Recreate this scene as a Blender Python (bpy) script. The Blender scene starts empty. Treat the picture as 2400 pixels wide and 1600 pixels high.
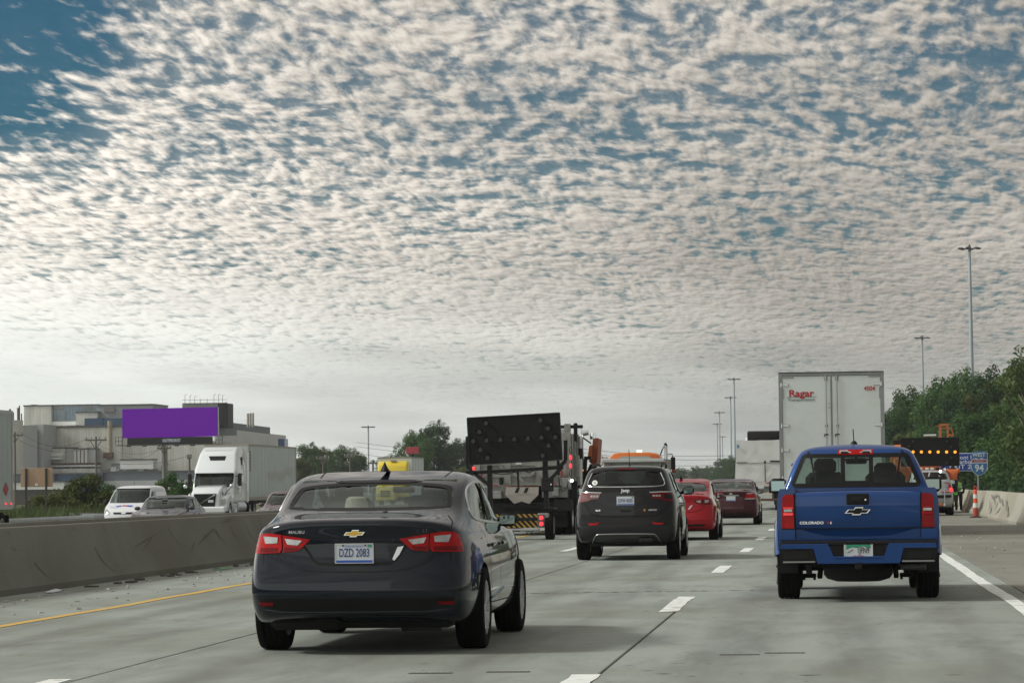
import bpy, bmesh, math, random
from mathutils import Vector, Matrix, noise
from mathutils.bvhtree import BVHTree
from mathutils.geometry import delaunay_2d_cdt

C = bpy.context
SC = C.scene
COL = SC.collection
PI = math.pi
R = math.radians
rnd = random.Random(7)

# ------------------------------------------------------------------ camera
EYE = 1.33
YAW, PITCH, ROLL = math.atan(746 / 7008.0), math.atan(340 / 7000.0), 0.012
cam_data = bpy.data.cameras.new('camera')
cam = bpy.data.objects.new('camera', cam_data)
COL.objects.link(cam)
cam_data.sensor_width = 36.0
cam_data.lens = 7000 / 2400 * 36.0
cam_data.clip_start = 0.5
cam_data.clip_end = 12000
CAMM = (Matrix.Translation((0, 0, EYE)) @ Matrix.Rotation(YAW, 4, 'Z')
        @ Matrix.Rotation(PI / 2 + PITCH, 4, 'X') @ Matrix.Rotation(-ROLL, 4, 'Z'))
cam.matrix_world = CAMM
SC.camera = cam

# ------------------------------------------------------------------ world and sun
SUN_EL, SUN_AZ = R(40), R(-100)          # azimuth from the road direction, to the left
SUN_DIR = Vector((math.sin(SUN_AZ) * math.cos(SUN_EL), math.cos(SUN_AZ) * math.cos(SUN_EL), math.sin(SUN_EL)))
world = bpy.data.worlds.new('World')
SC.world = world
world.use_nodes = True


class NT:
    """tiny helper for node trees"""
    def __init__(self, tree):
        self.t = tree
        self.n = tree.nodes
        self.l = tree.links

    def node(self, typ, **kw):
        n = self.n.new(typ)
        for k, v in kw.items():
            setattr(n, k, v)
        return n

    def set(self, sock, v):
        if isinstance(v, bpy.types.NodeSocket):
            self.l.new(v, sock)
        else:
            sock.default_value = v

    def math(self, op, a, b=None, c=None, clamp=False):
        n = self.node('ShaderNodeMath', operation=op, use_clamp=clamp)
        self.set(n.inputs[0], a)
        if b is not None:
            self.set(n.inputs[1], b)
        if c is not None:
            self.set(n.inputs[2], c)
        return n.outputs[0]

    def mix(self, f, a, b, blend='MIX'):
        n = self.node('ShaderNodeMix', data_type='RGBA', blend_type=blend)
        self.set(n.inputs[0], f)
        self.set(n.inputs[6], a)
        self.set(n.inputs[7], b)
        return n.outputs[2]

    def rng(self, v, a, b, c=0.0, d=1.0, smooth=True):
        n = self.node('ShaderNodeMapRange', interpolation_type='SMOOTHSTEP' if smooth else 'LINEAR')
        self.set(n.inputs[0], v)
        for i, x in enumerate((a, b, c, d)):
            self.set(n.inputs[i + 1], x)
        return n.outputs[0]

    def noise(self, vec, scale, detail=4, rough=.55, dist=0.0, out=0):
        n = self.node('ShaderNodeTexNoise')
        if vec is not None:
            self.set(n.inputs['Vector'], vec)
        n.inputs['Scale'].default_value = scale
        n.inputs['Detail'].default_value = detail
        n.inputs['Roughness'].default_value = rough
        n.inputs['Distortion'].default_value = dist
        return n.outputs[out]

    def xyz(self, x, y, z=0.0):
        n = self.node('ShaderNodeCombineXYZ')
        for i, v in enumerate((x, y, z)):
            self.set(n.inputs[i], v)
        return n.outputs[0]

    def sep(self, v):
        n = self.node('ShaderNodeSeparateXYZ')
        self.set(n.inputs[0], v)
        return n.outputs

    def vm(self, op, a, b=None):
        n = self.node('ShaderNodeVectorMath', operation=op)
        self.set(n.inputs[0], a)
        if b is not None:
            self.set(n.inputs[1], b)
        return n.outputs[1] if op in ('DOT_PRODUCT', 'LENGTH') else n.outputs[0]


def build_world():
    world.node_tree.nodes.clear()
    t = NT(world.node_tree)
    out = t.node('ShaderNodeOutputWorld')
    bg = t.node('ShaderNodeBackground')
    sky = t.node('ShaderNodeTexSky', sky_type='NISHITA', sun_disc=False)
    sky.sun_elevation = SUN_EL
    sky.sun_rotation = SUN_AZ
    sky.air_density, sky.dust_density, sky.ozone_density = 1.0, 0.6, 1.6
    d = t.node('ShaderNodeTexCoord').outputs['Generated']
    x, y, z = t.sep(d)
    az = t.math('ARCTAN2', x, y)
    el = t.math('MAXIMUM', z, 0.0)
    # a broken altocumulus sheet seen in perspective
    q = t.math('DIVIDE', 1.0, t.math('ADD', el, 0.045))
    px = t.math('MULTIPLY', az, q)
    py = t.math('MULTIPLY', q, 0.30)
    py = t.math('ADD', py, t.math('MULTIPLY', px, t.rng(az, -0.25, 0.10, 0.02, -0.20)))
    P = t.xyz(px, py, 0.0)
    warp = t.node('ShaderNodeVectorMath', operation='MULTIPLY_ADD')
    t.set(warp.inputs[0], t.noise(P, 3.0, 2, .5, out=1))
    warp.inputs[1].default_value = (.10, .08, 0)
    t.set(warp.inputs[2], P)
    P = warp.outputs[0]
    n1 = t.noise(P, 23.0, 6, .54, .12)
    lit = t.noise(t.vm('ADD', P, (-0.007, -0.010, 0.0)), 23.0, 4, .50, .12)
    n2 = t.noise(P, 2.3, 3, .5)
    rows = t.noise(t.xyz(t.math('MULTIPLY', px, 5.5), t.math('MULTIPLY', py, 22.0)), 1.0, 3, .5, .2)
    # clear corner: an opening in the sheet up to the left
    dx = t.math('MULTIPLY', t.math('SUBTRACT', az, -0.275), 1.0)
    dy = t.math('MULTIPLY', t.math('SUBTRACT', z, 0.155), 1.15)
    dist = t.math('SQRT', t.math('ADD', t.math('MULTIPLY', dx, dx), t.math('MULTIPLY', dy, dy)))
    hole = t.rng(t.math('ADD', dist, t.math('MULTIPLY', t.math('SUBTRACT', n2, .5), .06)), 0.0, 0.066, 0.185, 0.0)
    dens = t.math('ADD', t.math('MULTIPLY', n1, 0.72), t.math('MULTIPLY', rows, 0.28))
    dens = t.math('ADD', dens, t.math('MULTIPLY', t.math('SUBTRACT', n2, 0.5), 0.28))
    dens = t.math('SUBTRACT', dens, hole)
    low = t.rng(el, 0.030, 0.125, 0.12, 0.0)
    dens = t.math('ADD', dens, low)
    cover = t.rng(dens, 0.340, 0.585)
    thin = t.math('MULTIPLY', t.rng(hole, 0.0, 0.11, 0.27, 0.03), t.rng(n2, .3, .7, .6, 1.3))
    cover = t.math('MAXIMUM', cover, thin)
    high = t.rng(el, 0.20, 0.50)
    cover = t.math('ADD', t.math('MULTIPLY', cover, t.math('SUBTRACT', 1.0, high)), t.math('MULTIPLY', high, t.rng(n2, .3, .7, .62, .86)))
    # sunward brightening of the cloud sheet
    s = t.vm('DOT_PRODUCT', d, (math.sin(SUN_AZ), math.cos(SUN_AZ), 0.0))
    glow = t.rng(s, -0.30, 0.30, 0.56, 1.27)
    sunward = t.rng(s, -0.26, 0.25, 0.0, 0.34)
    big = t.noise(t.vm('MULTIPLY', P, (1.0, 1.6, 1.0)), 0.75, 2, .5)
    glow = t.math('MULTIPLY', glow, t.rng(big, .3, .7, .84, 1.14))
    veil = t.rng(t.math('ADD', el, t.math('MULTIPLY', az, .095)), 0.010, 0.072, 1.0, 0.0)
    rel = t.math('ADD', 0.86, t.math('MULTIPLY', t.math('SUBTRACT', n1, lit), 1.6))
    rel = t.math('ADD', rel, t.math('MULTIPLY', t.math('SUBTRACT', dens, 0.46), 0.75))
    rel = t.math('MINIMUM', t.math('MAXIMUM', rel, 0.58), 1.18)
    rm = t.node('ShaderNodeMix', data_type='FLOAT')
    streak = t.noise(t.xyz(t.math('MULTIPLY', px, 1.2), t.math('MULTIPLY', py, 5.0)), 1.0, 4, .6, .3)
    flat = t.math('ADD', 0.90, t.math('MULTIPLY', t.math('SUBTRACT', streak, 0.5), 0.16))
    # a thicker grey bank low to the right of the middle
    bx = t.math('MULTIPLY', t.math('SUBTRACT', az, -0.005), 0.62)
    by = t.math('SUBTRACT', el, 0.066)
    bank = t.math('SQRT', t.math('ADD', t.math('MULTIPLY', bx, bx), t.math('MULTIPLY', by, by)))
    bank = t.rng(t.math('ADD', bank, t.math('MULTIPLY', t.math('SUBTRACT', streak, .5), .03)), .005, .062, .76, 1.0)
    t.set(rm.inputs[0], t.math('MAXIMUM', veil, high))
    t.set(rm.inputs[2], rel)
    t.set(rm.inputs[3], flat)
    lum = t.math('MULTIPLY', rm.outputs[0], t.math('MULTIPLY', bank, t.math('ADD', glow, t.math('MULTIPLY', veil, sunward))))
    warm = t.mix(veil, (0.86, 0.80, 0.715, 1), (0.79, 0.82, 0.775, 1))
    cloud = t.vm('SCALE', warm)
    cloud.node.inputs[3].default_value = 1.0
    t.set(cloud.node.inputs[3], t.math('MULTIPLY', lum, 10.0))
    sb = t.vm('MULTIPLY', sky.outputs[0], (0.080, 0.285, 0.365))
    col = t.mix(t.math('MAXIMUM', cover, t.math('MULTIPLY', veil, 0.96)), sb, cloud)
    t.set(bg.inputs[0], col)
    bg.inputs[1].default_value = 0.1
    t.l.new(bg.outputs[0], out.inputs[0])


build_world()
sun_data = bpy.data.lights.new('sun', 'SUN')
sun_data.energy = 2.3
sun_data.angle = R(10)
sun_data.color = (1.0, 0.985, 0.945)
sun = bpy.data.objects.new('sun', sun_data)
COL.objects.link(sun)
sun.rotation_euler = SUN_DIR.to_track_quat('Z', 'Y').to_euler()
sun.location = (-60, 20, 60)
SC.view_settings.view_transform = 'Standard'
SC.view_settings.look = 'None'
SC.view_settings.exposure = 0.0
SC.view_settings.gamma = 1.0
SC.render.engine = 'CYCLES'
SC.cycles.max_bounces = 8
SC.cycles.transparent_max_bounces = 16
SC.cycles.volume_bounces = 0
SC.cycles.caustics_reflective = False
SC.cycles.caustics_refractive = False
SC.cycles.use_denoising = True

# ------------------------------------------------------------------ pixel to place
def ray(px, py):
    d = CAMM.to_3x3() @ Vector(((px - 1200) / 7000.0, (800 - py) / 7000.0, -1.0))
    return d


def at(px, py, Y):
    """the point at road distance Y that the photograph shows at (px, py)"""
    d = ray(px, py)
    return Vector((0, 0, EYE)) + d * (Y / d.y)


def gnd(px, py, z=0.0):
    d = ray(px, py)
    return Vector((0, 0, EYE)) + d * ((z - EYE) / d.z)


# ------------------------------------------------------------------ materials
MATS = {}


def mat(name, col, rough=.5, metal=0.0, coat=0.0, var=0.0, vscale=3.0, bump=0.0, bscale=40.0, emit=0.0,
        dirt=None, dscale=1.2, world_space=False, flake=0.0, spec=.5, dlo=.45, dhi=.72):
    if name in MATS:
        return MATS[name]
    m = bpy.data.materials.new(name)
    m.use_nodes = True
    t = NT(m.node_tree)
    p = t.n['Principled BSDF']
    col = tuple(col) + (1,)
    src = t.node('ShaderNodeNewGeometry').outputs['Position'] if world_space else t.node('ShaderNodeTexCoord').outputs['Object']
    c = col
    if var:
        f = t.noise(src, vscale, 5, .6)
        f = t.rng(f, .25, .75, 1 - var, 1 + var, smooth=False)
        n = t.vm('SCALE', col[:3])
        t.set(n.node.inputs[3], f)
        c = n
    if dirt:
        f = t.rng(t.noise(src, dscale, 6, .65, .6), dlo, dhi, 0, dirt[3])
        c = t.mix(f, c, tuple(dirt[:3]) + (1,))
    t.set(p.inputs['Base Color'], c)
    p.inputs['Roughness'].default_value = rough
    p.inputs['Metallic'].default_value = metal
    p.inputs['Specular IOR Level'].default_value = spec
    if coat:
        p.inputs['Coat Weight'].default_value = coat
        p.inputs['Coat Roughness'].default_value = 0.035
        p.inputs['Coat IOR'].default_value = 1.42
    if emit:
        p.inputs['Emission Color'].default_value = col
        p.inputs['Emission Strength'].default_value = emit
    if bump:
        b = t.node('ShaderNodeBump')
        b.inputs['Strength'].default_value = bump
        b.inputs['Distance'].default_value = 0.02
        t.set(b.inputs['Height'], t.noise(src, bscale, 4, .6))
        t.l.new(b.outputs[0], p.inputs['Normal'])
    MATS[name] = m
    return m


def glass(name, tint, rough=0.0, ior=1.5):
    """a thin tinted pane: clear through the middle, mirror at glancing angles"""
    if name in MATS:
        return MATS[name]
    m = bpy.data.materials.new(name)
    m.use_nodes = True
    t = NT(m.node_tree)
    t.n.clear()
    out = t.node('ShaderNodeOutputMaterial')
    tr = t.node('ShaderNodeBsdfTransparent')
    tr.inputs[0].default_value = tuple(tint) + (1,)
    gl = t.node('ShaderNodeBsdfGlossy')
    gl.inputs['Roughness'].default_value = rough
    gl.inputs[0].default_value = (.92, 1.0, .97, 1)
    # mirror strength by viewing angle, the same from both sides of the pane
    g = t.node('ShaderNodeNewGeometry')
    c = t.math('ABSOLUTE', t.vm('DOT_PRODUCT', g.outputs['Normal'], g.outputs['Incoming']))
    f0 = ((ior - 1) / (ior + 1)) ** 2
    fr = t.math('ADD', f0, t.math('MULTIPLY', 1 - f0, t.math('POWER', t.math('SUBTRACT', 1.0, c, clamp=True), 5.0)))
    mx = t.node('ShaderNodeMixShader')
    t.l.new(t.math('MULTIPLY', fr, 1.0, clamp=True), mx.inputs[0])
    t.l.new(tr.outputs[0], mx.inputs[1])
    t.l.new(gl.outputs[0], mx.inputs[2])
    t.l.new(mx.outputs[0], out.inputs[0])
    MATS[name] = m
    return m


# ------------------------------------------------------------------ mesh building
class MB:
    def __init__(self):
        self.v, self.f = [], []

    def add(self, vs, fs, M=None):
        o = len(self.v)
        self.v += [(M @ Vector(v)) if M else Vector(v) for v in vs]
        self.f += [tuple(i + o for i in f) for f in fs]
        return self

    def box(self, c, s, bev=0.0, M=None):
        """box by centre and full size, with chamfered edges when bev > 0"""
        hx, hy, hz = s[0] / 2, s[1] / 2, s[2] / 2
        b = min(bev, hx * .9, hy * .9, hz * .9)
        T = Matrix.Translation(c)
        if M:
            T = M @ T
        if b <= 0:
            vs = [(x, y, z) for x in (-hx, hx) for y in (-hy, hy) for z in (-hz, hz)]
            fs = [(0, 1, 3, 2), (4, 6, 7, 5), (0, 4, 5, 1), (2, 3, 7, 6), (0, 2, 6, 4), (1, 5, 7, 3)]
            return self.add(vs, fs, T)
        vs, idx = [], {}
        for sx in (-1, 1):
            for sy in (-1, 1):
                for sz in (-1, 1):
                    for a in range(3):
                        p = [sx * (hx - b), sy * (hy - b), sz * (hz - b)]
                        p[a] = (sx * hx, sy * hy, sz * hz)[a]
                        idx[sx, sy, sz, a] = len(vs)
                        vs.append(p)
        fs = []
        g = lambda sx, sy, sz, a: idx[sx, sy, sz, a]
        for s in (-1, 1):
            q = [g(s, -1, -1, 0), g(s, 1, -1, 0), g(s, 1, 1, 0), g(s, -1, 1, 0)]
            fs.append(q if s > 0 else q[::-1])
            q = [g(-1, s, -1, 1), g(-1, s, 1, 1), g(1, s, 1, 1), g(1, s, -1, 1)]
            fs.append(q if s > 0 else q[::-1])
            q = [g(-1, -1, s, 2), g(1, -1, s, 2), g(1, 1, s, 2), g(-1, 1, s, 2)]
            fs.append(q if s > 0 else q[::-1])
        for s1 in (-1, 1):
            for s2 in (-1, 1):
                q = [g(s1, s2, -1, 0), g(s1, s2, 1, 0), g(s1, s2, 1, 1), g(s1, s2, -1, 1)]
                fs.append(q if s1 * s2 < 0 else q[::-1])
                q = [g(s1, -1, s2, 0), g(s1, 1, s2, 0), g(s1, 1, s2, 2), g(s1, -1, s2, 2)]
                fs.append(q if s1 * s2 > 0 else q[::-1])
                q = [g(-1, s1, s2, 1), g(1, s1, s2, 1), g(1, s1, s2, 2), g(-1, s1, s2, 2)]
                fs.append(q if s1 * s2 < 0 else q[::-1])
                for s3 in (-1, 1):
                    q = [g(s1, s2, s3, 0), g(s1, s2, s3, 1), g(s1, s2, s3, 2)]
                    fs.append(q if s1 * s2 * s3 > 0 else q[::-1])
        return self.add(vs, fs, T)

    def ab(self, a, b, bev=0.0):
        a, b = Vector(a), Vector(b)
        d = b - a
        return self.box((a + b) / 2, (abs(d.x), abs(d.y), abs(d.z)), bev)

    def frame_of(self, p, q):
        p, q = Vector(p), Vector(q)
        z = (q - p).normalized()
        u = Vector((0, 0, 1)) if abs(z.z) < .95 else Vector((1, 0, 0))
        x = u.cross(z).normalized()
        y = z.cross(x)
        return p, q, x, y

    def bar(self, p, q, w, h):
        """rectangular bar from p to q; w sideways, h in the up direction"""
        p, q, x, y = self.frame_of(p, q)
        vs = []
        for e in (p, q):
            for sx, sy in ((-1, -1), (1, -1), (1, 1), (-1, 1)):
                vs.append(e + x * sx * w / 2 + y * sy * h / 2)
        return self.add(vs, [(3, 2, 1, 0), (4, 5, 6, 7), (0, 1, 5, 4), (1, 2, 6, 5), (2, 3, 7, 6), (3, 0, 4, 7)])

    def tube(self, p, q, r, r2=None, n=10):
        p, q, x, y = self.frame_of(p, q)
        r2 = r if r2 is None else r2
        vs = []
        for e, rr in ((p, r), (q, r2)):
            for k in range(n):
                a = 2 * PI * k / n
                vs.append(e + x * math.cos(a) * rr + y * math.sin(a) * rr)
        fs = [(k, (k + 1) % n, n + (k + 1) % n, n + k) for k in range(n)]
        fs += [tuple(range(n))[::-1], tuple(range(n, 2 * n))]
        return self.add(vs, fs)

    def path(self, pts, r, n=8):
        """round tube along a polyline"""
        pts = [Vector(p) for p in pts]
        vs, fs = [], []
        for i, p in enumerate(pts):
            d = (pts[min(i + 1, len(pts) - 1)] - pts[max(i - 1, 0)]).normalized()
            u = Vector((0, 0, 1)) if abs(d.z) < .9 else Vector((1, 0, 0))
            x = u.cross(d).normalized()
            y = d.cross(x)
            for k in range(n):
                a = 2 * PI * k / n
                vs.append(p + x * math.cos(a) * r + y * math.sin(a) * r)
        for i in range(len(pts) - 1):
            for k in range(n):
                fs.append((i * n + k, i * n + (k + 1) % n, (i + 1) * n + (k + 1) % n, (i + 1) * n + k))
        fs += [tuple(range(n))[::-1], tuple(range((len(pts) - 1) * n, len(pts) * n))]
        return self.add(vs, fs)

    def lathe(self, prof, n=24, M=None, closed=False):
        """revolve (r, h) profile about local Z"""
        vs, fs = [], []
        m = len(prof)
        for k in range(n):
            a = 2 * PI * k / n
            for r, h in prof:
                vs.append((r * math.cos(a), r * math.sin(a), h))
        rows = m if closed else m - 1
        for k in range(n):
            for j in range(rows):
                a, b = k * m + j, k * m + (j + 1) % m
                c, d = ((k + 1) % n) * m + (j + 1) % m, ((k + 1) % n) * m + j
                fs.append((a, d, c, b))
        return self.add(vs, fs, M)

    def prism(self, poly, axis, a, b):
        """extrude a 2D polygon along an axis from a to b"""
        n = len(poly)
        def P(u, v, w):
            return {'x': (w, u, v), 'y': (u, w, v), 'z': (u, v, w)}[axis]
        vs = [P(u, v, a) for u, v in poly] + [P(u, v, b) for u, v in poly]
        fs = [tuple(range(n)), tuple(range(n, 2 * n))[::-1]]
        fs += [(k, n + k, n + (k + 1) % n, (k + 1) % n) for k in range(n)]
        return self.add(vs, fs)

    def quad(self, *p):
        return self.add(p, [tuple(range(len(p)))])

    def ball(self, c, r, n=12, m=8, s=(1, 1, 1)):
        prof = [(r * math.sin(PI * j / m) + (1e-4 if j in (0, m) else 0), -r * math.cos(PI * j / m)) for j in range(m + 1)]
        M = Matrix.Translation(c) @ Matrix.Diagonal((*s, 1))
        return self.lathe(prof, n, M)

    def xf(self, M):
        self.v = [M @ v for v in self.v]
        return self

    def mesh(self, name, smooth=None, fix=True):
        me = bpy.data.meshes.new(name)
        me.from_pydata([tuple(v) for v in self.v], [], self.f)
        if fix:
            bm = bmesh.new()
            bm.from_mesh(me)
            bmesh.ops.recalc_face_normals(bm, faces=bm.faces)
            bm.to_mesh(me)
            bm.free()
        shade(me, smooth)
        return me


def shade(me, smooth):
    if smooth is not None:
        me.polygons.foreach_set('use_smooth', [True] * len(me.polygons))
        me.set_sharp_from_angle(angle=R(smooth))
    me.update()


def link(name, me, m, parent=None, loc=None, kind=None, label=None):
    o = bpy.data.objects.new(name, me)
    COL.objects.link(o)
    if m is not None:
        if len(me.materials) == 0:
            me.materials.append(m)
    if parent is not None:
        o.parent = parent
    if loc is not None:
        o.location = loc
    if kind:
        o['kind'] = kind
    if label:
        o['label'] = label
    return o


def obj(name, mb, m, parent=None, smooth=35, loc=None, kind=None, label=None, fix=True):
    return link(name, mb.mesh(name, smooth, fix), m, parent, loc, kind, label)


def tag(o, label, cat, group=None):
    o['label'], o['category'] = label, cat
    if group:
        o['group'] = group
    return o


def thing(name, label, cat, loc=(0, 0, 0), rz=0.0, group=None):
    o = bpy.data.objects.new(name, None)
    COL.objects.link(o)
    o.empty_display_size = .3
    o.location = loc
    o.rotation_euler = (0, 0, rz)
    return tag(o, label, cat, group)


def clone(root, loc, rz=None, label=None, scale=None):
    def cp(o, par):
        c = o.copy()
        COL.objects.link(c)
        if par is not None:
            c.parent = par
        for ch in o.children:
            cp(ch, c)
        return c
    c = cp(root, None)
    c.location = loc
    if rz is not None:
        c.rotation_euler = (0, 0, rz)
    if scale is not None:
        c.scale = scale
    if label:
        c['label'] = label
    return c


def text_mesh(body, size, M, extrude=0.004, bold=0.0, align='CENTER', sx=1.0, spacing=1.0):
    cu = bpy.data.curves.new('lettering', 'FONT')
    cu.body = body
    cu.size = size
    cu.extrude = extrude
    cu.offset = bold
    cu.align_x = align
    cu.align_y = 'CENTER'
    cu.space_character = spacing
    cu.resolution_u = 3
    o = bpy.data.objects.new('lettering', cu)
    COL.objects.link(o)
    dg = C.evaluated_depsgraph_get()
    dg.update()
    me = bpy.data.meshes.new_from_object(o.evaluated_get(dg))
    bpy.data.objects.remove(o)
    bpy.data.curves.remove(cu)
    me.transform(M @ Matrix.Diagonal((sx, 1, 1, 1)))
    me.materials.clear()
    return me


RX90 = Matrix.Rotation(PI / 2, 4, 'X')


def rear_text(name, body, size, loc, m, parent, back=False, **kw):
    M = Matrix.Translation(loc) @ (Matrix.Rotation(PI, 4, 'Z') if back else Matrix.Identity(4)) @ RX90
    return link(name, text_mesh(body, size, M, **kw), m, parent)


# ------------------------------------------------------------------ surfaces that hug a body
def rounded(poly, n=2, closed=True):
    """corner-cutting smoothing of an outline"""
    P = [Vector(p) for p in poly]
    for _ in range(n):
        Q = []
        m = len(P)
        for i in range(m if closed else m - 1):
            a, b = P[i], P[(i + 1) % m]
            Q += [a * .75 + b * .25, a * .25 + b * .75]
        if not closed:
            Q = [P[0]] + Q[1:-1] + [P[-1]]
        P = Q
    return [tuple(p) for p in P]


def inside(p, poly):
    x, y = p
    r = False
    n = len(poly)
    for i in range(n):
        x1, y1 = poly[i]
        x2, y2 = poly[(i + 1) % n]
        if (y1 > y) != (y2 > y) and x < (x2 - x1) * (y - y1) / (y2 - y1) + x1:
            r = not r
    return r


VIEW = {'rear': (Vector((0, 1, 0)), lambda u, v: Vector((u, -6, v))),
        'front': (Vector((0, -1, 0)), lambda u, v: Vector((u, 30, v))),
        'right': (Vector((-1, 0, 0)), lambda u, v: Vector((4, u, v))),
        'left': (Vector((1, 0, 0)), lambda u, v: Vector((-4, u, v))),
        'top': (Vector((0, 0, -1)), lambda u, v: Vector((u, v, 6)))}


def hit(bvh, view, u, v):
    d, o = VIEW[view]
    h = bvh.ray_cast(o(u, v), d)
    if h[0] is None:
        h = bvh.find_nearest(o(u, v) + d * 5.0)
    return h


def patch(bvh, poly, view, thick=.006, sink=.01, step=.03):
    """a slab that follows the body inside an outline given in that view"""
    d, _ = VIEW[view]
    pts = []
    n = len(poly)
    for i in range(n):
        a, b = Vector(poly[i]), Vector(poly[(i + 1) % n])
        k = max(1, int((b - a).length / step))
        pts += [a + (b - a) * (j / k) for j in range(k)]
    nb = len(pts)
    us, vs = [p[0] for p in pts], [p[1] for p in pts]
    u = min(us) + step * .5
    while u < max(us):
        v = min(vs) + step * .5
        while v < max(vs):
            if inside((u, v), poly):
                if min((Vector((u, v)) - q).length for q in pts[:nb]) > step * .45:
                    pts.append(Vector((u, v)))
            v += step
        u += step
    r = delaunay_2d_cdt(pts, [(i, (i + 1) % nb) for i in range(nb)], [], 1, 1e-6)
    V, E, F = r[0], r[1], r[2]
    mb = MB()
    top, bot = [], []
    for p in V:
        h = hit(bvh, view, p[0], p[1])
        top.append(h[0] - d * thick)
        bot.append(h[0] + d * sink)
    m = len(V)
    cnt = {}
    for f in F:
        for i in range(3):
            e = (f[i], f[(i + 1) % 3])
            cnt[e] = 1
    rim = [e for e in cnt if (e[1], e[0]) not in cnt]
    fs = [tuple(f) for f in F] + [(a, a + m, b + m, b) for a, b in rim]
    mb.add(top + bot, fs)
    return mb


def seam(bvh, line, view, w=.007, thick=.002, closed=False, step=.04):
    """thin strip along a line on the body (a shut line, a trim strip)"""
    d, _ = VIEW[view]
    L = [Vector(p) for p in line]
    if closed:
        L.append(L[0])
    P = []
    for a, b in zip(L[:-1], L[1:]):
        k = max(1, int((b - a).length / step))
        P += [a + (b - a) * (j / k) for j in range(k)]
    P.append(L[-1])
    mb = MB()
    vs, fs = [], []
    for i, p in enumerate(P):
        t = (P[min(i + 1, len(P) - 1)] - P[max(i - 1, 0)])
        if closed and i in (0, len(P) - 1):
            t = P[1] - P[-2]
        t = t.normalized()
        nrm = Vector((-t.y, t.x))
        for s in (-1, 1):
            q = p + nrm * s * w / 2
            vs.append(hit(bvh, view, q.x, q.y)[0] - d * thick)
    for i in range(len(P) - 1):
        fs.append((2 * i, 2 * i + 1, 2 * i + 3, 2 * i + 2))
    return mb.add(vs, fs)


def trim(bvh, line, view, r=.01, out=.004, closed=False, step=.05, n=6):
    d, _ = VIEW[view]
    L = [Vector(p) for p in line]
    if closed:
        L.append(L[0])
    P = []
    for a, b in zip(L[:-1], L[1:]):
        k = max(1, int((b - a).length / step))
        P += [a + (b - a) * (j / k) for j in range(k)]
    P.append(L[-1])
    return MB().path([hit(bvh, view, p.x, p.y)[0] - d * out for p in P], r, n)


def drape_text(name, body, size, x, z, view, bvh, m, parent, out=.011, sx=1.0, bold=.0005):
    """lettering laid on the body; x is measured as the viewer of that face reads it"""
    me = text_mesh(body, size, Matrix.Identity(4), extrude=.001, bold=bold, sx=sx)
    d, _ = VIEW[view]
    for v in me.vertices:
        u = x + v.co.x if view in ('rear', 'right') else x - v.co.x
        w = z + v.co.y
        h = hit(bvh, view, u, w)[0]
        v.co = h - d * (out + v.co.z)
    return link(name, me, m, parent)


def mirror(poly):
    return [(-u, v) for u, v in poly][::-1]


def apply_mods(me, mods):
    """run modifiers on a mesh and give back the result"""
    o = bpy.data.objects.new('work', me)
    COL.objects.link(o)
    cut = []
    for typ, kw in mods:
        m = o.modifiers.new('m', typ)
        for k, v in kw.items():
            if k == 'object':
                c = bpy.data.objects.new('cutter', v)
                COL.objects.link(c)
                cut.append(c)
                v = c
            setattr(m, k, v)
    dg = C.evaluated_depsgraph_get()
    dg.update()
    res = bpy.data.meshes.new_from_object(o.evaluated_get(dg))
    bpy.data.objects.remove(o)
    for c in cut:
        bpy.data.objects.remove(c)
    return res


def bvh_of(me):
    return BVHTree.FromPolygons([v.co for v in me.vertices], [tuple(p.vertices) for p in me.polygons])


# ------------------------------------------------------------------ car bodies
def lerp(a, b, t):
    return a + (b - a) * t


def loft(rings, L, nside=5, taper=0.06, level=2):
    """rings: w, zr, zs, zf, yr, yf and optional rb, rc, fb, fc (plan bow and corner length)"""
    H = []
    for g in rings:
        w, yr, yf = g['w'], g['yr'], g['yf']
        rb, rc = g.get('rb', .13), g.get('rc', .22)
        fb, fc = g.get('fb', .25), g.get('fc', .35)
        zr, zs, zf = g['zr'], g['zs'], g['zf']
        zs0, zs1 = zs if isinstance(zs, tuple) else (zs, zs)
        h = [(0, yr, zr), (.5 * w, yr + .15 * rb, zr), (.82 * w, yr + .5 * rb, lerp(zr, zs0, .25)),
             (.965 * w, yr + rb, lerp(zr, zs0, .65))]
        y0, y1 = yr + rb + rc, yf - fb - fc
        for k in range(nside):
            t = k / (nside - 1)
            h.append((w, lerp(y0, y1, t), lerp(zs0, zs1, t)))
        h += [(.965 * w, yf - fb, lerp(zf, zs1, .65)), (.82 * w, yf - .5 * fb, lerp(zf, zs1, .25)),
              (.5 * w, yf - .15 * fb, zf), (0, yf, zf)]
        h = [(x * (1 - taper * abs((y - L * .45) / (L * .5)) ** 4), y, z) for x, y, z in h]
        H.append(h)
    m = len(H[0])
    full = [h + [(-x, y, z) for x, y, z in h[m - 2:0:-1]] for h in H]
    n = len(full[0])
    mb = MB()
    vs = [p for h in full for p in h]
    fs = []
    for i in range(len(full) - 1):
        for k in range(n):
            fs.append((i * n + k, i * n + (k + 1) % n, (i + 1) * n + (k + 1) % n, (i + 1) * n + k))
    # caps: strips of quads across the width
    for base in (0, (len(full) - 1) * n):
        for k in range(m - 1):
            a, b = base + k, base + k + 1
            c, d = base + (n - k - 1) % n, base + (n - k) % n
            q = [a, b, c, d]
            q = [x for i, x in enumerate(q) if x not in q[:i]]
            fs.append(tuple(q))
    mb.add(vs, fs)
    me = mb.mesh('body')
    return apply_mods(me, [('SUBSURF', {'levels': level, 'render_levels': level})])


def cyl_x(y, z, r, x0, x1, n=32):
    return MB().tube((x0, y, z), (x1, y, z), r, n=n)


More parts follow.
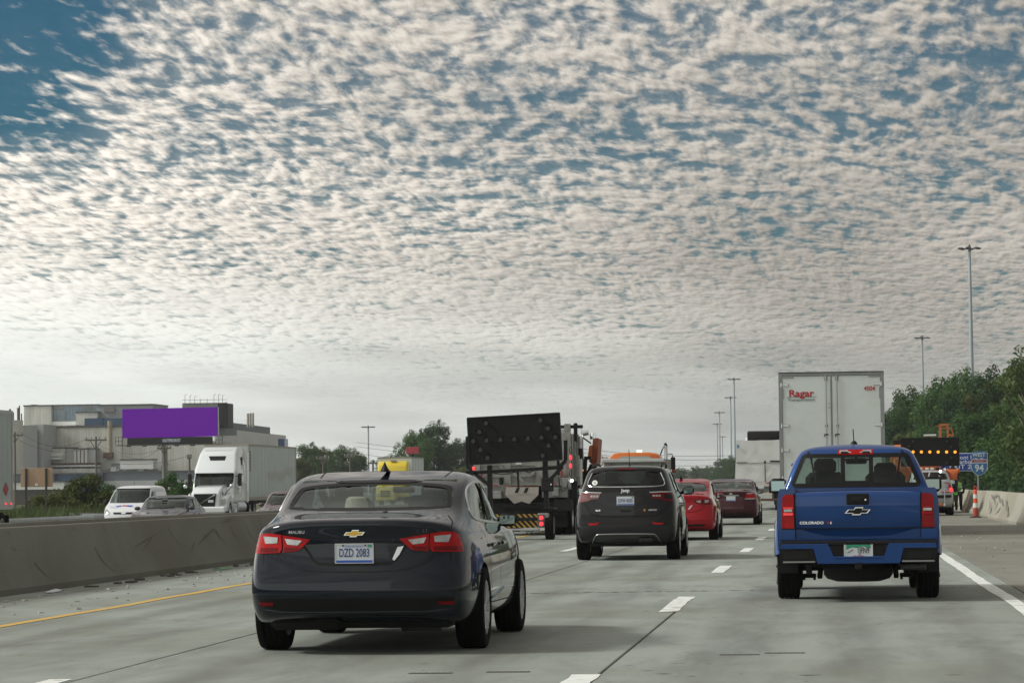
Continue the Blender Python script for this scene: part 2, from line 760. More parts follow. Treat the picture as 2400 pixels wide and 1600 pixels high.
def cut_body(me, cutters):
    mods = [('BOOLEAN', {'operation': 'DIFFERENCE', 'solver': 'EXACT', 'object': c.mesh('cut')}) for c in cutters]
    return apply_mods(me, mods)


WHEELS = {}


def wheel(parent, x, y, r, w, rim_mat, side, style='spoke', name='wheel'):
    """a wheel: hub mesh with a tyre and a rim under it; x is the middle of the tread"""
    key = (round(r, 3), round(w, 3), rim_mat.name, style)
    if key not in WHEELS:
        RY = Matrix.Rotation(PI / 2, 4, 'Y')
        rr = r * (.64 if style != 'truck' else .58)
        s = w / 2
        prof = [(rr, -s * .86), (rr + .03, -s * .98), (r * .86, -s * 1.0), (r * .955, -s * .93), (r * .99, -s * .78), (r, -s * .6)]
        for g in (-.38, 0.0, .38):
            prof += [(r, s * (g - .05)), (r - .012, s * (g - .03)), (r - .012, s * (g + .03)), (r, s * (g + .05))]
        prof += [(r, s * .6), (r * .99, s * .78), (r * .955, s * .93), (r * .86, s * 1.0), (rr + .03, s * .98), (rr, s * .86)]
        ty = MB().lathe(prof, 40, RY).mesh('tyre', 40)
        rim = MB().lathe([(rr + .012, s * .9), (rr - .015, s * .93), (rr - .03, s * .8), (rr - .03, -s * .8), (rr + .005, -s * .88)], 36, RY)
        if style == 'truck':
            rim.lathe([(rr - .02, s * .55), (rr * .55, s * .15), (rr * .5, s * .5), (rr * .2, s * .6), (.001, s * .6)], 28, RY)
        else:
            ns = 10 if style == 'spoke' else 5
            for k in range(ns):
                a = 2 * PI * k / ns
                for da in ((-.10, .10) if style == 'spoke' else (0,)):
                    p = Vector((s * .72, math.cos(a + da * .3) * .05, math.sin(a + da * .3) * .05))
                    q = Vector((s * .84, math.cos(a + da) * (rr - .02), math.sin(a + da) * (rr - .02)))
                    rim.bar(p, q, .028 if style == 'spoke' else .07, .03)
            rim.tube((s * .6, 0, 0), (s * .86, 0, 0), .07, n=16)
        rim = rim.mesh('rim', 40)
        hub = MB().tube((-s * .8, 0, 0), (s * .3, 0, 0), rr * .82, n=24).mesh('wheel', 40)
        WHEELS[key] = (hub, ty, rim)
    hub, ty, rim = WHEELS[key]
    h = link(name, hub, mat('brake_grey', (.03, .03, .03), .6, .3), parent, (x, y, r))
    if side < 0:
        h.rotation_euler = (0, 0, PI)
    link('tyre', ty, mat('tyre_rubber', (.006, .006, .006), .9, var=.25, vscale=6, spec=.15), h)
    link('rim', rim, rim_mat, h)
    return h

# ------------------------------------------------------------------ ground and road
def concrete_mat(name, base, stain, seed=0.0, tracks=False, rough=.8):
    m = bpy.data.materials.new(name)
    m.use_nodes = True
    t = NT(m.node_tree)
    p = t.n['Principled BSDF']
    pos = t.node('ShaderNodeNewGeometry').outputs['Position']
    pos = t.vm('ADD', pos, (seed, seed * 1.7, 0))
    big = t.noise(pos, .22, 5, .62, .5)
    mid = t.noise(t.vm('MULTIPLY', pos, (1.0, .22, 1.0)), 1.6, 6, .65, .4)
    fine = t.noise(pos, 26.0, 6, .75)
    spec = t.noise(t.vm('MULTIPLY', pos, (1.0, .7, 1.0)), 7.0, 3, .6)
    tine = t.noise(t.vm('MULTIPLY', pos, (.6, 14.0, 1.0)), 2.0, 3, .6)
    c = t.mix(t.rng(big, .36, .66), tuple(base) + (1,), tuple(x * k for x, k in zip(base, (.80, .78, .72))) + (1,))
    c = t.mix(t.rng(mid, .42, .72, 0, .60 if tracks else .35), c, tuple(stain) + (1,))
    f = t.math('ADD', t.math('MULTIPLY', fine, .62), t.math('ADD', t.math('MULTIPLY', tine, .20), .60))
    c2 = t.vm('SCALE', c)
    t.set(c2.node.inputs[3], f)
    c2 = t.mix(t.rng(spec, .675, .74, 0, .6), c2, (.06, .058, .05, 1))
    pit = t.noise(t.vm('MULTIPLY', pos, (1.6, 1.0, 1.0)), 2.3, 2, .5)
    pit2 = t.noise(pos, 11.0, 2, .5)
    c2 = t.mix(t.math('MULTIPLY', t.rng(pit, .66, .72, 0, .8), t.rng(pit2, .55, .68)), c2, (.045, .043, .038, 1))
    if tracks:
        # rubber worn into the wheel paths and the oil drip between them
        x = t.sep(t.node('ShaderNodeNewGeometry').outputs['Position'])[0]
        lane = t.math('PINGPONG', t.math('ADD', x, 1.7), 1.83)
        w1 = t.rng(t.math('ABSOLUTE', t.math('SUBTRACT', lane, .95)), .10, .55, 1, 0)
        w2 = t.rng(t.math('ABSOLUTE', t.math('SUBTRACT', lane, 1.83)), .0, .5, 1, 0)
        wob = t.rng(t.noise(t.vm('MULTIPLY', pos, (1.0, .12, 1.0)), .9, 4, .6), .3, .7)
        k = t.math('MULTIPLY', t.math('ADD', t.math('MULTIPLY', w1, .55), t.math('MULTIPLY', w2, .55)), wob)
        c2 = t.mix(k, c2, (.09, .088, .08, 1))
    t.set(p.inputs['Base Color'], c2)
    p.inputs['Roughness'].default_value = rough
    p.inputs['Specular IOR Level'].default_value = .25
    b = t.node('ShaderNodeBump')
    b.inputs['Strength'].default_value = .35
    b.inputs['Distance'].default_value = .01
    t.set(b.inputs['Height'], fine)
    t.l.new(b.outputs[0], p.inputs['Normal'])
    MATS[name] = m
    return m


M_CONC = concrete_mat('concrete_road', (.318, .352, .324), (.165, .178, .158), 0, True)
M_SHOULDER = concrete_mat('concrete_shoulder', (.245, .245, .212), (.125, .122, .104), 13.0)
M_BARRIER = concrete_mat('barrier_concrete', (.205, .205, .175), (.16, .156, .128), 31.0)
M_BARRIER2 = concrete_mat('barrier_concrete_light', (.36, .35, .295), (.26, .24, .20), 57.0)
M_JOINT = mat('joint_tar', (.028, .027, .025), .8)
M_GRASS = mat('verge_grass', (.055, .075, .025), .9, var=.5, vscale=.3, world_space=True, dirt=(.12, .10, .05, .7), dscale=.12)


def smooth_noise(x, s=0):
    return noise.noise(Vector((x, s * 7.3, .5)))


g = MB()
g.quad((-2600, -60, -.75), (2600, -60, -.75), (2600, 3000, -.75), (-2600, 3000, -.75))
obj('ground', g, M_GRASS, kind='structure', smooth=None)

# main carriageway: a sheet of sealant with the concrete slabs standing on it
road = obj('road', MB().ab((-10.9, -20, -.6), (5.9, 1900, -.045)), M_JOINT, kind='structure', smooth=None)


def slab(x0, x1, y00, y01, y10, y11, m):
    """slab between x0..x1; near edge runs y00->y01, far edge y10->y11 (left, right)"""
    g = .011
    b = MB()
    lo, hi = -.045, 0.0
    c = .006
    h = .019
    P = [(x0 + g, y00 + h), (x1 - g, y01 + h), (x1 - g, y11 - h), (x0 + g, y10 - h)]
    Q = [(x0 + g + c, y00 + h + c), (x1 - g - c, y01 + h + c), (x1 - g - c, y11 - h - c), (x0 + g + c, y10 - h - c)]
    b.add([(x, y, lo) for x, y in P] + [(x, y, hi - .004) for x, y in P] + [(x, y, hi) for x, y in Q],
          [(0, 1, 5, 4), (1, 2, 6, 5), (2, 3, 7, 6), (3, 0, 4, 7), (4, 5, 9, 8), (5, 6, 10, 9), (6, 7, 11, 10), (7, 4, 8, 11), (8, 9, 10, 11)])
    return obj('slab', b, m, road, smooth=None)


XL, XR = -10.9, 5.9
# (left, right) cross joints of the lanes, nearest first
ys = [(-20, -20), (12.4, 12.6), (31.15, 31.75), (36.9, 38.2), (52.6, 53.4), (68.5, 69.0), (83, 83.4), (98, 98.4), (113, 113.3), (128, 128.2), (143, 143), (158, 158)]
for i in range(len(ys) - 1):
    (a0, a1), (b0, b1) = ys[i], ys[i + 1]
    cols = [-5.35, -1.66, 2.25] if i < 2 else [-5.35, 2.25] if i == 2 else [-4.35, 2.25]
    for x0, x1 in zip(cols[:-1], cols[1:]):
        f = lambda p, q, x: lerp(p, q, (x + 5.3) / 7.5)
        slab(x0, x1, f(a0, a1, x0), f(a0, a1, x1), f(b0, b1, x0), f(b0, b1, x1), M_CONC)
    # the lane beside the median, its joints run slantwise
    l0, l1 = cols[0], XL
    yl = lambda y, x: y - 1.1 + max(0, -5.35 - x) * -2.55 if 20 < y < 34 else y
    slab(l1, l0, yl(a0, l1), yl(a0, l0), yl(b0, l1), yl(b0, l0), M_CONC)
    slab(2.25, XR, a1, a1 + .1, b1, b1 + .1, M_SHOULDER)
slab(XL, 2.25, 158, 158, 1890, 1890, M_CONC)
slab(2.25, XR, 158, 158, 1890, 1890, M_SHOULDER)

# the ragged cross joint where one slab has spalled: chips along its edge
b = MB()
x = -4.2
while x < 2.1:
    w = rnd.uniform(.05, .22)
    y = lerp(36.9, 38.2, (x + 5.3) / 7.5) + rnd.uniform(-.05, .05)
    d = rnd.uniform(.02, .07)
    b.quad((x, y - d, .003), (x + w * .6, y - d * rnd.uniform(.4, 1.3), .003), (x + w, y + d * .4, .003), (x + w * .3, y + d, .003))
    x += w * rnd.uniform(.8, 1.6)
obj('joint_spalling', b, M_JOINT, road, smooth=None, kind='stuff')

# painted lines
M_WHITE = mat('road_paint_white', (.82, .85, .80), .6, var=.10, vscale=9, world_space=True, dirt=(.30, .29, .25, .8), dscale=5.0, dlo=.52, dhi=.66)
M_YELLOW = mat('road_paint_yellow', (.64, .40, .075), .6, var=.12, vscale=7, world_space=True, dirt=(.30, .25, .14, .7), dscale=4.0, dlo=.54, dhi=.68)


def stripe(name, x, y0, y1, w, m, seed, rag=.012, step=.5, drift=0.0):
    n = max(4, int((y1 - y0) / step))
    vs, fs = [], []
    for k in range(n + 1):
        y = lerp(y0, y1, k / n)
        dr = drift * smooth_noise(y * .35, seed)
        for s in (-1, 1):
            jag = rag * rnd.uniform(-1, 1)
            vs.append((x + dr + s * (w / 2 + jag), y + (rnd.uniform(-.06, .06) if k in (0, n) else 0), .0045))
    for k in range(n):
        fs.append((2 * k, 2 * k + 1, 2 * k + 3, 2 * k + 2))
    return obj(name, MB().add(vs, fs), m, road, smooth=None)


stripe('edge_line_yellow', -8.25, 8, 700, .135, M_YELLOW, 1, .006, 1.2, .06)
stripe('edge_line_white', 1.95, 8, 700, .17, M_WHITE, 2, .010, .9, .025)
for k, (y0, y1) in enumerate([(17.2, 21.15), (31.4, 35.6), (45.1, 49.0), (58.6, 62.2), (71.0, 75.0), (84.6, 88.6), (98.4, 102.4), (112.2, 116.2), (126, 130), (140, 144), (154, 158), (168, 172)]):
    stripe('lane_dash', -1.74, y0, y1, .20, M_WHITE, 3 + k, .012, .4, .02)
for k, (y0, y1) in enumerate([(17.0, 20.9), (31.0, 35.0), (45.0, 49.0), (60.8, 65.2), (74.6, 78.8), (88, 92), (102, 106), (116, 120), (130, 134)]):
    stripe('lane_dash', -5.48, y0, y1, .17, M_WHITE, 40 + k, .010, .4, .02)

# short rubber marks and chips on the slabs, some in pairs where a tyre skipped
b = MB()
rc = random.Random(21)
for k in range(150):
    x, y = rc.uniform(-8, 1.9), 17.5 + 42 * rc.random() ** 1.6
    L, w = rc.uniform(.03, .16), rc.uniform(.012, .05)
    b.quad((x, y, .003), (x + L * .5, y - w * .5, .003), (x + L, y + w * .1, .003), (x + L * .6, y + w * .5, .003))
for x, y in ((-3.05, 21.3), (-2.5, 21.4), (-3.75, 20.0), (-3.15, 20.15), (-.9, 23.4), (-.55, 23.6)):
    for j in range(7):
        xx = x + j * .045
        b.quad((xx, y, .003), (xx + .05, y + .02, .003), (xx + .04, y + .14, .003), (xx + .005, y + .10, .003))
obj('surface_marks', b, mat('mark_dark', (.085, .083, .072), .85), road, smooth=None, kind='stuff')

# rubber scraps and grit on the shoulder and along the median
b = MB()
for k in range(260):
    if k < 170:
        x, y = rnd.uniform(-10.2, -8.5), rnd.uniform(27, 60)
    else:
        x, y = rnd.uniform(2.4, 5.2), rnd.uniform(40, 110)
    s = rnd.uniform(.012, .035)
    a = rnd.uniform(0, PI)
    b.box((x, y, s * .3), (s * 2, s * 1.4, s * .6), 0, Matrix.Translation((x, y, 0)) @ Matrix.Rotation(a, 4, 'Z') @ Matrix.Translation((-x, -y, 0)))
obj('grit', b, mat('grit', (.42, .42, .38), .8, var=.8, vscale=2, world_space=True), smooth=None, kind='stuff')
b = MB()
for k in range(150):
    x, y = rnd.uniform(-10.5, -10.25), rnd.uniform(24, 110)
    if noise.noise(Vector((y * .12, 0, 0))) < -.12:
        continue
    s = rnd.uniform(.03, .11)
    b.box((x + .1 * rnd.random(), y, s * .12), (s, s * 2.6, s * .35), s * .1)
obj('silt', b, mat('silt', (.085, .08, .066), .95), smooth=None, kind='stuff')

# ------------------------------------------------------------------ median barriers
def barrier_run(mb, x, side, y0, y1, h, base=.30, top=.13, step=2.5):
    """jersey profile whose face at the foot is x; side=+1 when that face looks to the right"""
    s = side
    prof = [(0, 0), (0, .08), (-.13, .30), (-.30, h - .03), (-.33, h), (-.33 - top, h), (-.36 - top, h - .03), (-.53 - top, .30), (-.66 - top, .08), (-.66 - top, 0)]
    ys_ = []
    y = y0
    while y < y1:
        ys_.append(y)
        y += step if y < 200 else 40
    ys_.append(y1)
    vs, fs = [], []
    n = len(prof)
    for y in ys_:
        for px_, pz in prof:
            vs.append((x + s * px_ + .012 * smooth_noise(y * .11, 5), y, pz + (.012 * smooth_noise(y * .16, 9) if pz > .3 else 0)))
    for i in range(len(ys_) - 1):
        for k in range(n - 1):
            fs.append((i * n + k, i * n + k + 1, (i + 1) * n + k + 1, (i + 1) * n + k))
    fs += [tuple(range(n)), tuple(range((len(ys_) - 1) * n, len(ys_) * n))]
    mb.add(vs, fs)
    return mb


med = tag(obj('median_barrier', barrier_run(MB(), -10.62, 1, -10, 900, .86), M_BARRIER, smooth=30),
          'long brown concrete median barrier beside the yellow line, scuffed and cracked', 'barrier')
# dark scrapes and cracks on its face
def face_mark(mb, y, z, L, hgt, slope=0.0):
    """an irregular mark lying on the right-hand face of the median barrier"""
    def fx(zz):
        return -10.62 - (0.13 * max(0, min(1, (zz - .08) / .22)) + .17 * max(0, min(1, (zz - .30) / .53))) + .016
    n = 7
    up, dn = [], []
    for k in range(n + 1):
        t = k / n
        zz = z + slope * (t - .5) * L
        th = hgt * math.sin(PI * min(.98, max(.03, t))) * rnd.uniform(.4, 1.0)
        up.append((fx(zz + th), y + t * L, zz + th))
        dn.append((fx(zz - th), y + t * L, zz - th))
    for k in range(n):
        mb.quad(dn[k], dn[k + 1], up[k + 1], up[k])
b = MB()
for y, z, L, hh, s in [(42.0, .80, .5, .02, .1), (52.6, .78, 1.6, .025, .05), (45.5, .56, 2.6, .022, .10), (46.0, .50, 1.4, .018, .2), (50.0, .53, 2.6, .035, .14), (49.4, .42, 1.2, .02, .3), (51.6, .58, 1.0, .02, -.3), (55.5, .62, 2.2, .015, .1)]:
    b = MB()
    face_mark(b, y, z, L * .8, hh * .5, s)
    obj('scrape', b, mat('rubber_scrape', (.125, .122, .102), .85), med, smooth=None)
b = MB()
for y, z0, z1 in [(39.7, .12, .38), (43.2, .14, .52), (48.4, .40, .74), (50.9, .38, .6), (52.1, .36, .66), (53.4, .40, .68), (54.9, .30, .72), (56.3, .22, .80), (57.4, .36, .78)]:
    pts = []
    b = MB()
    for k in range(9):
        z = lerp(z1, z0, k / 8)
        fx = -10.62 - (0.13 * max(0, min(1, (z - .08) / .22)) + .17 * max(0, min(1, (z - .30) / .53))) + .010
        pts.append(Vector((fx, y + (k / 8) ** 2 * .6 + .05 * rnd.uniform(-1, 1), z)))
    for p, q in zip(pts[:-1], pts[1:]):
        w = rnd.uniform(.010, .018)
        b.quad(p - Vector((0, w, 0)), p + Vector((0, w, 0)), q + Vector((0, w, 0)), q - Vector((0, w, 0)))
    obj('crack', b, mat('crack_dark', (.11, .104, .085), .9), med, smooth=None)
med2 = tag(obj('median_barrier', barrier_run(MB(), -12.1, 1, -10, 900, .865), M_BARRIER, smooth=30),
           'second concrete median wall close behind the first, only its top edge showing', 'barrier')

# right-hand barrier, cast in lengths
bar = thing('shoulder_barrier', 'pale concrete shoulder barrier with black tyre scuffs on the right', 'barrier', (0, 0, 0))
y = 60.0
k = 0
while y < 330:
    L = 12.0 if y < 108 else 9.6
    off = 0.0 if y < 106 else .22
    mb = barrier_run(MB(), 5.50 + off, -1, y + .012, y + L - .012, .95, step=3)
    if k in (4, 5, 6):
        mb.v = [Vector((v.x + (.05 * smooth_noise(v.y * .6, k) if v.z > .2 else 0), v.y, v.z)) for v in mb.v]
    obj('barrier_segment', mb, M_BARRIER2, bar, smooth=30)
    y += L
    k += 1
def right_face(zz, off=0.0):
    return 5.50 + off + (0.13 * max(0, min(1, (zz - .08) / .22)) + .17 * max(0, min(1, (zz - .30) / .62))) - .022
b = MB()
for y, z, L, hh, s in [(105.5, .80, 3.0, .045, -.02), (103.0, .72, 2.6, .05, .10), (101.0, .62, 2.2, .05, .12), (98.0, .52, 2.2, .09, .15), (97.0, .38, 1.6, .07, .2), (96.4, .26, 1.3, .05, .1), (102.4, .30, 1.5, .04, -.2), (104.4, .5, 1.2, .03, -.3), (106, .66, 2.2, .03, .15), (108.6, .80, 2.6, .06, -.03), (109.6, .70, 2.0, .05, .1), (111.6, .74, 2.8, .05, .05), (110.4, .52, 1.2, .07, -.25), (112.6, .45, 1.8, .05, .22), (107.0, .36, 1.6, .06, .25)]:
    n = 8
    b = MB()
    up, dn = [], []
    for k in range(n + 1):
        t = k / n
        zz = z + s * (t - .5) * L + .03 * smooth_noise(k * .8, y)
        th = hh * 1.5 * math.sin(PI * min(.98, max(.03, t))) * rnd.uniform(.55, 1.05)
        of = .22 if y >= 108 else 0
        up.append((right_face(zz + th, of), y + t * L, zz + th))
        dn.append((right_face(zz - th, of), y + t * L, zz - th))
    for k in range(n):
        b.quad(dn[k], dn[k + 1], up[k + 1], up[k])
    obj('tyre_scuff', b, mat('tyre_scuff_grey', (.19, .182, .158), .9), bar, smooth=None)

# ------------------------------------------------------------------ opposite carriageway
far = MB()
far.ab((-46, -20, -.7), (-12.95, 1900, -.30))
obj('far_road', far, M_CONC, kind='structure', smooth=None)

M_GALV = mat('galvanised_steel', (.42, .44, .45), .45, .6, var=.15, vscale=2)
rail = thing('guard_rail', 'grey galvanised guard rail along the reeds beyond the far lanes', 'guard rail')
prof = [(0, .0), (.05, .04), (.05, .11), (0, .155), (.05, .20), (.05, .27), (0, .31)]
vs, fs = [], []
ryl = [70, 85, 100, 110, 118, 124, 128, 133, 140]
rx = [-30.1, -30.1, -30.1, -30.1, -30.2, -30.6, -31.6, -33.6, -37.5]
n = len(prof)
for x, y in zip(rx, ryl):
    for a, z in prof:
        vs.append((x + a, y, .07 + z))
for i in range(len(ryl) - 1):
    for k in range(n - 1):
        fs.append((i * n + k, i * n + k + 1, (i + 1) * n + k + 1, (i + 1) * n + k))
obj('beam', MB().add(vs, fs), M_GALV, rail)
me = MB().ab((-.08, -.06, -.7), (.0, .06, .36)).mesh('post')
for y in range(72, 122, 4):
    link('post', me, M_GALV, rail, (-30.12, y, 0))

# ------------------------------------------------------------------ shared vehicle materials
def paint(name, col, metal=.35, rough=.32, coat=1.0):
    return mat(name, col, rough, metal, coat, var=.05, vscale=1.5, spec=.02)


M_TRIM = mat('black_trim', (.007, .007, .0075), .5, var=.2, vscale=4, spec=.25)
M_GAP = mat('shut_line', (.003, .003, .003), .8)
M_UNDER = mat('underbody', (.006, .006, .006), .9, var=.3, vscale=5)
M_CHROME = mat('chrome', (.75, .77, .78), .12, 1.0)
M_CHROME_SOFT = mat('satin_chrome', (.70, .72, .73), .28, .9)
M_ALLOY = mat('alloy_rim', (.48, .49, .50), .32, .85)
M_ALLOY_DARK = mat('dark_rim', (.05, .05, .055), .35, .6)
M_LENS = mat('tail_lens_red', (.40, .004, .006), .25, 0, .08, var=.3, vscale=9, spec=.2)
M_LENS_DARK = mat('tail_lens_dark', (.15, .002, .004), .25, 0, .1, spec=.2)
M_LENS_BRIGHT = mat('tail_lens_bright', (.85, .03, .03), .15, 0, 1.0, emit=.35)
M_LAMP_RED = mat('red_lamp_lit', (1.0, .035, .05), .3, emit=1.6)
M_LENS_CLEAR = mat('lamp_clear', (.42, .42, .41), .16, .5, .6, var=.35, vscale=14)
M_PLATE = mat('plate_white', (.62, .66, .70), .4)
M_PLATE_BLUE = mat('plate_blue', (.03, .10, .42), .4)
M_INK_BLUE = mat('plate_ink_blue', (.035, .06, .22), .5)
M_INK = mat('black_ink', (.012, .012, .014), .6)
M_GREEN_TAG = mat('tag_green', (.05, .30, .20), .5)
M_GOLD = mat('emblem_gold', (.62, .38, .07), .3, .75)
M_SEAT = mat('seat_cloth', (.035, .035, .036), .8)
M_SEAT_TAN = mat('seat_cloth_grey', (.10, .105, .105), .8)
M_CABIN = mat('cabin_trim', (.018, .018, .019), .8)
G_CAR = glass('car_glass', (.62, .70, .70), ior=1.35)
G_SIDE = glass('side_glass', (.42, .48, .47))
G_DARK = glass('privacy_glass', (.10, .12, .12))
G_CLEAR = glass('windscreen_glass', (.70, .78, .74))


def plate(parent, x, y, z, text='', ink=None, w=.305, h=.152, band=None, back=False, tilt=0.0, size=.075):
    """registration plate on the rear, with its lettering as its own pieces"""
    s = -1 if not back else 1
    p = obj('licence_plate', MB().box((x, y, z), (w, .008, h), .004), M_PLATE, parent)
    if text:
        rear_text('lettering', text, size, (x, y + s * .006, z), ink or M_INK_BLUE, p, back=back, extrude=.001, sx=.86, bold=.0012)
    return p


def emblem_bowtie(parent, x, y, z, w, h, rim, fill, bvh=None):
    """slanted cross badge: plate with a bright rim"""
    P = [(-.5, -.28), (-.42, .20), (-.17, .20), (-.15, .5), (.19, .5), (.17, .20), (.5, .20), (.42, -.28), (.17, -.28), (.15, -.5), (-.19, -.5), (-.17, -.28)]
    sl = .10
    Q = [((a + sl * b) * w, b * h) for a, b in P]
    e = obj('emblem', MB().prism([(x + a, z + b) for a, b in Q], 'y', y - .008, y + .02), rim, parent, smooth=None)
    obj('emblem_face', MB().prism([(x + a * .88, z + b * .76) for a, b in Q], 'y', y - .011, y + .0), fill, e, smooth=None)
    return e


def seat(parent, x, y, m, w=.46, top=1.02, head=True, hw=.26, hz=.19):
    s = obj('seat', MB().box((x, y, .62), (w, .50, .16), .05).box((x, y - .22, top - .33), (w, .15, .58), .06), m, parent)
    if head:
        obj('headrest', MB().box((x, y - .25, top + hz / 2 + .01), (hw, .10, hz), .045), m, s)
    return s


def person_bust(parent, x, y, z, m_shirt, m_hair):
    """seated driver, shoulders up"""
    b = MB()
    b.lathe([(.001, .0), (.20, .0), (.21, .22), (.17, .36), (.07, .42), (.06, .46)], 12, Matrix.Translation((x, y, z)) @ Matrix.Diagonal((1, .6, 1, 1)))
    return b.ball((x, y, z + .56), .105, s=(.85, 1, 1.2))


def side_mirror(parent, x, y, z, s, m, w=.20, h=.15, glass_m=None, off=.14):
    """door mirror: housing on a stalk with its glass toward the rear"""
    b = MB()
    c = Vector((x + s * off, y, z))
    b.box(c, (w, .10, h), .045)
    b.bar((x - s * .06, y + .03, z - h * .30), (x + s * off, y + .01, z - h * .2), .06, .05)
    o = obj('side_mirror', b, m, parent, smooth=50)
    obj('mirror_glass', MB().box((c.x, c.y - .050, c.z), (w * .74, .006, h * .66), .002), glass_m or M_MIRROR, o)
    return o


M_MIRROR = mat('mirror_glass', (.26, .34, .33), .05, 1.0)


def add_wheels(t, xs, ys, r, w, rim, style='spoke'):
    for y in ys:
        for s in (-1, 1):
            wheel(t, s * xs, y, r, w, rim, s, style)


def build_shell(rings, L, arches, cabin=None, windows=(), taper=.06, level=2, nside=5, arch_in=.55, extra=()):
    """body surface, its lookup tree, and the body with wheel arches, cabin and window openings cut"""
    me = loft(rings, L, nside, taper, level)
    bvh = bvh_of(loft(rings, L, nside, taper, 4 if level > 2 else 3))
    cut = []
    for y, z, r in arches:
        for s in (-1, 1):
            cut.append(cyl_x(y, z, r, s * arch_in, s * 1.3))
    if cabin is not None:
        cut.append(cabin)
    cut += list(windows)
    cut += list(extra)
    body = cut_body(me, cut) if cut else me
    shade(body, 32)
    return bvh, body


def box_cabin(pts, wb, wt, zb, zt):
    """cabin hollow: trapezoid in side view (y at bottom rear/front, y at top rear/front), half widths"""
    y0, y1, y2, y3 = pts
    vs = [(-wb, y0, zb), (wb, y0, zb), (wb, y1, zb), (-wb, y1, zb), (-wt, y2, zt), (wt, y2, zt), (wt, y3, zt), (-wt, y3, zt)]
    return MB().add(vs, [(0, 3, 2, 1), (4, 5, 6, 7), (0, 1, 5, 4), (1, 2, 6, 5), (2, 3, 7, 6), (3, 0, 4, 7)])


# ------------------------------------------------------------------ the dark sedan in front, left
M_SEDAN = paint('midnight_paint', (.0080, .0115, .0185), .08, .28)


SDX, SDY = -3.81, 23.62


def sedan_shell():
    L = 4.92
    rings = [
        dict(w=.78, zr=.30, zs=.21, zf=.20, yr=.30, yf=4.70),
        dict(w=.89, zr=.29, zs=.23, zf=.22, yr=.10, yf=4.84, rb=.16, rc=.30),
        dict(w=.935, zr=.40, zs=.40, zf=.38, yr=.035, yf=4.90, rb=.17, rc=.34),
        dict(w=.945, zr=.505, zs=.50, zf=.50, yr=.0, yf=4.92, rb=.17, rc=.36),
        dict(w=.940, zr=.66, zs=.66, zf=.60, yr=.035, yf=4.92, rb=.17, rc=.40),
        dict(w=.930, zr=.82, zs=.80, zf=.70, yr=.075, yf=4.88, rb=.18, rc=.42),
        dict(w=.900, zr=.985, zs=.905, zf=.79, yr=.07, yf=4.72, rb=.20, rc=.40),
        dict(w=.885, zr=1.072, zs=.945, zf=.84, yr=.045, yf=4.55, rb=.22, rc=.42),
        dict(w=.862, zr=1.092, zs=(.985, .955), zf=.90, yr=.13, yf=4.10, rb=.20, rc=.50),
        dict(w=.835, zr=1.142, zs=(1.075, 1.01), zf=.985, yr=.70, yf=3.58, rb=.10, rc=.62, fb=.22),
        dict(w=.800, zr=1.250, zs=1.215, zf=1.18, yr=.985, yf=3.18, rb=.08, rc=.46, fb=.2),
        dict(w=.762, zr=1.382, zs=1.380, zf=1.35, yr=1.34, yf=2.80, rb=.05, rc=.20, fb=.18),
        dict(w=.702, zr=1.438, zs=1.450, zf=1.435, yr=1.72, yf=2.52, rb=.05, rc=.12, fb=.1),
        dict(w=.50, zr=1.474, zs=1.480, zf=1.476, yr=1.98, yf=2.42, rb=.03, rc=.08, fb=.05),
    ]
    backlight = rounded([(-.585, 1.352), (-.38, 1.374), (0, 1.382), (.38, 1.374), (.585, 1.352), (.622, 1.32), (.655, 1.175), (.63, 1.158), (0, 1.148), (-.63, 1.158), (-.655, 1.175), (-.622, 1.32)], 2)
    backlight = [(x * 1.055, z) for x, z in backlight]
    dlo_r = rounded([(1.17, 1.105), (1.15, 1.15), (1.24, 1.25), (1.42, 1.325), (1.75, 1.360), (2.13, 1.364), (2.13, 1.050), (1.6, 1.065), (1.25, 1.085)], 1)
    dlo_f = rounded([(2.22, 1.364), (2.50, 1.342), (2.80, 1.262), (3.10, 1.135), (3.25, 1.055), (3.22, 1.02), (2.22, 1.047)], 1)
    wscreen = [(-.64, 1.345), (.64, 1.345), (.72, 1.06), (-.72, 1.06)]
    win = [MB().prism(backlight, 'y', -.3, 1.9), MB().prism(dlo_r, 'x', -1.2, 1.2), MB().prism(dlo_f, 'x', -1.2, 1.2), MB().prism(wscreen, 'y', 2.6, 4.2)]
    cabin = MB().add([(-.74, .80, 1.09), (.74, .80, 1.09), (.74, 3.4, .98), (-.74, 3.4, .98),
                      (-.655, 1.47, 1.40), (.655, 1.47, 1.40), (.64, 2.72, 1.40), (-.64, 2.72, 1.40)],
                     [(0, 3, 2, 1), (4, 5, 6, 7), (0, 1, 5, 4), (1, 2, 6, 5), (2, 3, 7, 6), (3, 0, 4, 7)])
    bvh, body = build_shell(rings, L, [(1.08, .335, .375), (3.91, .335, .375)], cabin, win, taper=.085, level=3)
    return bvh, body, backlight, dlo_r, dlo_f, wscreen


SHELL = sedan_shell()


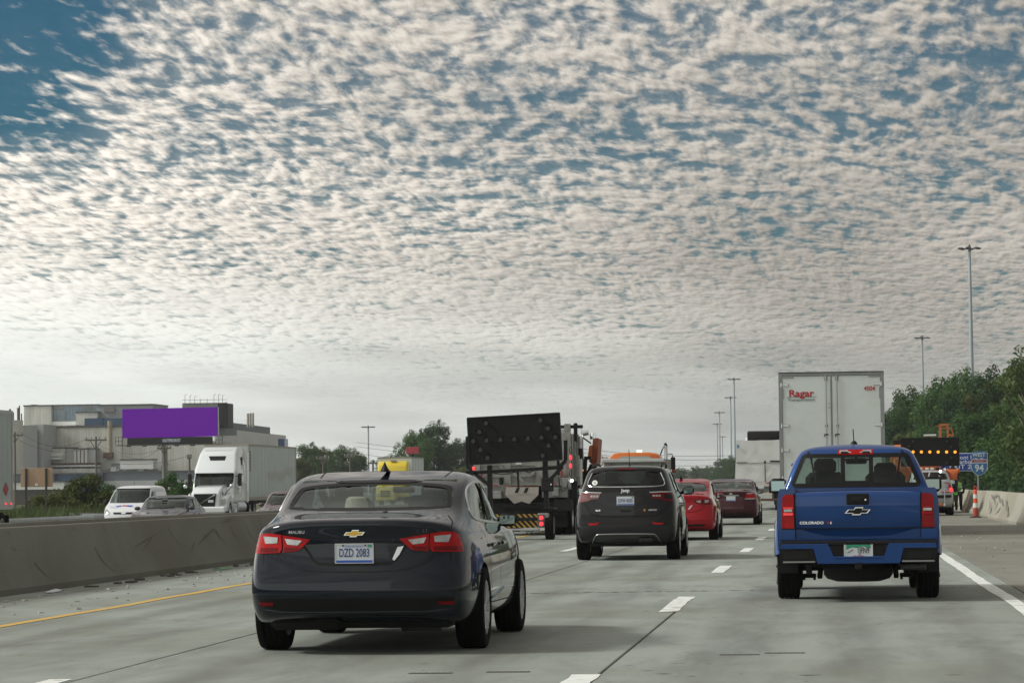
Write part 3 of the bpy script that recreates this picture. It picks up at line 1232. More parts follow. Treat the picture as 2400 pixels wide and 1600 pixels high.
def near_sedan():
    t = thing('sedan', 'dark blue-grey sedan with red wraparound tail lights and plate reading DZD 2083', 'car', (SDX, SDY, 0))
    bvh, body, backlight, dlo_r, dlo_f, wscreen = SHELL
    body = body.copy()
    link('body', body, M_SEDAN, t)
    # glass
    obj('rear_window', patch(bvh, backlight, 'rear', -.012, .016, .06), G_CAR, t, 60)
    for v in ('right', 'left'):
        for q in (dlo_r, dlo_f):
            obj('side_window', patch(bvh, q, v, -.010, .014, .07), G_SIDE, t, 60)
    obj('windscreen', patch(bvh, wscreen, 'front', -.012, .016, .09), G_CLEAR, t, 60)
    # black band round the rear glass and its spoiler lip above, blackened to stand for shade
    lip = [(-.37, 1.387), (-.26, 1.402), (.26, 1.402), (.37, 1.387), (.26, 1.378), (-.26, 1.378)]
    obj('roof_lip', patch(bvh, lip, 'rear', .018, .01, .05), M_TRIM, t)
    inner = [(x * .962, 1.262 + (z - 1.262) * .93) for x, z in backlight]
    obj('window_surround', seam(bvh, inner, 'rear', .030, -.002, True), M_GAP, t)
    # bright line round the side glass
    grown = rounded([(1.13, 1.095), (1.12, 1.155), (1.22, 1.262), (1.41, 1.338), (1.75, 1.374), (2.2, 1.378), (2.52, 1.356), (2.82, 1.275), (3.13, 1.147), (3.29, 1.055), (3.25, 1.003), (2.2, 1.031), (1.6, 1.048), (1.23, 1.068)], 2)
    for v in ('right', 'left'):
        obj('window_trim', trim(bvh, grown, v, .011, .003, True), M_CHROME_SOFT, t)
        obj('pillar_strip', patch(bvh, [(2.12, 1.366), (2.23, 1.366), (2.23, 1.042), (2.12, 1.044)], v, .004, .01, .05), M_TRIM, t)
        for line in ([(1.40, 1.01), (1.50, .90), (1.48, .62)], [(2.18, .99), (2.20, .8), (2.19, .34)], [(3.30, .96), (3.40, .8), (3.36, .34)], [(1.48, .62), (1.60, .36), (3.36, .34)]):
            obj('door_gap', seam(bvh, line, v, .009), M_GAP, t)
        obj('door_crease', trim(bvh, [(1.55, .40), (2.4, .46), (3.3, .44)], v, .012, -.002), M_SEDAN, t)
        for y in (1.62, 2.42):
            h = hit(bvh, v, y + .1, .845)[0]
            sx = 1 if v == 'right' else -1
            obj('door_handle', MB().box((h.x + sx * .018, y + .1, .845), (.03, .20, .032), .012), M_SEDAN, t)
    obj('fuel_flap', seam(bvh, [(1.12, .90), (1.26, .91), (1.27, .76), (1.13, .75)], 'right', .006, .002, True), M_GAP, t)
    # roof ditch lines, boot lid and bumper shut lines
    for s in (-1, 1):
        obj('roof_joint', seam(bvh, [(s * .535, 1.62), (s * .56, 2.1), (s * .55, 2.6)], 'top', .012), M_GAP, t)
    lid = rounded([(-.76, 1.02), (-.70, .975), (-.655, .90), (-.64, .80), (-.56, .715), (-.36, .672), (0, .662), (.36, .672), (.56, .715), (.64, .80), (.655, .90), (.70, .975), (.76, 1.02)], 2, False)
    obj('boot_lid_gap', seam(bvh, lid, 'rear', .010), M_GAP, t)
    for s in (-1, 1):
        obj('boot_lid_gap', seam(bvh, [(s * .765, .17), (s * .755, .40), (s * .69, .60)], 'top', .010), M_GAP, t)
    recess = rounded([(-.46, .905), (.46, .905), (.40, .86), (.325, .745), (.26, .725), (-.26, .725), (-.325, .745), (-.40, .86)], 1)
    obj('plate_recess', seam(bvh, recess, 'rear', .022, .002, True), M_TRIM, t)
    obj('recess_ledge', patch(bvh, [(-.345, .925), (.345, .925), (.36, .897), (-.36, .897)], 'rear', .016, .01, .05), M_SEDAN, t)  # raised ledge above the plate, in body paint
    obj('recess_glint', patch(bvh, [(.345, .86), (.395, .868), (.36, .80), (.32, .752), (.305, .765)], 'rear', .007, .01, .05), M_CHROME_SOFT, t)  # bright sliver painted as a highlight on the recess edge
    # tail lights, in two pieces each side
    for s in (1, -1):
        f = (lambda p: p) if s > 0 else mirror
        outer = [(.605, .965), (.70, .978), (.785, .975), (.815, .955), (.842, .88), (.855, .815), (.62, .822), (.60, .85)]
        inner = [(.595, .963), (.36, .925), (.42, .87), (.46, .838), (.588, .824)]
        o = obj('tail_light', patch(bvh, f(outer), 'rear', .014, .02, .04), M_LENS, t, 40)
        obj('reverse_lamp', patch(bvh, f([(.635, .945), (.765, .955), (.745, .895), (.64, .898)]), 'rear', .018, -.004, .05), M_LENS_CLEAR, o, 40)
        obj('lens_shade', patch(bvh, f([(.632, .862), (.836, .862), (.847, .824), (.634, .830)]), 'rear', .0165, -.004, .05), M_LENS_DARK, o, 40)
        o = obj('tail_light', patch(bvh, f(inner), 'rear', .014, .02, .04), M_LENS, t, 40)
        obj('lens_shade', patch(bvh, f([(.455, .866), (.580, .862), (.580, .832), (.475, .843)]), 'rear', .0165, -.004, .05), M_LENS_DARK, o, 40)
        obj('reverse_lamp', patch(bvh, f([(.43, .918), (.575, .935), (.553, .888), (.468, .880)]), 'rear', .018, -.004, .05), M_LENS_CLEAR, o, 40)
        obj('reflector', patch(bvh, f([(.665, .425), (.80, .425), (.775, .393), (.675, .400)]), 'rear', .010, .01, .05), M_LENS_DARK, t, 40)
    # black lower valance with a bright crease above it
    val = [(-.80, .462), (-.60, .452), (.60, .452), (.80, .462), (.77, .40), (.60, .358), (-.60, .358), (-.77, .40)]
    obj('valance', patch(bvh, val, 'rear', .004, .01, .06), M_TRIM, t, 50)
    obj('bumper_crease', seam(bvh, [(-.84, .470), (-.80, .488), (-.72, .492), (0, .486), (.72, .492), (.80, .488), (.84, .470)], 'rear', .022, .006), M_SEDAN, t)
    obj('bumper_lip', trim(bvh, [(-.74, .362), (-.60, .345), (.60, .345), (.74, .362)], 'rear', .014, -.002), M_SEDAN, t)
    # plate
    py = hit(bvh, 'rear', 0, .80)[0].y - .012
    pl = plate(t, 0, py, .812, '', None)
    rear_text('lettering', 'DZD 2083', .094, (0, py - .006, .815), M_INK_BLUE, pl, extrude=.001, sx=.60, bold=.001)
    obj('plate_band', MB().box((0, py - .005, .748), (.29, .003, .022)), M_PLATE_BLUE, pl)
    obj('plate_tag', MB().box((.125, py - .005, .872), (.034, .003, .022)), M_GREEN_TAG, pl)
    rear_text('plate_state', 'PURE MICHIGAN', .020, (0, py - .006, .869), mat('plate_ink_pale', (.16, .26, .55), .5), pl, extrude=.001)
    for x in (-.09, .09):
        obj('plate_bolt', MB().tube((x, py - .012, .875), (x, py, .875), .007, n=8), M_INK, pl)
    obj('plate_frame', MB().box((0, py - .003, .888), (.312, .010, .008), .003).box((0, py - .003, .736), (.312, .010, .008), .003).box((-.154, py - .003, .812), (.008, .010, .152), .003).box((.154, py - .003, .812), (.008, .010, .152), .003), M_CHROME_SOFT, pl)
    ey = hit(bvh, 'rear', 0, .975)[0].y - .004
    emblem_bowtie(t, 0, ey, .972, .165, .056, M_CHROME, M_GOLD)
    drape_text('badge', 'MALIBU', .034, -.475, .985, 'rear', bvh, M_CHROME_SOFT, t, sx=1.15)
    drape_text('badge', 'LT', .036, .565, .985, 'rear', bvh, mat('badge_dark', (.14, .15, .16), .35, .7), t)
    # shark fin
    fin = MB()
    prof = [(.0, 1.70, .004), (.0, 1.74, .085), (.3, 1.80, .062), (.7, 1.90, .03), (1, 1.99, .002)]
    for i, (q, y, hgt) in enumerate(prof):
        fin.v += [Vector((-.036 * (1 - q * .5), y, 1.472)), Vector((0, y + (.01 if i < 2 else 0), 1.475 + hgt)), Vector((.036 * (1 - q * .5), y, 1.472))]
    for i in range(4):
        fin.f += [(3 * i, 3 * i + 1, 3 * i + 4, 3 * i + 3), (3 * i + 1, 3 * i + 2, 3 * i + 5, 3 * i + 4)]
    obj('roof_fin', fin, M_TRIM, t, 60)
    # mirrors
    for s in (1, -1):
        h = hit(bvh, 'right' if s > 0 else 'left', 3.1, 1.0)[0]
        side_mirror(t, h.x, 3.05, 1.035, s, M_TRIM, .185, .115, off=.075)
    add_wheels(t, .83, (1.08, 3.91), .335, .245, M_ALLOY)
    # underside
    u = MB().box((0, 2.45, .27), (1.50, 4.1, .14), .05)
    u.box((-.45, .55, .27), (.62, .42, .16), .06).box((.52, .62, .26), (.40, .3, .12), .05)
    u.tube((-.45, 1.0, .24), (.45, 1.0, .24), .05)
    obj('underbody', u, M_UNDER, t)
    obj('exhaust', MB().tube((.42, .40, .285), (.42, .75, .27), .028).tube((.30, .62, .24), (.62, .62, .24), .075, n=14), mat('exhaust_metal', (.20, .19, .17), .45, .8), t)
    # cabin
    obj('parcel_shelf', MB().box((0, 1.20, 1.118), (1.30, .80, .03), .01), M_CABIN, t)
    obj('dashboard', MB().box((0, 3.05, .97), (1.36, .35, .16), .06), M_CABIN, t)
    obj('cabin_floor', MB().box((0, 2.2, .90), (1.36, 2.0, .03)), M_CABIN, t)
    for x in (-.40, .40):
        o = obj('rear_headrest', MB().box((x * .9, 1.66, 1.20), (.30, .10, .14), .045), M_SEAT_TAN, t)
        obj('front_seat', MB().box((x * .95, 2.2, 1.08), (.44, .14, .34), .06).box((x * .95, 2.17, 1.29), (.25, .09, .16), .04), M_SEAT, t)
    obj('rear_mirror', MB().box((0, 2.88, 1.315), (.20, .03, .055), .014), M_TRIM, t)
    return t


SEDAN = near_sedan()


# things lying on the sedan's rear shelf
def shelf_things():
    hat = MB().lathe([(.001, .130), (.055, .128), (.085, .112), (.098, .06), (.102, .012), (.165, .002), (.165, -.003), (.098, .003)], 24)
    h = tag(obj('hat', hat, mat('straw', (.50, .45, .33), .85, var=.2, vscale=30, bump=.3, bscale=90)), 'straw sun hat lying on the rear shelf of the dark sedan', 'hat')
    h.location = (SDX - .16, SDY + 1.20, 1.135)


shelf_things()

# ------------------------------------------------------------------ the blue pickup in front, right
M_BLUE = paint('pickup_blue', (.012, .056, .205), .15, .28)
PKX, PKY = .28, 33.62


def pickup():
    t = thing('pickup_truck', 'blue pickup truck with black step bumper and a green and white plate 1JFN9', 'pickup truck', (PKX, PKY, 0))
    L = 5.40
    # cab with hood
    rings = [
        dict(w=.80, zr=.50, zs=.44, zf=.40, yr=1.78, yf=5.20, rb=.03, rc=.05),
        dict(w=.895, zr=.52, zs=.48, zf=.44, yr=1.72, yf=5.34, rb=.03, rc=.06),
        dict(w=.91, zr=.80, zs=.80, zf=.70, yr=1.71, yf=5.40, rb=.03, rc=.06),
        dict(w=.905, zr=1.08, zs=1.08, zf=1.00, yr=1.71, yf=5.32, rb=.03, rc=.06),
        dict(w=.875, zr=1.24, zs=1.22, zf=1.10, yr=1.71, yf=4.95, rb=.03, rc=.06),
        dict(w=.845, zr=1.30, zs=1.285, zf=1.20, yr=1.73, yf=4.30, rb=.03, rc=.06),
        dict(w=.765, zr=1.50, zs=1.50, zf=1.47, yr=1.80, yf=3.85, rb=.04, rc=.08, fb=.2),
        dict(w=.690, zr=1.665, zs=1.665, zf=1.65, yr=1.87, yf=3.45, rb=.05, rc=.10, fb=.18),
        dict(w=.625, zr=1.735, zs=1.735, zf=1.72, yr=1.93, yf=3.20, rb=.06, rc=.12, fb=.12),
        dict(w=.36, zr=1.785, zs=1.785, zf=1.77, yr=2.12, yf=3.00, rb=.04, rc=.1, fb=.08),
    ]
    rearw = rounded([(-.60, 1.648), (.60, 1.648), (.735, 1.300), (-.735, 1.300)], 1)
    rearw = [(-.585, 1.650), (.585, 1.650), (.612, 1.63), (.735, 1.325), (.715, 1.302), (-.715, 1.302), (-.735, 1.325), (-.612, 1.63)]
    dlo1 = [(1.98, 1.34), (2.02, 1.60), (2.55, 1.635), (2.55, 1.32)]
    dlo2 = [(2.65, 1.32), (2.65, 1.635), (3.15, 1.62), (3.80, 1.31)]
    wscr = [(-.60, 1.64), (.60, 1.64), (.74, 1.31), (-.74, 1.31)]
    cabin = MB().add([(-.78, 1.85, .95), (.78, 1.85, .95), (.78, 4.0, .95), (-.78, 4.0, .95),
                      (-.78, 1.80, 1.28), (.78, 1.80, 1.28), (.78, 4.1, 1.28), (-.78, 4.1, 1.28),
                      (-.62, 1.95, 1.68), (.62, 1.95, 1.68), (.62, 3.35, 1.68), (-.62, 3.35, 1.68)],
                     [(0, 3, 2, 1), (8, 9, 10, 11)] + [(4 * i + a, 4 * i + (a + 1) % 4, 4 * i + 4 + (a + 1) % 4, 4 * i + 4 + a) for i in (0, 1) for a in range(4)])
    win = [MB().prism(rearw, 'y', 1.4, 2.4), MB().prism(dlo1, 'x', -1.2, 1.2), MB().prism(dlo2, 'x', -1.2, 1.2), MB().prism(wscr, 'y', 3.0, 4.8)]
    bvh, body = build_shell(rings, L, [(4.54, .375, .43)], cabin, win, taper=.03, level=3)
    link('cab', body, M_BLUE, t)
    fr = obj('rear_window', patch(bvh, rearw, 'rear', -.006, .012, .08), G_PICK, t, 60)
    # black border and the bars of the sliding pane
    big = [(-.60, 1.668), (.60, 1.668), (.638, 1.64), (.772, 1.32), (.745, 1.275), (-.745, 1.275), (-.772, 1.32), (-.638, 1.64)]
    obj('window_border', seam(bvh, rearw, 'rear', .05, .006, True), M_TRIM, fr)
    obj('window_bar', patch(bvh, [(-.175, 1.64), (-.125, 1.64), (-.125, 1.31), (-.175, 1.31)], 'rear', .004, .02, .08), M_TRIM, fr)
    obj('window_bar', patch(bvh, [(.155, 1.64), (.205, 1.64), (.205, 1.31), (.155, 1.31)], 'rear', .004, .02, .08), M_TRIM, fr)
    obj('window_bar', patch(bvh, [(-.13, 1.615), (.16, 1.615), (.16, 1.59), (-.13, 1.59)], 'rear', .004, .02, .08), M_TRIM, fr)
    obj('window_bar', patch(bvh, [(-.13, 1.352), (.16, 1.352), (.16, 1.325), (-.13, 1.325)], 'rear', .004, .02, .08), M_TRIM, fr)
    for v in ('right', 'left'):
        obj('side_window', patch(bvh, dlo1, v, -.006, .012, .1), G_SIDE, t, 60)
        obj('side_window', patch(bvh, dlo2, v, -.006, .012, .1), G_SIDE, t, 60)
        obj('door_gap', seam(bvh, [(2.60, 1.30), (2.60, .55)], v, .01), M_GAP, t)
    obj('windscreen', patch(bvh, wscr, 'front', -.006, .012, .12), G_CLEAR, t, 60)
    for s in (-1, 1):
        obj('roof_joint', seam(bvh, [(s * .555, 1.672), (s * .548, 1.700), (s * .54, 1.735), (s * .53, 1.76)], 'rear', .028, .004), M_TRIM, t)
    b = patch(bvh, [(-.205, 1.722), (.205, 1.722), (.205, 1.662), (-.205, 1.662)], 'rear', .012, .01, .05)
    br = obj('brake_light', b, M_LENS, t)
    obj('lamp_clear', patch(bvh, [(-.185, 1.716), (-.09, 1.716), (-.085, 1.70), (-.05, 1.692), (-.05, 1.684), (-.19, 1.680)], 'rear', .016, .0, .04), M_LENS_CLEAR, br)
    obj('lamp_clear', patch(bvh, mirror([(-.185, 1.716), (-.09, 1.716), (-.085, 1.70), (-.05, 1.692), (-.05, 1.684), (-.19, 1.680)]), 'rear', .016, .0, .04), M_LENS_CLEAR, br)
    obj('lamp_shade', patch(bvh, [(-.17, 1.698), (-.09, 1.698), (-.07, 1.674), (-.17, 1.674)], 'rear', .019, .0, .04), M_TRIM, br)
    obj('lamp_shade', patch(bvh, mirror([(-.17, 1.698), (-.09, 1.698), (-.07, 1.674), (-.17, 1.674)]), 'rear', .019, .0, .04), M_TRIM, br)
    an = MB().path([(-.01, 2.35, 1.78), (-.014, 2.30, 1.87), (-.02, 2.24, 1.965)], .006, 6)
    an.lathe([(.045, 1.765), (.04, 1.80), (.022, 1.825), (.001, 1.832)], 14, Matrix.Translation((-.01, 2.36, 0)) @ Matrix.Diagonal((1, 1.6, 1, 1)))
    obj('antenna', an, M_TRIM, t)
    # bed: side walls with flared arches, an open box
    prof = [(-.60, .56), (-.86, .52), (-.895, .60), (-.905, .90), (-.900, 1.12), (-.880, 1.235), (-.865, 1.268), (.865, 1.268), (.880, 1.235), (.900, 1.12), (.905, .90), (.895, .60), (.86, .52), (.60, .56)]
    bed = MB().prism(prof, 'y', .13, 1.70)
    fl = MB()
    bed_me = cut_body(bed.mesh('bed', 30), [MB().ab((-.70, .02, .72), (.70, 1.62, 1.5)), cyl_x(1.28, .40, .45, .50, 1.3), cyl_x(1.28, .40, .45, -1.3, -.50)])
    shade(bed_me, 35)
    bd = link('bed', bed_me, M_BLUE, t)
    for s in (-1, 1):
        fl = MB()
        n = 22
        vs, fs = [], []
        for k in range(n + 1):
            a = PI * (.07 + .86 * k / n)
            for rr, xx in ((.45, .86), (.45, .935), (.485, .950), (.56, .925), (.60, .893)):
                vs.append((s * xx, 1.28 + rr * math.cos(a), .40 + rr * math.sin(a) * .98))
        for k in range(n):
            for j in range(4):
                fs.append((5 * k + j, 5 * k + j + 1, 5 * k + j + 6, 5 * k + j + 5))
        obj('wheel_flare', MB().add(vs, fs), M_BLUE, bd, 50)
        # corner post beside the lamp
        obj('lamp_post', MB().prism([(s * .70, .70), (s * .70, .82), (s * .85, .82), (s * .88, .78), (s * .875, .70)], 'y', .06, .16), M_BLUE, bd)
        x0, x1 = .712, .838
        lens = MB()
        lens.prism([(s * x0, .828), (s * x0, 1.205), (s * (x1 - .03), 1.205), (s * x1, 1.18), (s * (x1 + .012), .84), (s * x1, .828)], 'y', .055, .20)
        tl = obj('tail_light', lens, M_LENS if s < 0 else mat('tail_lens_shaded', (.24, .003, .006), .25, 0, .08, var=.3, vscale=9, spec=.2), t)  # right lens coloured darker, its shade put into the red
        obj('lamp_bezel', MB().prism([(s * .698, .815), (s * .698, 1.215), (s * .712, 1.215), (s * .712, .815)], 'y', .06, .2).prism([(s * .698, .812), (s * .698, .828), (s * .85, .828), (s * .85, .812)], 'y', .058, .2), M_TRIM, tl)
        obj('reverse_lamp', MB().box((s * .775, .052, 1.025), (.095, .012, .034), .005), M_LENS_CLEAR, tl)
        obj('lamp_rib', MB().box((s * .775, .053, 1.055), (.11, .008, .012), .003).box((s * .775, .053, .985), (.11, .008, .03), .004), M_LENS_BRIGHT if s < 0 else M_LENS, tl)  # left rib given a glow, brightness put into its material
    # tailgate, slightly bowed, with a dished lower edge
    tg = MB()
    nx = 12
    lv = [(.695, .115), (.74, .095), (.812, .085), (.822, .075), (.832, .070), (.95, .058), (1.06, .052), (1.10, .052), (1.18, .060), (1.215, .066), (1.232, .085), (1.236, .13)]
    vs, fs = [], []
    for z, y in lv:
        for k in range(nx + 1):
            u = -1 + 2 * k / nx
            vs.append((u * .692, y + .018 * u * u, z - (.012 * u * u if z > 1.2 else 0)))
    for j in range(len(lv) - 1):
        for k in range(nx):
            a = j * (nx + 1) + k
            fs.append((a, a + 1, a + nx + 2, a + nx + 1))
    gate = obj('tailgate', MB().add(vs, fs), M_BLUE, t, 40)
    obj('gate_inner', MB().ab((-.69, .10, .70), (.69, .15, 1.225)), M_BLUE, gate)
    obj('gate_groove', MB().box((0, .082, .820), (1.37, .02, .010)), M_GAP, gate)
    obj('gate_handle', MB().box((0, .050, 1.146), (.250, .03, .126), .012), M_TRIM, gate)
    obj('handle_grip', MB().box((.0, .034, 1.142), (.135, .012, .05), .008), M_GAP, gate)
    obj('lock', MB().tube((.088, .033, 1.138), (.088, .04, 1.138), .010, n=12), M_CHROME, gate)
    emblem_bowtie(gate, 0, .046, 1.012, .275, .088, M_CHROME, M_TRIM)
    rear_text('badge', 'COLORADO', .042, (-.515, .062, .885), M_CHROME, gate, extrude=.003, sx=1.12, bold=.0015)
    rear_text('badge', 'V', .040, (-.335, .060, .884), mat('badge_red', (.55, .03, .03), .3, .3), gate, extrude=.003, bold=.001)
    rear_text('badge', '6', .040, (-.300, .060, .884), M_CHROME, gate, extrude=.003, bold=.001)
    # bumper
    ctr = [(-.86, .645), (-.335, .645), (-.275, .51), (-.25, .498), (.25, .498), (.275, .51), (.335, .645), (.86, .645), (.86, .60), (.50, .60), (.455, .432), (-.455, .432), (-.50, .60), (-.86, .60)]
    bp = obj('rear_bumper', MB().prism(ctr, 'y', -.045, .10), M_BLUE, t, None)
    obj('bumper_top', MB().box((0, .06, .655), (1.76, .20, .05), .015), M_TRIM, bp)
    obj('plate_recess', MB().prism([(-.33, .66), (-.27, .505), (.27, .505), (.33, .66)], 'y', -.022, .05), M_TRIM, bp)
    for s in (-1, 1):
        st = MB().prism([(s * .88, .60), (s * .505, .60), (s * .465, .445), (s * .82, .445), (s * .87, .50)], 'y', -.030, .12)
        o = obj('corner_step', st, M_TRIM, bp)
        obj('step_recess', MB().box((s * .68, -.030, .53), (.27, .012, .09), .005), M_GAP, o)
        obj('step_strip', MB().box((s * .66, -.040, .452), (.36, .02, .018), .007), mat('dull_chrome', (.35, .36, .36), .35, .8), o)
    obj('bumper_lip', MB().tube((-.335, -.035, .642), (-.86, -.035, .642), .012).tube((.335, -.035, .642), (.86, -.035, .642), .012).tube((-.27, -.04, .50), (.27, -.04, .50), .012), M_BLUE, bp)
    p = plate(t, 0, -.032, .578, '', None)
    obj('plate_art', MB().prism([(-.135, .640), (.135, .640), (.135, .600), (.05, .622), (-.02, .604), (-.07, .612), (-.135, .585)], 'y', -.0385, -.036), mat('plate_green', (.02, .28, .16), .5), p)
    obj('plate_art', MB().prism([(-.125, .552), (-.06, .588), (-.055, .582), (-.12, .546)], 'y', -.0395, -.036), M_INK, p)
    rear_text('lettering', '1JFN9', .096, (.052, -.0385, .573), M_INK, p, extrude=.001, sx=.58, bold=.001)
    rear_text('plate_state', 'MICHIGAN', .024, (0, -.0385, .512), mat('plate_red', (.45, .03, .05), .5), p, extrude=.001, bold=.0008)
    obj('plate_frame', MB().box((0, -.034, .655), (.318, .012, .012), .004).box((0, -.034, .501), (.318, .012, .010), .003).box((-.155, -.034, .578), (.012, .012, .15), .004).box((.155, -.034, .578), (.012, .012, .15), .004), mat('frame_silver', (.62, .64, .62), .35, .4), p)
    # underneath
    u = MB().box((0, 2.9, .44), (1.1, 4.6, .12), .03)
    obj('chassis', u, M_UNDER, t)
    obj('spare_wheel', MB().lathe([(.001, -.10), (.24, -.10), (.34, -.07), (.375, -.02), (.375, .05), (.34, .10), (.001, .10)], 28, Matrix.Translation((-.0, .62, .315)) @ Matrix.Diagonal((1.04, 1, 1, 1))), M_UNDER, t)
    obj('tow_hitch', MB().box((0, .05, .405), (.085, .2, .085), .012), M_TRIM, t)
    obj('rear_axle', MB().tube((-.70, 1.28, .37), (.70, 1.28, .37), .055).ball((-.05, 1.28, .37), .15), M_UNDER, t)
    for s in (-1, 1):
        b = MB()
        for k in range(8):
            a, c = k / 8, (k + 1) / 8
            zz = lambda q: .42 - .13 * math.sin(PI * q)
            b.bar((s * .56, .45 + 1.5 * a, zz(a)), (s * .56, .45 + 1.5 * c, zz(c)), .065, .035)
        b.box((s * .56, 1.28, .26), (.16, .13, .05), .01).box((s * .50, 1.28, .235), (.03, .05, .05)).box((s * .62, 1.28, .235), (.03, .05, .05))
        b.bar((s * .44, 1.15, .24), (s * .40, 1.0, .55), .05, .05)
        obj('leaf_spring', b, M_UNDER, t)
        obj('mud_flap', MB().box((s * .80, .84, .42), (.24, .012, .24), .004), M_TRIM, t)
    obj('exhaust', MB().tube((.50, .05, .385), (.74, .0, .385), .035).tube((.50, .05, .385), (.46, 1.0, .40), .035), mat('tailpipe_dark', (.025, .024, .022), .6, .3), t)
    for s in (-1, 1):
        side_mirror(t, s * .86, 3.25, 1.30, s, M_TRIM, .22, .185, off=.08)
    add_wheels(t, .795, (1.28, 4.54), .378, .255, M_ALLOY_DARK, 'five')
    # cabin
    obj('dashboard', MB().box((0, 3.78, 1.12), (1.44, .4, .26), .08), M_CABIN, t)
    obj('cabin_floor', MB().box((0, 2.9, .96), (1.5, 2.0, .03)), M_CABIN, t)
    obj('rear_bench', MB().box((0, 2.02, 1.14), (1.30, .14, .32), .05), M_SEAT, t)
    for x in (-.36, .36):
        s = obj('front_seat', MB().box((x, 2.75, 1.18), (.48, .14, .56), .07), M_SEAT, t)
        obj('headrest', MB().box((x, 2.72, 1.53 if x < 0 else 1.47), (.27, .10, .19), .05), M_SEAT, s)
    obj('rear_mirror', MB().box((.02, 3.36, 1.595), (.26, .04, .075), .02).bar((.02, 3.36, 1.62), (.02, 3.36, 1.69), .05, .03), M_TRIM, t)
    return t


G_PICK = glass('pickup_rear_glass', (.52, .60, .56), ior=1.4)
PICKUP = pickup()

# ------------------------------------------------------------------ black sport utility car
M_BLACK = paint('black_paint', (.0035, .0035, .004), .0, .3)


def suv_shell():
    L = 4.40
    rings = [
        dict(w=.76, zr=.34, zs=.26, zf=.24, yr=.32, yf=4.20),
        dict(w=.86, zr=.31, zs=.28, zf=.27, yr=.12, yf=4.34, rb=.12, rc=.20),
        dict(w=.905, zr=.46, zs=.46, zf=.46, yr=.02, yf=4.39, rb=.14, rc=.26),
        dict(w=.915, zr=.60, zs=.60, zf=.60, yr=.0, yf=4.40, rb=.15, rc=.28),
        dict(w=.910, zr=.70, zs=.72, zf=.74, yr=.05, yf=4.40, rb=.15, rc=.28),
        dict(w=.905, zr=.92, zs=.92, zf=.88, yr=.075, yf=4.36, rb=.15, rc=.28),
        dict(w=.890, zr=1.10, zs=1.03, zf=.98, yr=.09, yf=4.20, rb=.15, rc=.28),
        dict(w=.860, zr=1.245, zs=1.12, zf=1.06, yr=.10, yf=3.85, rb=.15, rc=.30),
        dict(w=.840, zr=1.295, zs=1.16, zf=1.10, yr=.15, yf=3.45, rb=.14, rc=.30),
        dict(w=.775, zr=1.42, zs=1.36, zf=1.34, yr=.27, yf=3.02, rb=.12, rc=.30, fb=.2),
        dict(w=.715, zr=1.570, zs=1.535, zf=1.52, yr=.40, yf=2.68, rb=.11, rc=.26, fb=.18),
        dict(w=.645, zr=1.625, zs=1.612, zf=1.60, yr=.45, yf=2.42, rb=.12, rc=.24, fb=.14),
        dict(w=.40, zr=1.655, zs=1.65, zf=1.645, yr=.72, yf=2.20, rb=.08, rc=.2, fb=.08),
    ]
    rw = rounded([(-.58, 1.575), (.58, 1.575), (.67, 1.33), (.64, 1.305), (.3, 1.298), (-.3, 1.298), (-.64, 1.305), (-.67, 1.33)], 1)
    dlo = rounded([(.52, 1.24), (.66, 1.50), (1.6, 1.545), (2.35, 1.52), (2.75, 1.38), (3.0, 1.20), (1.6, 1.17)], 1)
    wscr = [(-.62, 1.52), (.62, 1.52), (.72, 1.17), (-.72, 1.17)]
    cabin = box_cabin((.35, 3.3, .62, 2.62), .76, .60, 1.10, 1.58)
    win = [MB().prism(rw, 'y', -.3, .9), MB().prism(dlo, 'x', -1.2, 1.2), MB().prism(wscr, 'y', 2.3, 3.8)]
    bvh, body = build_shell(rings, L, [(.86, .36, .40), (3.50, .36, .40)], cabin, win, taper=.07, level=2)
    return bvh, body, rw, dlo, wscr


SUV = suv_shell()


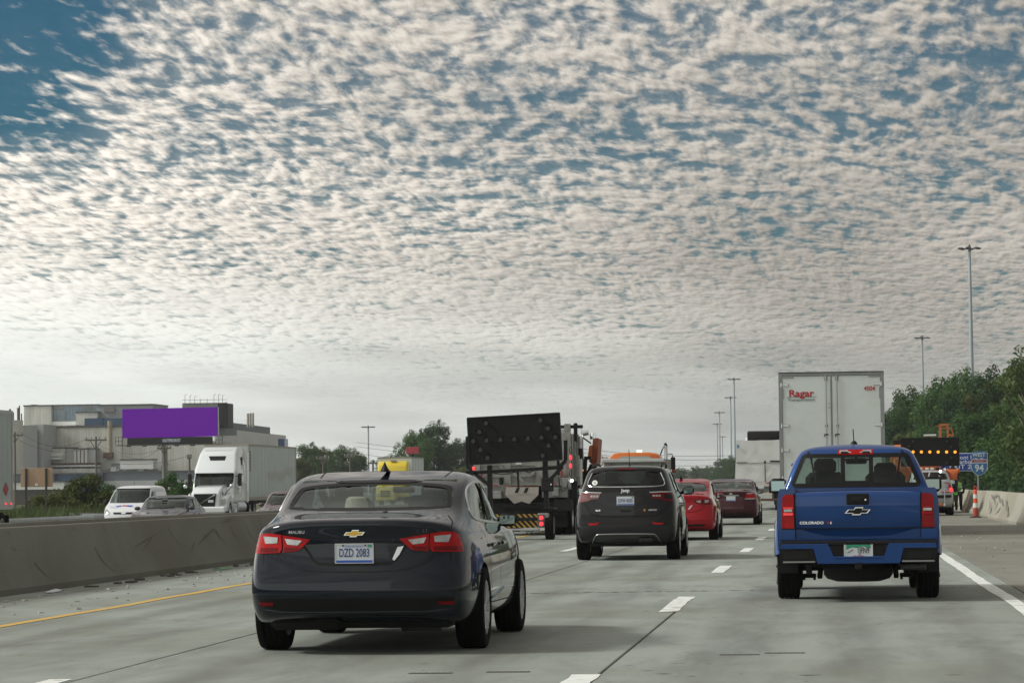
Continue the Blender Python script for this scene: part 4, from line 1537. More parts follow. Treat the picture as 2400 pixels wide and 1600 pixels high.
def suv(t, m, detail=True):
    bvh, body, rw, dlo, wscr = SUV
    link('body', body.copy(), m, t)
    obj('rear_window', patch(bvh, rw, 'rear', -.008, .012, .09), G_DARK, t, 60)
    obj('windscreen', patch(bvh, wscr, 'front', -.008, .012, .12), G_CLEAR, t, 60)
    for v in ('right', 'left'):
        obj('side_window', patch(bvh, dlo, v, -.008, .012, .1), G_DARK, t, 60)
        for y in (1.12, 2.02):
            obj('pillar_strip', patch(bvh, [(y - .05, 1.56), (y + .05, 1.56), (y + .05, 1.15), (y - .05, 1.15)], v, .003, .01, .08), M_TRIM, t)
        obj('door_gap', seam(bvh, [(2.03, 1.16), (2.03, .40)], v, .009), M_GAP, t)
        obj('door_gap', seam(bvh, [(1.10, 1.18), (1.22, .80), (1.30, .40), (3.0, .40), (2.98, 1.15)], v, .009), M_GAP, t)
        obj('sill_cladding', patch(bvh, [(1.30, .42), (3.05, .42), (3.05, .29), (1.30, .29)], v, .012, .01, .12), M_TRIM, t)
        sx = 1 if v == 'right' else -1
        for y in (1.30, 2.20):
            h = hit(bvh, v, y + .1, .98)[0]
            obj('door_handle', MB().box((h.x + sx * .018, y + .1, .98), (.03, .20, .032), .012), m, t)
        obj('arch_trim', trim(bvh, [(.86 + .43 * math.cos(a), .36 + .43 * math.sin(a)) for a in [PI * k / 12 for k in range(13)]], v, .03, .0), M_TRIM, t)
    for s in (-1, 1):
        side_mirror(t, s * .84, 2.95, 1.20, s, m, .22, .16, off=.12)
    add_wheels(t, .79, (.86, 3.50), .36, .235, M_ALLOY)
    u = MB().box((0, 2.2, .31), (1.4, 3.6, .14), .05)
    obj('underbody', u, M_UNDER, t)
    obj('dashboard', MB().box((0, 3.0, 1.08), (1.36, .3, .16), .05), M_CABIN, t)
    for x in (-.36, .36):
        obj('front_seat', MB().box((x, 1.95, 1.2), (.46, .14, .4), .06).box((x, 1.92, 1.46), (.26, .1, .17), .04), M_SEAT, t)
        obj('rear_seat', MB().box((x, .95, 1.15), (.56, .14, .3), .06), M_SEAT, t)
    return bvh


def black_suv():
    t = thing('suv', 'black sport utility car with dark tail lights and a round white window sticker', 'car', (-3.65, 52.9, 0))
    t.scale = (1.02, 1.0, 1.02)
    bvh = suv(t, M_BLACK)
    rw = SUV[2]
    # bright line under the glass running up at the sides
    line = [(-.60, 1.52), (-.685, 1.335), (-.64, 1.286), (-.3, 1.278), (.3, 1.278), (.64, 1.286), (.685, 1.335), (.60, 1.52)]
    obj('window_trim', trim(bvh, rounded(line, 1, False), 'rear', .009, .003), M_CHROME, t)
    obj('brake_light', patch(bvh, [(-.16, 1.600), (.16, 1.600), (.16, 1.582), (-.16, 1.582)], 'rear', .010, .01, .06), M_LENS_DARK, t)
    obj('wiper', MB().path([hit(bvh, 'rear', x, 1.32)[0] - Vector((0, .02, 0)) for x in (-.30, -.1, .1, .22)], .012, 6), M_TRIM, t)
    st = obj('window_sticker', patch(bvh, [(-.545 + .05 * math.cos(a), 1.355 + .045 * math.sin(a)) for a in [PI * k / 8 for k in range(16)]], 'rear', .004, .0, .05), mat('sticker_white', (.72, .74, .72), .5), t)
    obj('sticker_mark', patch(bvh, [(-.545 + .022 * math.cos(a), 1.357 + .02 * math.sin(a)) for a in [PI * k / 4 for k in range(8)]], 'rear', .006, -.004, .05), mat('sticker_grey', (.35, .37, .38), .5), st)
    for s in (1, -1):
        f = (lambda p: p) if s > 0 else mirror
        lens = [(.43, 1.175), (.80, 1.175), (.835, 1.11), (.855, 1.03), (.80, 1.012), (.66, 1.035), (.60, 1.065), (.47, 1.075)]
        o = obj('tail_light', patch(bvh, f(lens), 'rear', .018, .02, .05), M_LENS_DARK if s > 0 else mat('smoked_lens', (.16, .03, .03), .12, 0, 1.0), t, 40)
        obj('lamp_edge', trim(bvh, f([(.42, 1.178), (.62, 1.186), (.80, 1.184)]), 'rear', .010, .016), M_CHROME_SOFT, o)
        for k in range(3):
            obj('lamp_cell', patch(bvh, f([(.475 + .05 * k, 1.135), (.510 + .05 * k, 1.135), (.510 + .05 * k, 1.105), (.475 + .05 * k, 1.105)]), 'rear', .024, -.01, .05), M_LENS_CLEAR, o)
        obj('lamp_panel', patch(bvh, f([(.66, 1.15), (.79, 1.15), (.825, 1.05), (.67, 1.06)]), 'rear', .022, -.012, .05), mat('lamp_smoke', (.22, .09, .09), .15, .1, 1.0) if s < 0 else M_TRIM, o)
        obj('reflector', patch(bvh, f([(.45, .670), (.52, .650), (.66, .650), (.63, .615), (.50, .622)]), 'rear', .010, .01, .06), M_LENS, t)
    hatch = rounded([(-.80, 1.02), (-.70, .98), (-.64, .85), (-.60, .78), (-.4, .755), (.4, .755), (.60, .78), (.64, .85), (.70, .98), (.80, 1.02)], 2, False)
    obj('hatch_gap', seam(bvh, hatch, 'rear', .012), M_GAP, t)
    obj('hatch_crease', trim(bvh, [(-.62, .82), (-.4, .775), (.4, .775), (.62, .82)], 'rear', .012, -.003), M_BLACK, t)
    obj('grip_recess', patch(bvh, [(-.10, .885), (.10, .885), (.08, .84), (-.08, .84)], 'rear', .004, .01, .06), M_GAP, t)
    py = hit(bvh, 'rear', 0, 1.035)[0].y - .012
    pl = plate(t, 0, py, 1.035)
    rear_text('lettering', 'DYW 4505', .088, (0, py - .006, 1.035), M_INK_BLUE, pl, extrude=.001, sx=.62, bold=.001)
    obj('plate_band', MB().box((0, py - .005, .973), (.29, .003, .018)), M_PLATE_BLUE, pl)
    obj('plate_tag', MB().box((.125, py - .005, 1.095), (.034, .003, .022)), M_GREEN_TAG, pl)
    drape_text('badge', 'Jeep', .085, 0, 1.215, 'rear', bvh, M_CHROME_SOFT, t, bold=.002)
    drape_text('badge', '4x4', .045, -.485, .872, 'rear', bvh, M_CHROME_SOFT, t, bold=.002, sx=1.3)
    drape_text('badge', 'LIMITED', .036, .47, .872, 'rear', bvh, M_CHROME_SOFT, t, sx=1.15)
    obj('badge_flag', patch(bvh, [(.315, .89), (.345, .89), (.345, .855), (.315, .855)], 'rear', .004, .0, .05), mat('flag_amber', (.55, .25, .04), .4), t)
    # grey lower bumper and its metal-look skid panel
    low = [(-.84, .60), (.84, .60), (.80, .45), (.66, .33), (-.66, .33), (-.80, .45)]
    obj('bumper_cladding', patch(bvh, low, 'rear', .010, .01, .08), mat('grey_plastic', (.018, .019, .020), .55, spec=.3), t)
    skid = rounded([(-.60, .30), (-.53, .435), (-.46, .455), (.46, .455), (.53, .435), (.60, .30)], 1)
    obj('skid_panel', patch(bvh, skid, 'rear', .022, .01, .07), mat('skid_grey', (.035, .036, .033), .45, .1), t)
    obj('skid_edge', trim(bvh, rounded([(-.60, .31), (-.53, .44), (-.46, .462), (.46, .462), (.53, .44), (.60, .31)], 1, False), 'rear', .010, .016), mat('dull_chrome', (.35, .36, .36), .35, .8), t)
    obj('exhaust', MB().box((.36, .06, .345), (.26, .10, .085), .03), M_GAP, t)
    for s in (-1, 1):
        obj('roof_rail', MB().path([(s * .60, .72, 1.625), (s * .60, .80, 1.675), (s * .615, 1.6, 1.69), (s * .60, 2.25, 1.665), (s * .595, 2.32, 1.62)], .018, 8), M_TRIM, t)
    obj('antenna', MB().path([(.02, .98, 1.64), (.02, .93, 1.78), (.02, .86, 1.93)], .006, 6).lathe([(.04, 1.63), (.03, 1.672), (.001, 1.68)], 12, Matrix.Translation((.02, 1.0, 0))), M_TRIM, t)
    return t


BLACK_SUV = black_suv()

# ------------------------------------------------------------------ two more sedans ahead
G_BACK = glass('back_glass', (.40, .46, .45), ior=1.5)


def sedan_body(t, m, rim=M_ALLOY, mirrors=True, trim_m=None):
    bvh, body, backlight, dlo_r, dlo_f, wscreen = SHELL
    link('body', body.copy(), m, t)
    obj('rear_window', patch(bvh, backlight, 'rear', -.010, .016, .12), G_BACK, t, 60)
    obj('windscreen', patch(bvh, wscreen, 'front', -.010, .016, .12), G_CLEAR, t, 60)
    for v in ('right', 'left'):
        for q in (dlo_r, dlo_f):
            obj('side_window', patch(bvh, q, v, -.008, .014, .12), G_SIDE, t, 60)
        obj('pillar_strip', patch(bvh, [(2.12, 1.366), (2.23, 1.366), (2.23, 1.042), (2.12, 1.044)], v, .004, .01, .08), M_TRIM, t)
        for line in ([(1.40, 1.04), (1.50, .90), (1.48, .62), (1.60, .36), (3.36, .34)], [(2.18, 1.0), (2.19, .34)]):
            obj('door_gap', seam(bvh, line, v, .010), M_GAP, t)
        sx = 1 if v == 'right' else -1
        for y in (1.62, 2.42):
            h = hit(bvh, v, y + .1, .86)[0]
            obj('door_handle', MB().box((h.x + sx * .018, y + .1, .86), (.03, .20, .032), .012), m, t)
    if mirrors:
        for s in (1, -1):
            h = hit(bvh, 'right' if s > 0 else 'left', 3.1, 1.0)[0]
            side_mirror(t, h.x, 3.05, 1.05, s, m, .21, .13, off=.09)
    add_wheels(t, .83, (1.08, 3.91), .335, .235, rim)
    obj('underbody', MB().box((0, 2.45, .28), (1.50, 4.1, .14), .05).box((-.3, .5, .28), (.7, .4, .12), .05), M_UNDER, t)
    obj('dashboard', MB().box((0, 3.05, 1.0), (1.36, .35, .14), .06), M_CABIN, t)
    obj('parcel_shelf', MB().box((0, 1.15, 1.108), (1.30, .7, .03), .01), M_CABIN, t)
    for x in (-.37, .37):
        obj('front_seat', MB().box((x, 2.2, 1.08), (.44, .14, .34), .06).box((x, 2.17, 1.29), (.25, .09, .16), .04), M_SEAT, t)
        obj('rear_headrest', MB().box((x, 1.6, 1.18), (.28, .10, .12), .045), M_SEAT_TAN, t)
    return bvh


def lid_and_bumper(t, bvh):
    lid = rounded([(-.76, 1.02), (-.70, .975), (-.655, .90), (-.64, .80), (-.56, .715), (-.36, .672), (.36, .672), (.56, .715), (.64, .80), (.655, .90), (.70, .975), (.76, 1.02)], 2, False)
    obj('boot_lid_gap', seam(bvh, lid, 'rear', .012), M_GAP, t)
    obj('bumper_crease', trim(bvh, [(-.80, .50), (0, .49), (.80, .50)], 'rear', .014, -.004), t.children[0].data.materials[0], t)
    obj('valance', patch(bvh, [(-.70, .385), (.70, .385), (.62, .30), (-.62, .30)], 'rear', .004, .01, .08), M_TRIM, t)


def red_sedan():
    M = paint('red_paint', (.36, .006, .014), .12, .3)
    t = thing('sedan', 'bright red sedan half hidden behind the black sport utility car', 'car', (-3.66, 71.3, 0))
    t.scale = (.965, .95, 1.0)
    bvh = sedan_body(t, M)
    lid_and_bumper(t, bvh)
    for s in (1, -1):
        f = (lambda p: p) if s > 0 else mirror
        lens = rounded([(.36, .955), (.62, .970), (.80, .985), (.86, .95), (.875, .87), (.80, .845), (.55, .86), (.42, .90)], 1)
        o = obj('tail_light', patch(bvh, f(lens), 'rear', .014, .02, .05), M_LENS_DARK, t, 40)
        obj('reverse_lamp', patch(bvh, f([(.44, .945), (.57, .952), (.55, .895), (.48, .90)]), 'rear', .02, -.006, .06), M_LENS_CLEAR, o)
        obj('reverse_lamp', patch(bvh, f([(.65, .96), (.76, .965), (.74, .90), (.66, .895)]), 'rear', .02, -.006, .06), M_LENS_CLEAR, o)
    obj('lid_glint', patch(bvh, [(.31, .83), (.36, .845), (.28, .74), (.24, .74)], 'rear', .006, .01, .05), M_CHROME_SOFT, t)  # pale sliver, a painted sheen on the lid's right side
    py = hit(bvh, 'rear', 0, .80)[0].y - .012
    plate(t, 0, py, .80)
    obj('roof_fin', MB().add([(-.04, 1.75, 1.46), (.04, 1.75, 1.46), (.03, 1.98, 1.475), (-.03, 1.98, 1.475), (0, 1.73, 1.545)], [(0, 1, 4), (1, 2, 4), (2, 3, 4), (3, 0, 4)]), M_TRIM, t)
    return t


def maroon_sedan():
    M = paint('maroon_paint', (.050, .006, .011), .15, .34)
    t = thing('sedan', 'dark maroon sedan with high boot and pale lower tail lamps', 'car', (-3.28, 97.4, 0))
    t.scale = (.97, .97, 1.015)
    bvh = sedan_body(t, M)
    lid_and_bumper(t, bvh)
    for s in (1, -1):
        f = (lambda p: p) if s > 0 else mirror
        o = obj('tail_light', patch(bvh, f([(.50, 1.01), (.74, 1.02), (.84, .97), (.87, .84), (.47, .82), (.49, .9)]), 'rear', .014, .02, .05), M_LENS, t, 40)
        obj('reverse_lamp', patch(bvh, f([(.47, .85), (.86, .865), (.87, .825), (.46, .81)]), 'rear', .02, -.006, .06), M_LENS_CLEAR, o)
        obj('lamp_edge', patch(bvh, f([(.52, 1.02), (.74, 1.025), (.72, .99), (.56, .985)]), 'rear', .02, -.006, .06), M_LENS_CLEAR, o)
    obj('boot_strip', patch(bvh, [(-.27, .955), (.27, .955), (.27, .930), (-.27, .930)], 'rear', .016, .01, .06), M_CHROME, t)
    obj('emblem', patch(bvh, [(.06 * math.cos(a), 1.0 + .03 * math.sin(a)) for a in [PI * k / 6 for k in range(12)]], 'rear', .012, .0, .05), M_CHROME, t)
    py = hit(bvh, 'rear', 0, .84)[0].y - .012
    pl = plate(t, 0, py, .845)
    obj('plate_band', MB().box((0, py - .005, .785), (.29, .003, .022)), M_PLATE_BLUE, pl)
    return t


RED_SEDAN = red_sedan()
MAROON_SEDAN = maroon_sedan()

# ------------------------------------------------------------------ lorries and plant
M_TWHITE = mat('trailer_white', (.62, .68, .66), .35, 0, .5, var=.05, vscale=.6, dirt=(.48, .52, .49, .5), dscale=.7)
M_TGREY = mat('trailer_grey', (.25, .26, .255), .45, .3, var=.15, vscale=2)
M_ALU = mat('aluminium', (.50, .51, .51), .38, .7, var=.12, vscale=2)
M_RED_INK = mat('red_ink', (.42, .012, .022), .5)
M_WTRUCK = mat('truck_white', (.76, .80, .81), .25, 0, 1.0, var=.04, vscale=1)
M_ORANGE = mat('plant_orange', (.55, .13, .02), .4, 0, .3, var=.15, vscale=2, dirt=(.22, .06, .02, .6), dscale=2)
M_BOARD = mat('board_black', (.008, .009, .009), .7, var=.25, vscale=3, spec=.25)
M_STEELDARK = mat('steel_dark', (.011, .012, .013), .55, .1, var=.3, vscale=3, spec=.3)
M_PLOWGREY = mat('plow_grey', (.29, .295, .275), .5, .1, var=.22, vscale=3, dirt=(.12, .11, .09, .85), dscale=1.8)
M_LAMP_OFF = mat('board_lamp_off', (.016, .017, .016), .35, 0, .3)
M_LAMP_AMBER = mat('board_lamp_amber', (1.0, .36, .025), .4, emit=1.25)
M_REFLECT = mat('red_reflector', (.40, .015, .02), .4)
M_WLAMP = mat('white_lamp_lit', (1.0, .98, .95), .3, emit=3.0)
G_TRUCK = glass('truck_glass', (.36, .41, .40))


def soft(mb, w=.03, seg=2, smooth=40):
    me = apply_mods(mb.mesh('s'), [('BEVEL', {'width': w, 'segments': seg, 'limit_method': 'ANGLE', 'angle_limit': R(28)})])
    shade(me, smooth)
    return me


def truck_axles(t, ys, hw, r=.50, w=.28, dual=True):
    for y in ys:
        for s in (-1, 1):
            wheel(t, s * (hw - w / 2), y, r, w, M_ALU, s, 'truck')
            if dual:
                wheel(t, s * (hw - w * 1.62), y, r, w, M_ALU, s, 'truck')


# -- the box trailer straight ahead
def box_trailer():
    t = thing('box_trailer', 'tall white box trailer with Ragar Transportation in red and number 4004', 'trailer', (.02, 74.6, 0))
    hw, h0, h1, L = 1.30, 1.12, 4.07, 15.8
    obj('body', MB().ab((-hw, .06, h0), (hw, L, h1)), M_TWHITE, t)
    f = MB()
    f.ab((-hw - .004, -.01, h0 - .02), (-hw + .085, .10, h1 + .004)).ab((hw - .085, -.01, h0 - .02), (hw + .004, .10, h1 + .004))
    f.ab((-hw + .085, -.012, h1 - .075), (hw - .085, .10, h1 + .004)).ab((-hw, -.015, h0 - .14), (hw, .10, h0 - .02))
    fr = obj('rear_frame', f, M_TGREY, t)
    obj('header_edge', MB().box((0, -.012, h1 + .006), (2 * hw, .03, .02)), M_STEELDARK, fr)
    for s in (-1, 1):
        a, b = (-hw + .087, -.006) if s < 0 else (.006, hw - .087)
        d = obj('door', MB().box(((a + b) / 2, .03, (h0 + h1 - .08) / 2), (b - a, .05, h1 - h0 - .09), .008), M_TWHITE, t)
        obj('door_seal', MB().box((s * .012, .015, 2.55), (.022, .03, 2.9)), M_TGREY, d)
        rod = MB().tube((s * .135, -.025, h0 + .02), (s * .135, -.025, h1 - .10), .016, n=8)
        obj('lock_rod', rod, M_GALV, d)
        for z in (3.93, 2.75, 1.4):
            obj('rod_keeper', MB().box((s * .135, -.02, z), (.075, .03, .13 if z > 3.5 else .06), .012), M_TGREY, d)
        obj('rod_handle', MB().box((s * .135, -.04, 2.53), (.11, .03, .03), .008).box((s * .135 - .05, -.04, 2.50), (.02, .03, .06), .005), M_STEELDARK, d)
        for z in (3.77, 2.76, 2.15, 1.45):
            hg = MB().box((s * 1.135, -.004, z), (.15, .018, .065), .006)
            hg.tube((s * 1.235, -.02, z - .05), (s * 1.235, -.02, z + .05), .018, n=8)
            obj('hinge', hg, M_TWHITE, d)
            obj('hinge_edge', MB().box((s * 1.135, .0, z), (.165, .014, .08), .004), M_TGREY, d)
        obj('wear_strip', MB().box((s * 1.195, -.002, 3.55), (.035, .012, .27)), M_TGREY, d)
        obj('wear_strip', MB().box((s * 1.06, -.002, 3.955), (.28, .012, .030)), M_TGREY, d)
        for z in (3.30, 3.20):
            if s < 0:
                obj('rivet', MB().tube((-.06, -.004, z), (-.06, .01, z), .012, n=8), M_STEELDARK, d)
    rear_text('lettering', 'Ragar', .235, (-.742, -.002, 3.555), M_RED_INK, t, extrude=.002, sx=1.16, bold=.006)
    rear_text('lettering', 'Transportation', .098, (-.742, -.002, 3.402), mat('ink_grey', (.10, .11, .12), .5), t, extrude=.002, sx=1.13)
    obj('underline', MB().box((-.742, .0, 3.468), (.74, .008, .008)), mat('ink_grey', (.10, .11, .12)), t)
    rear_text('lettering', '4004', .155, (.945, -.002, 3.655), M_RED_INK, t, extrude=.002, sx=.90, bold=.003)
    lg = obj('badge', MB().prism([(-.945 + .085 * math.cos(a), 1.76 + .075 * math.sin(a)) for a in [PI * k / 10 for k in range(11)]], 'y', -.004, .01), mat('logo_blue', (.03, .06, .35), .5), t)
    obj('badge_band', MB().box((-.945, -.0, 1.745), (.17, .008, .03)), M_PLATE, lg)
    obj('badge_band', MB().box((-.945, -.0, 1.70), (.15, .008, .045)), mat('logo_red', (.50, .05, .06), .5), lg)
    obj('badge_band', MB().box((-.945, -.0, 1.60), (.13, .008, .05)), mat('logo_red', (.50, .05, .06), .5), lg)
    bm = MB().box((0, .08, .56), (2.3, .12, .12), .02).box((-.55, .1, .78), (.10, .1, .36)).box((.55, .1, .78), (.10, .1, .36))
    obj('under_bumper', bm, M_TGREY, t)
    for s in (-1, 1):
        for k in (0, 1):
            obj('tail_light', MB().tube((s * (.95 + .14 * k), -.02, 1.04), (s * (.95 + .14 * k), .02, 1.04), .05, n=14), M_LENS, t)
        obj('mud_flap', MB().box((s * .95, .55, .62), (.62, .015, .70)), M_STEELDARK, t)
        obj('landing_leg', MB().ab((s * .85 - .06, 11.8, .25), (s * .85 + .06, 11.95, h0)).box((s * .85, 11.87, .22), (.25, .25, .04)), M_TGREY, t)
    obj('chassis', MB().ab((-.55, .4, .92), (-.4, 14.5, h0)).ab((.4, .4, .92), (.55, 14.5, h0)), M_STEELDARK, t)
    truck_axles(t, (1.3, 2.6), 1.28)
    obj('axle_beam', MB().tube((-1.1, 1.3, .5), (1.1, 1.3, .5), .07).tube((-1.1, 2.6, .5), (1.1, 2.6, .5), .07), M_STEELDARK, t)
    return t


box_trailer()


# -- flatbed with a tarpaulined load, one lane to the left and farther on
def flatbed():
    x = -3.56
    t = thing('flatbed_lorry', 'flatbed lorry far ahead with dark cab fairing above its wrapped load', 'lorry', (x, 151.0, 0))
    dk = MB().box((0, 6.5, 1.36), (2.58, 13.0, .12), .02)
    obj('deck', dk, M_TGREY, t)
    obj('rear_beam', MB().box((0, .0, 1.29), (2.56, .10, .22), .02), mat('beam_white', (.55, .54, .50), .5), t)
    for k, xx in enumerate((-1.05, -.42, .42, 1.05)):
        obj('reflector', MB().box((xx, -.055, 1.36), (.34, .012, .05)), M_REFLECT, t)
    for xx in (-.82, -.58, .58, .82):
        obj('tail_light', MB().tube((xx, -.07, 1.24), (xx, -.04, 1.24), .05, n=12), M_LENS, t)
    plate(t, .0, -.06, 1.17)
    obj('under_bumper', MB().box((0, .05, .52), (2.3, .12, .12), .02).box((-.6, .1, .85), (.1, .1, .7)).box((.6, .1, .85), (.1, .1, .7)), mat('rust_beam', (.10, .055, .035), .7, var=.3), t)
    obj('chassis', MB().ab((-.55, .3, .85), (-.4, 12.5, 1.3)).ab((.4, .3, .85), (.55, 12.5, 1.3)), M_STEELDARK, t)
    for s in (-1, 1):
        obj('mud_flap', MB().box((s * .95, .30, .70), (.62, .015, .85)), M_STEELDARK, t)
    truck_axles(t, (1.2, 2.5, 11.6), 1.27)
    cab = MB().prism([(12.9, 1.0), (12.9, 3.5), (13.5, 3.9), (15.2, 3.6), (15.6, 2.6), (16.8, 2.2), (17.0, 1.0)], 'x', -1.12, 1.12)
    link('cab', soft(cab, .08), M_WTRUCK, t)
    sp = MB().prism([(12.5, 3.62), (12.5, 4.16), (13.4, 4.22), (14.9, 3.75), (14.9, 3.62)], 'x', -1.0, 1.0)
    link('roof_fairing', soft(sp, .10), mat('fairing_dark', (.012, .011, .010), .6, spec=.2), t)
    for s in (-1, 1):
        wheel(t, s * 1.1, 16.2, .5, .28, M_ALU, s, 'truck')
    # the wrapped load is its own thing
    n, m = 10, 8
    mb = MB()

    def sheet(z0, z1, hw, y0, y1, seed):
        prof = []
        vs, fs = [], []
        cols = 26
        per = [(-hw, y1)] + [(-hw, y0)] + [(-hw + 2 * hw * k / cols, y0) for k in range(1, cols)] + [(hw, y0), (hw, y1)]
        rows = 9
        for j in range(rows):
            u = j / (rows - 1)
            for k, (px_, py_) in enumerate(per):
                z = lerp(z0, z1, u)
                wr = .035 * noise.noise(Vector((px_ * 2.3 + u * 1.1, u * 3.1 + px_ * .8, seed))) * (1 - abs(2 * u - 1) * .4)
                fold = .022 * abs(noise.noise(Vector((px_ * 4 - u * 4, seed, u * 1.5))))
                vs.append((px_ * (1 - .03 * u), py_ - (wr + fold if py_ == y0 else 0) + .10 * u * (py_ == y0), z + .03 * noise.noise(Vector((px_ * 1.4, seed, 2.0))) * (j in (0, rows - 1))))
        w = len(per)
        for j in range(rows - 1):
            for k in range(w - 1):
                fs.append((j * w + k, j * w + k + 1, (j + 1) * w + k + 1, (j + 1) * w + k))
        fs.append(tuple(range((rows - 1) * w, rows * w)))
        mb.add(vs, fs)
    sheet(1.44, 2.42, 1.30, .05, 12.0, 3.0)
    sheet(2.40, 3.52, 1.25, .10, 12.0, 8.0)
    ld = tag(obj('wrapped_load', mb, mat('tarpaulin_white', (.60, .62, .60), .45, bump=.25, bscale=2.5), smooth=60), 'white tarpaulin wrapped load in two tiers strapped on the flatbed', 'load')
    ld.location = (x, 151.0, 0)
    obj('strap', MB().box((.22, .02, 1.95), (.04, .03, 1.1)), M_STEELDARK, ld)
    obj('strap', MB().box((-.95, .03, 2.41), (.5, .03, .03)), M_STEELDARK, ld)
    obj('strap', MB().box((.75, .03, 2.45), (.55, .03, .07)), M_STEELDARK, ld)
    obj('buckle', MB().box((.22, -.01, 2.42), (.11, .06, .09), .02), M_STEELDARK, ld)
    obj('patch_blue', MB().box((-1.12, .10, 3.22), (.10, .03, .16)), mat('patch_blue', (.05, .22, .45), .5), ld)


flatbed()


# -- arrow board on a trailer frame
def board_lamps(parent, c, ux, uz, spots, m, r=.055, hood=True):
    for a, b in spots:
        p = c + ux * a + uz * b
        mb = MB().tube(p + Vector((0, -.02, 0)), p + Vector((0, -.055, 0)), r, n=14)
        o = obj('board_lamp', mb, m, parent)
        if hood:
            hb = MB()
            n = 8
            vs, fs = [], []
            for k in range(n + 1):
                an = PI * k / n
                q = p + ux * math.cos(an) * (r + .012) + uz * math.sin(an) * (r + .012)
                vs += [q + Vector((0, -.02, 0)), q + Vector((0, -.12, 0))]
            for k in range(n):
                fs.append((2 * k, 2 * k + 1, 2 * k + 3, 2 * k + 2))
            obj('lamp_hood', hb.add(vs, fs), M_BOARD, o)


def Z4(zx, zy, Y):
    return at(1060 + zx / 4.61, 940 + zy / 4.61, Y)


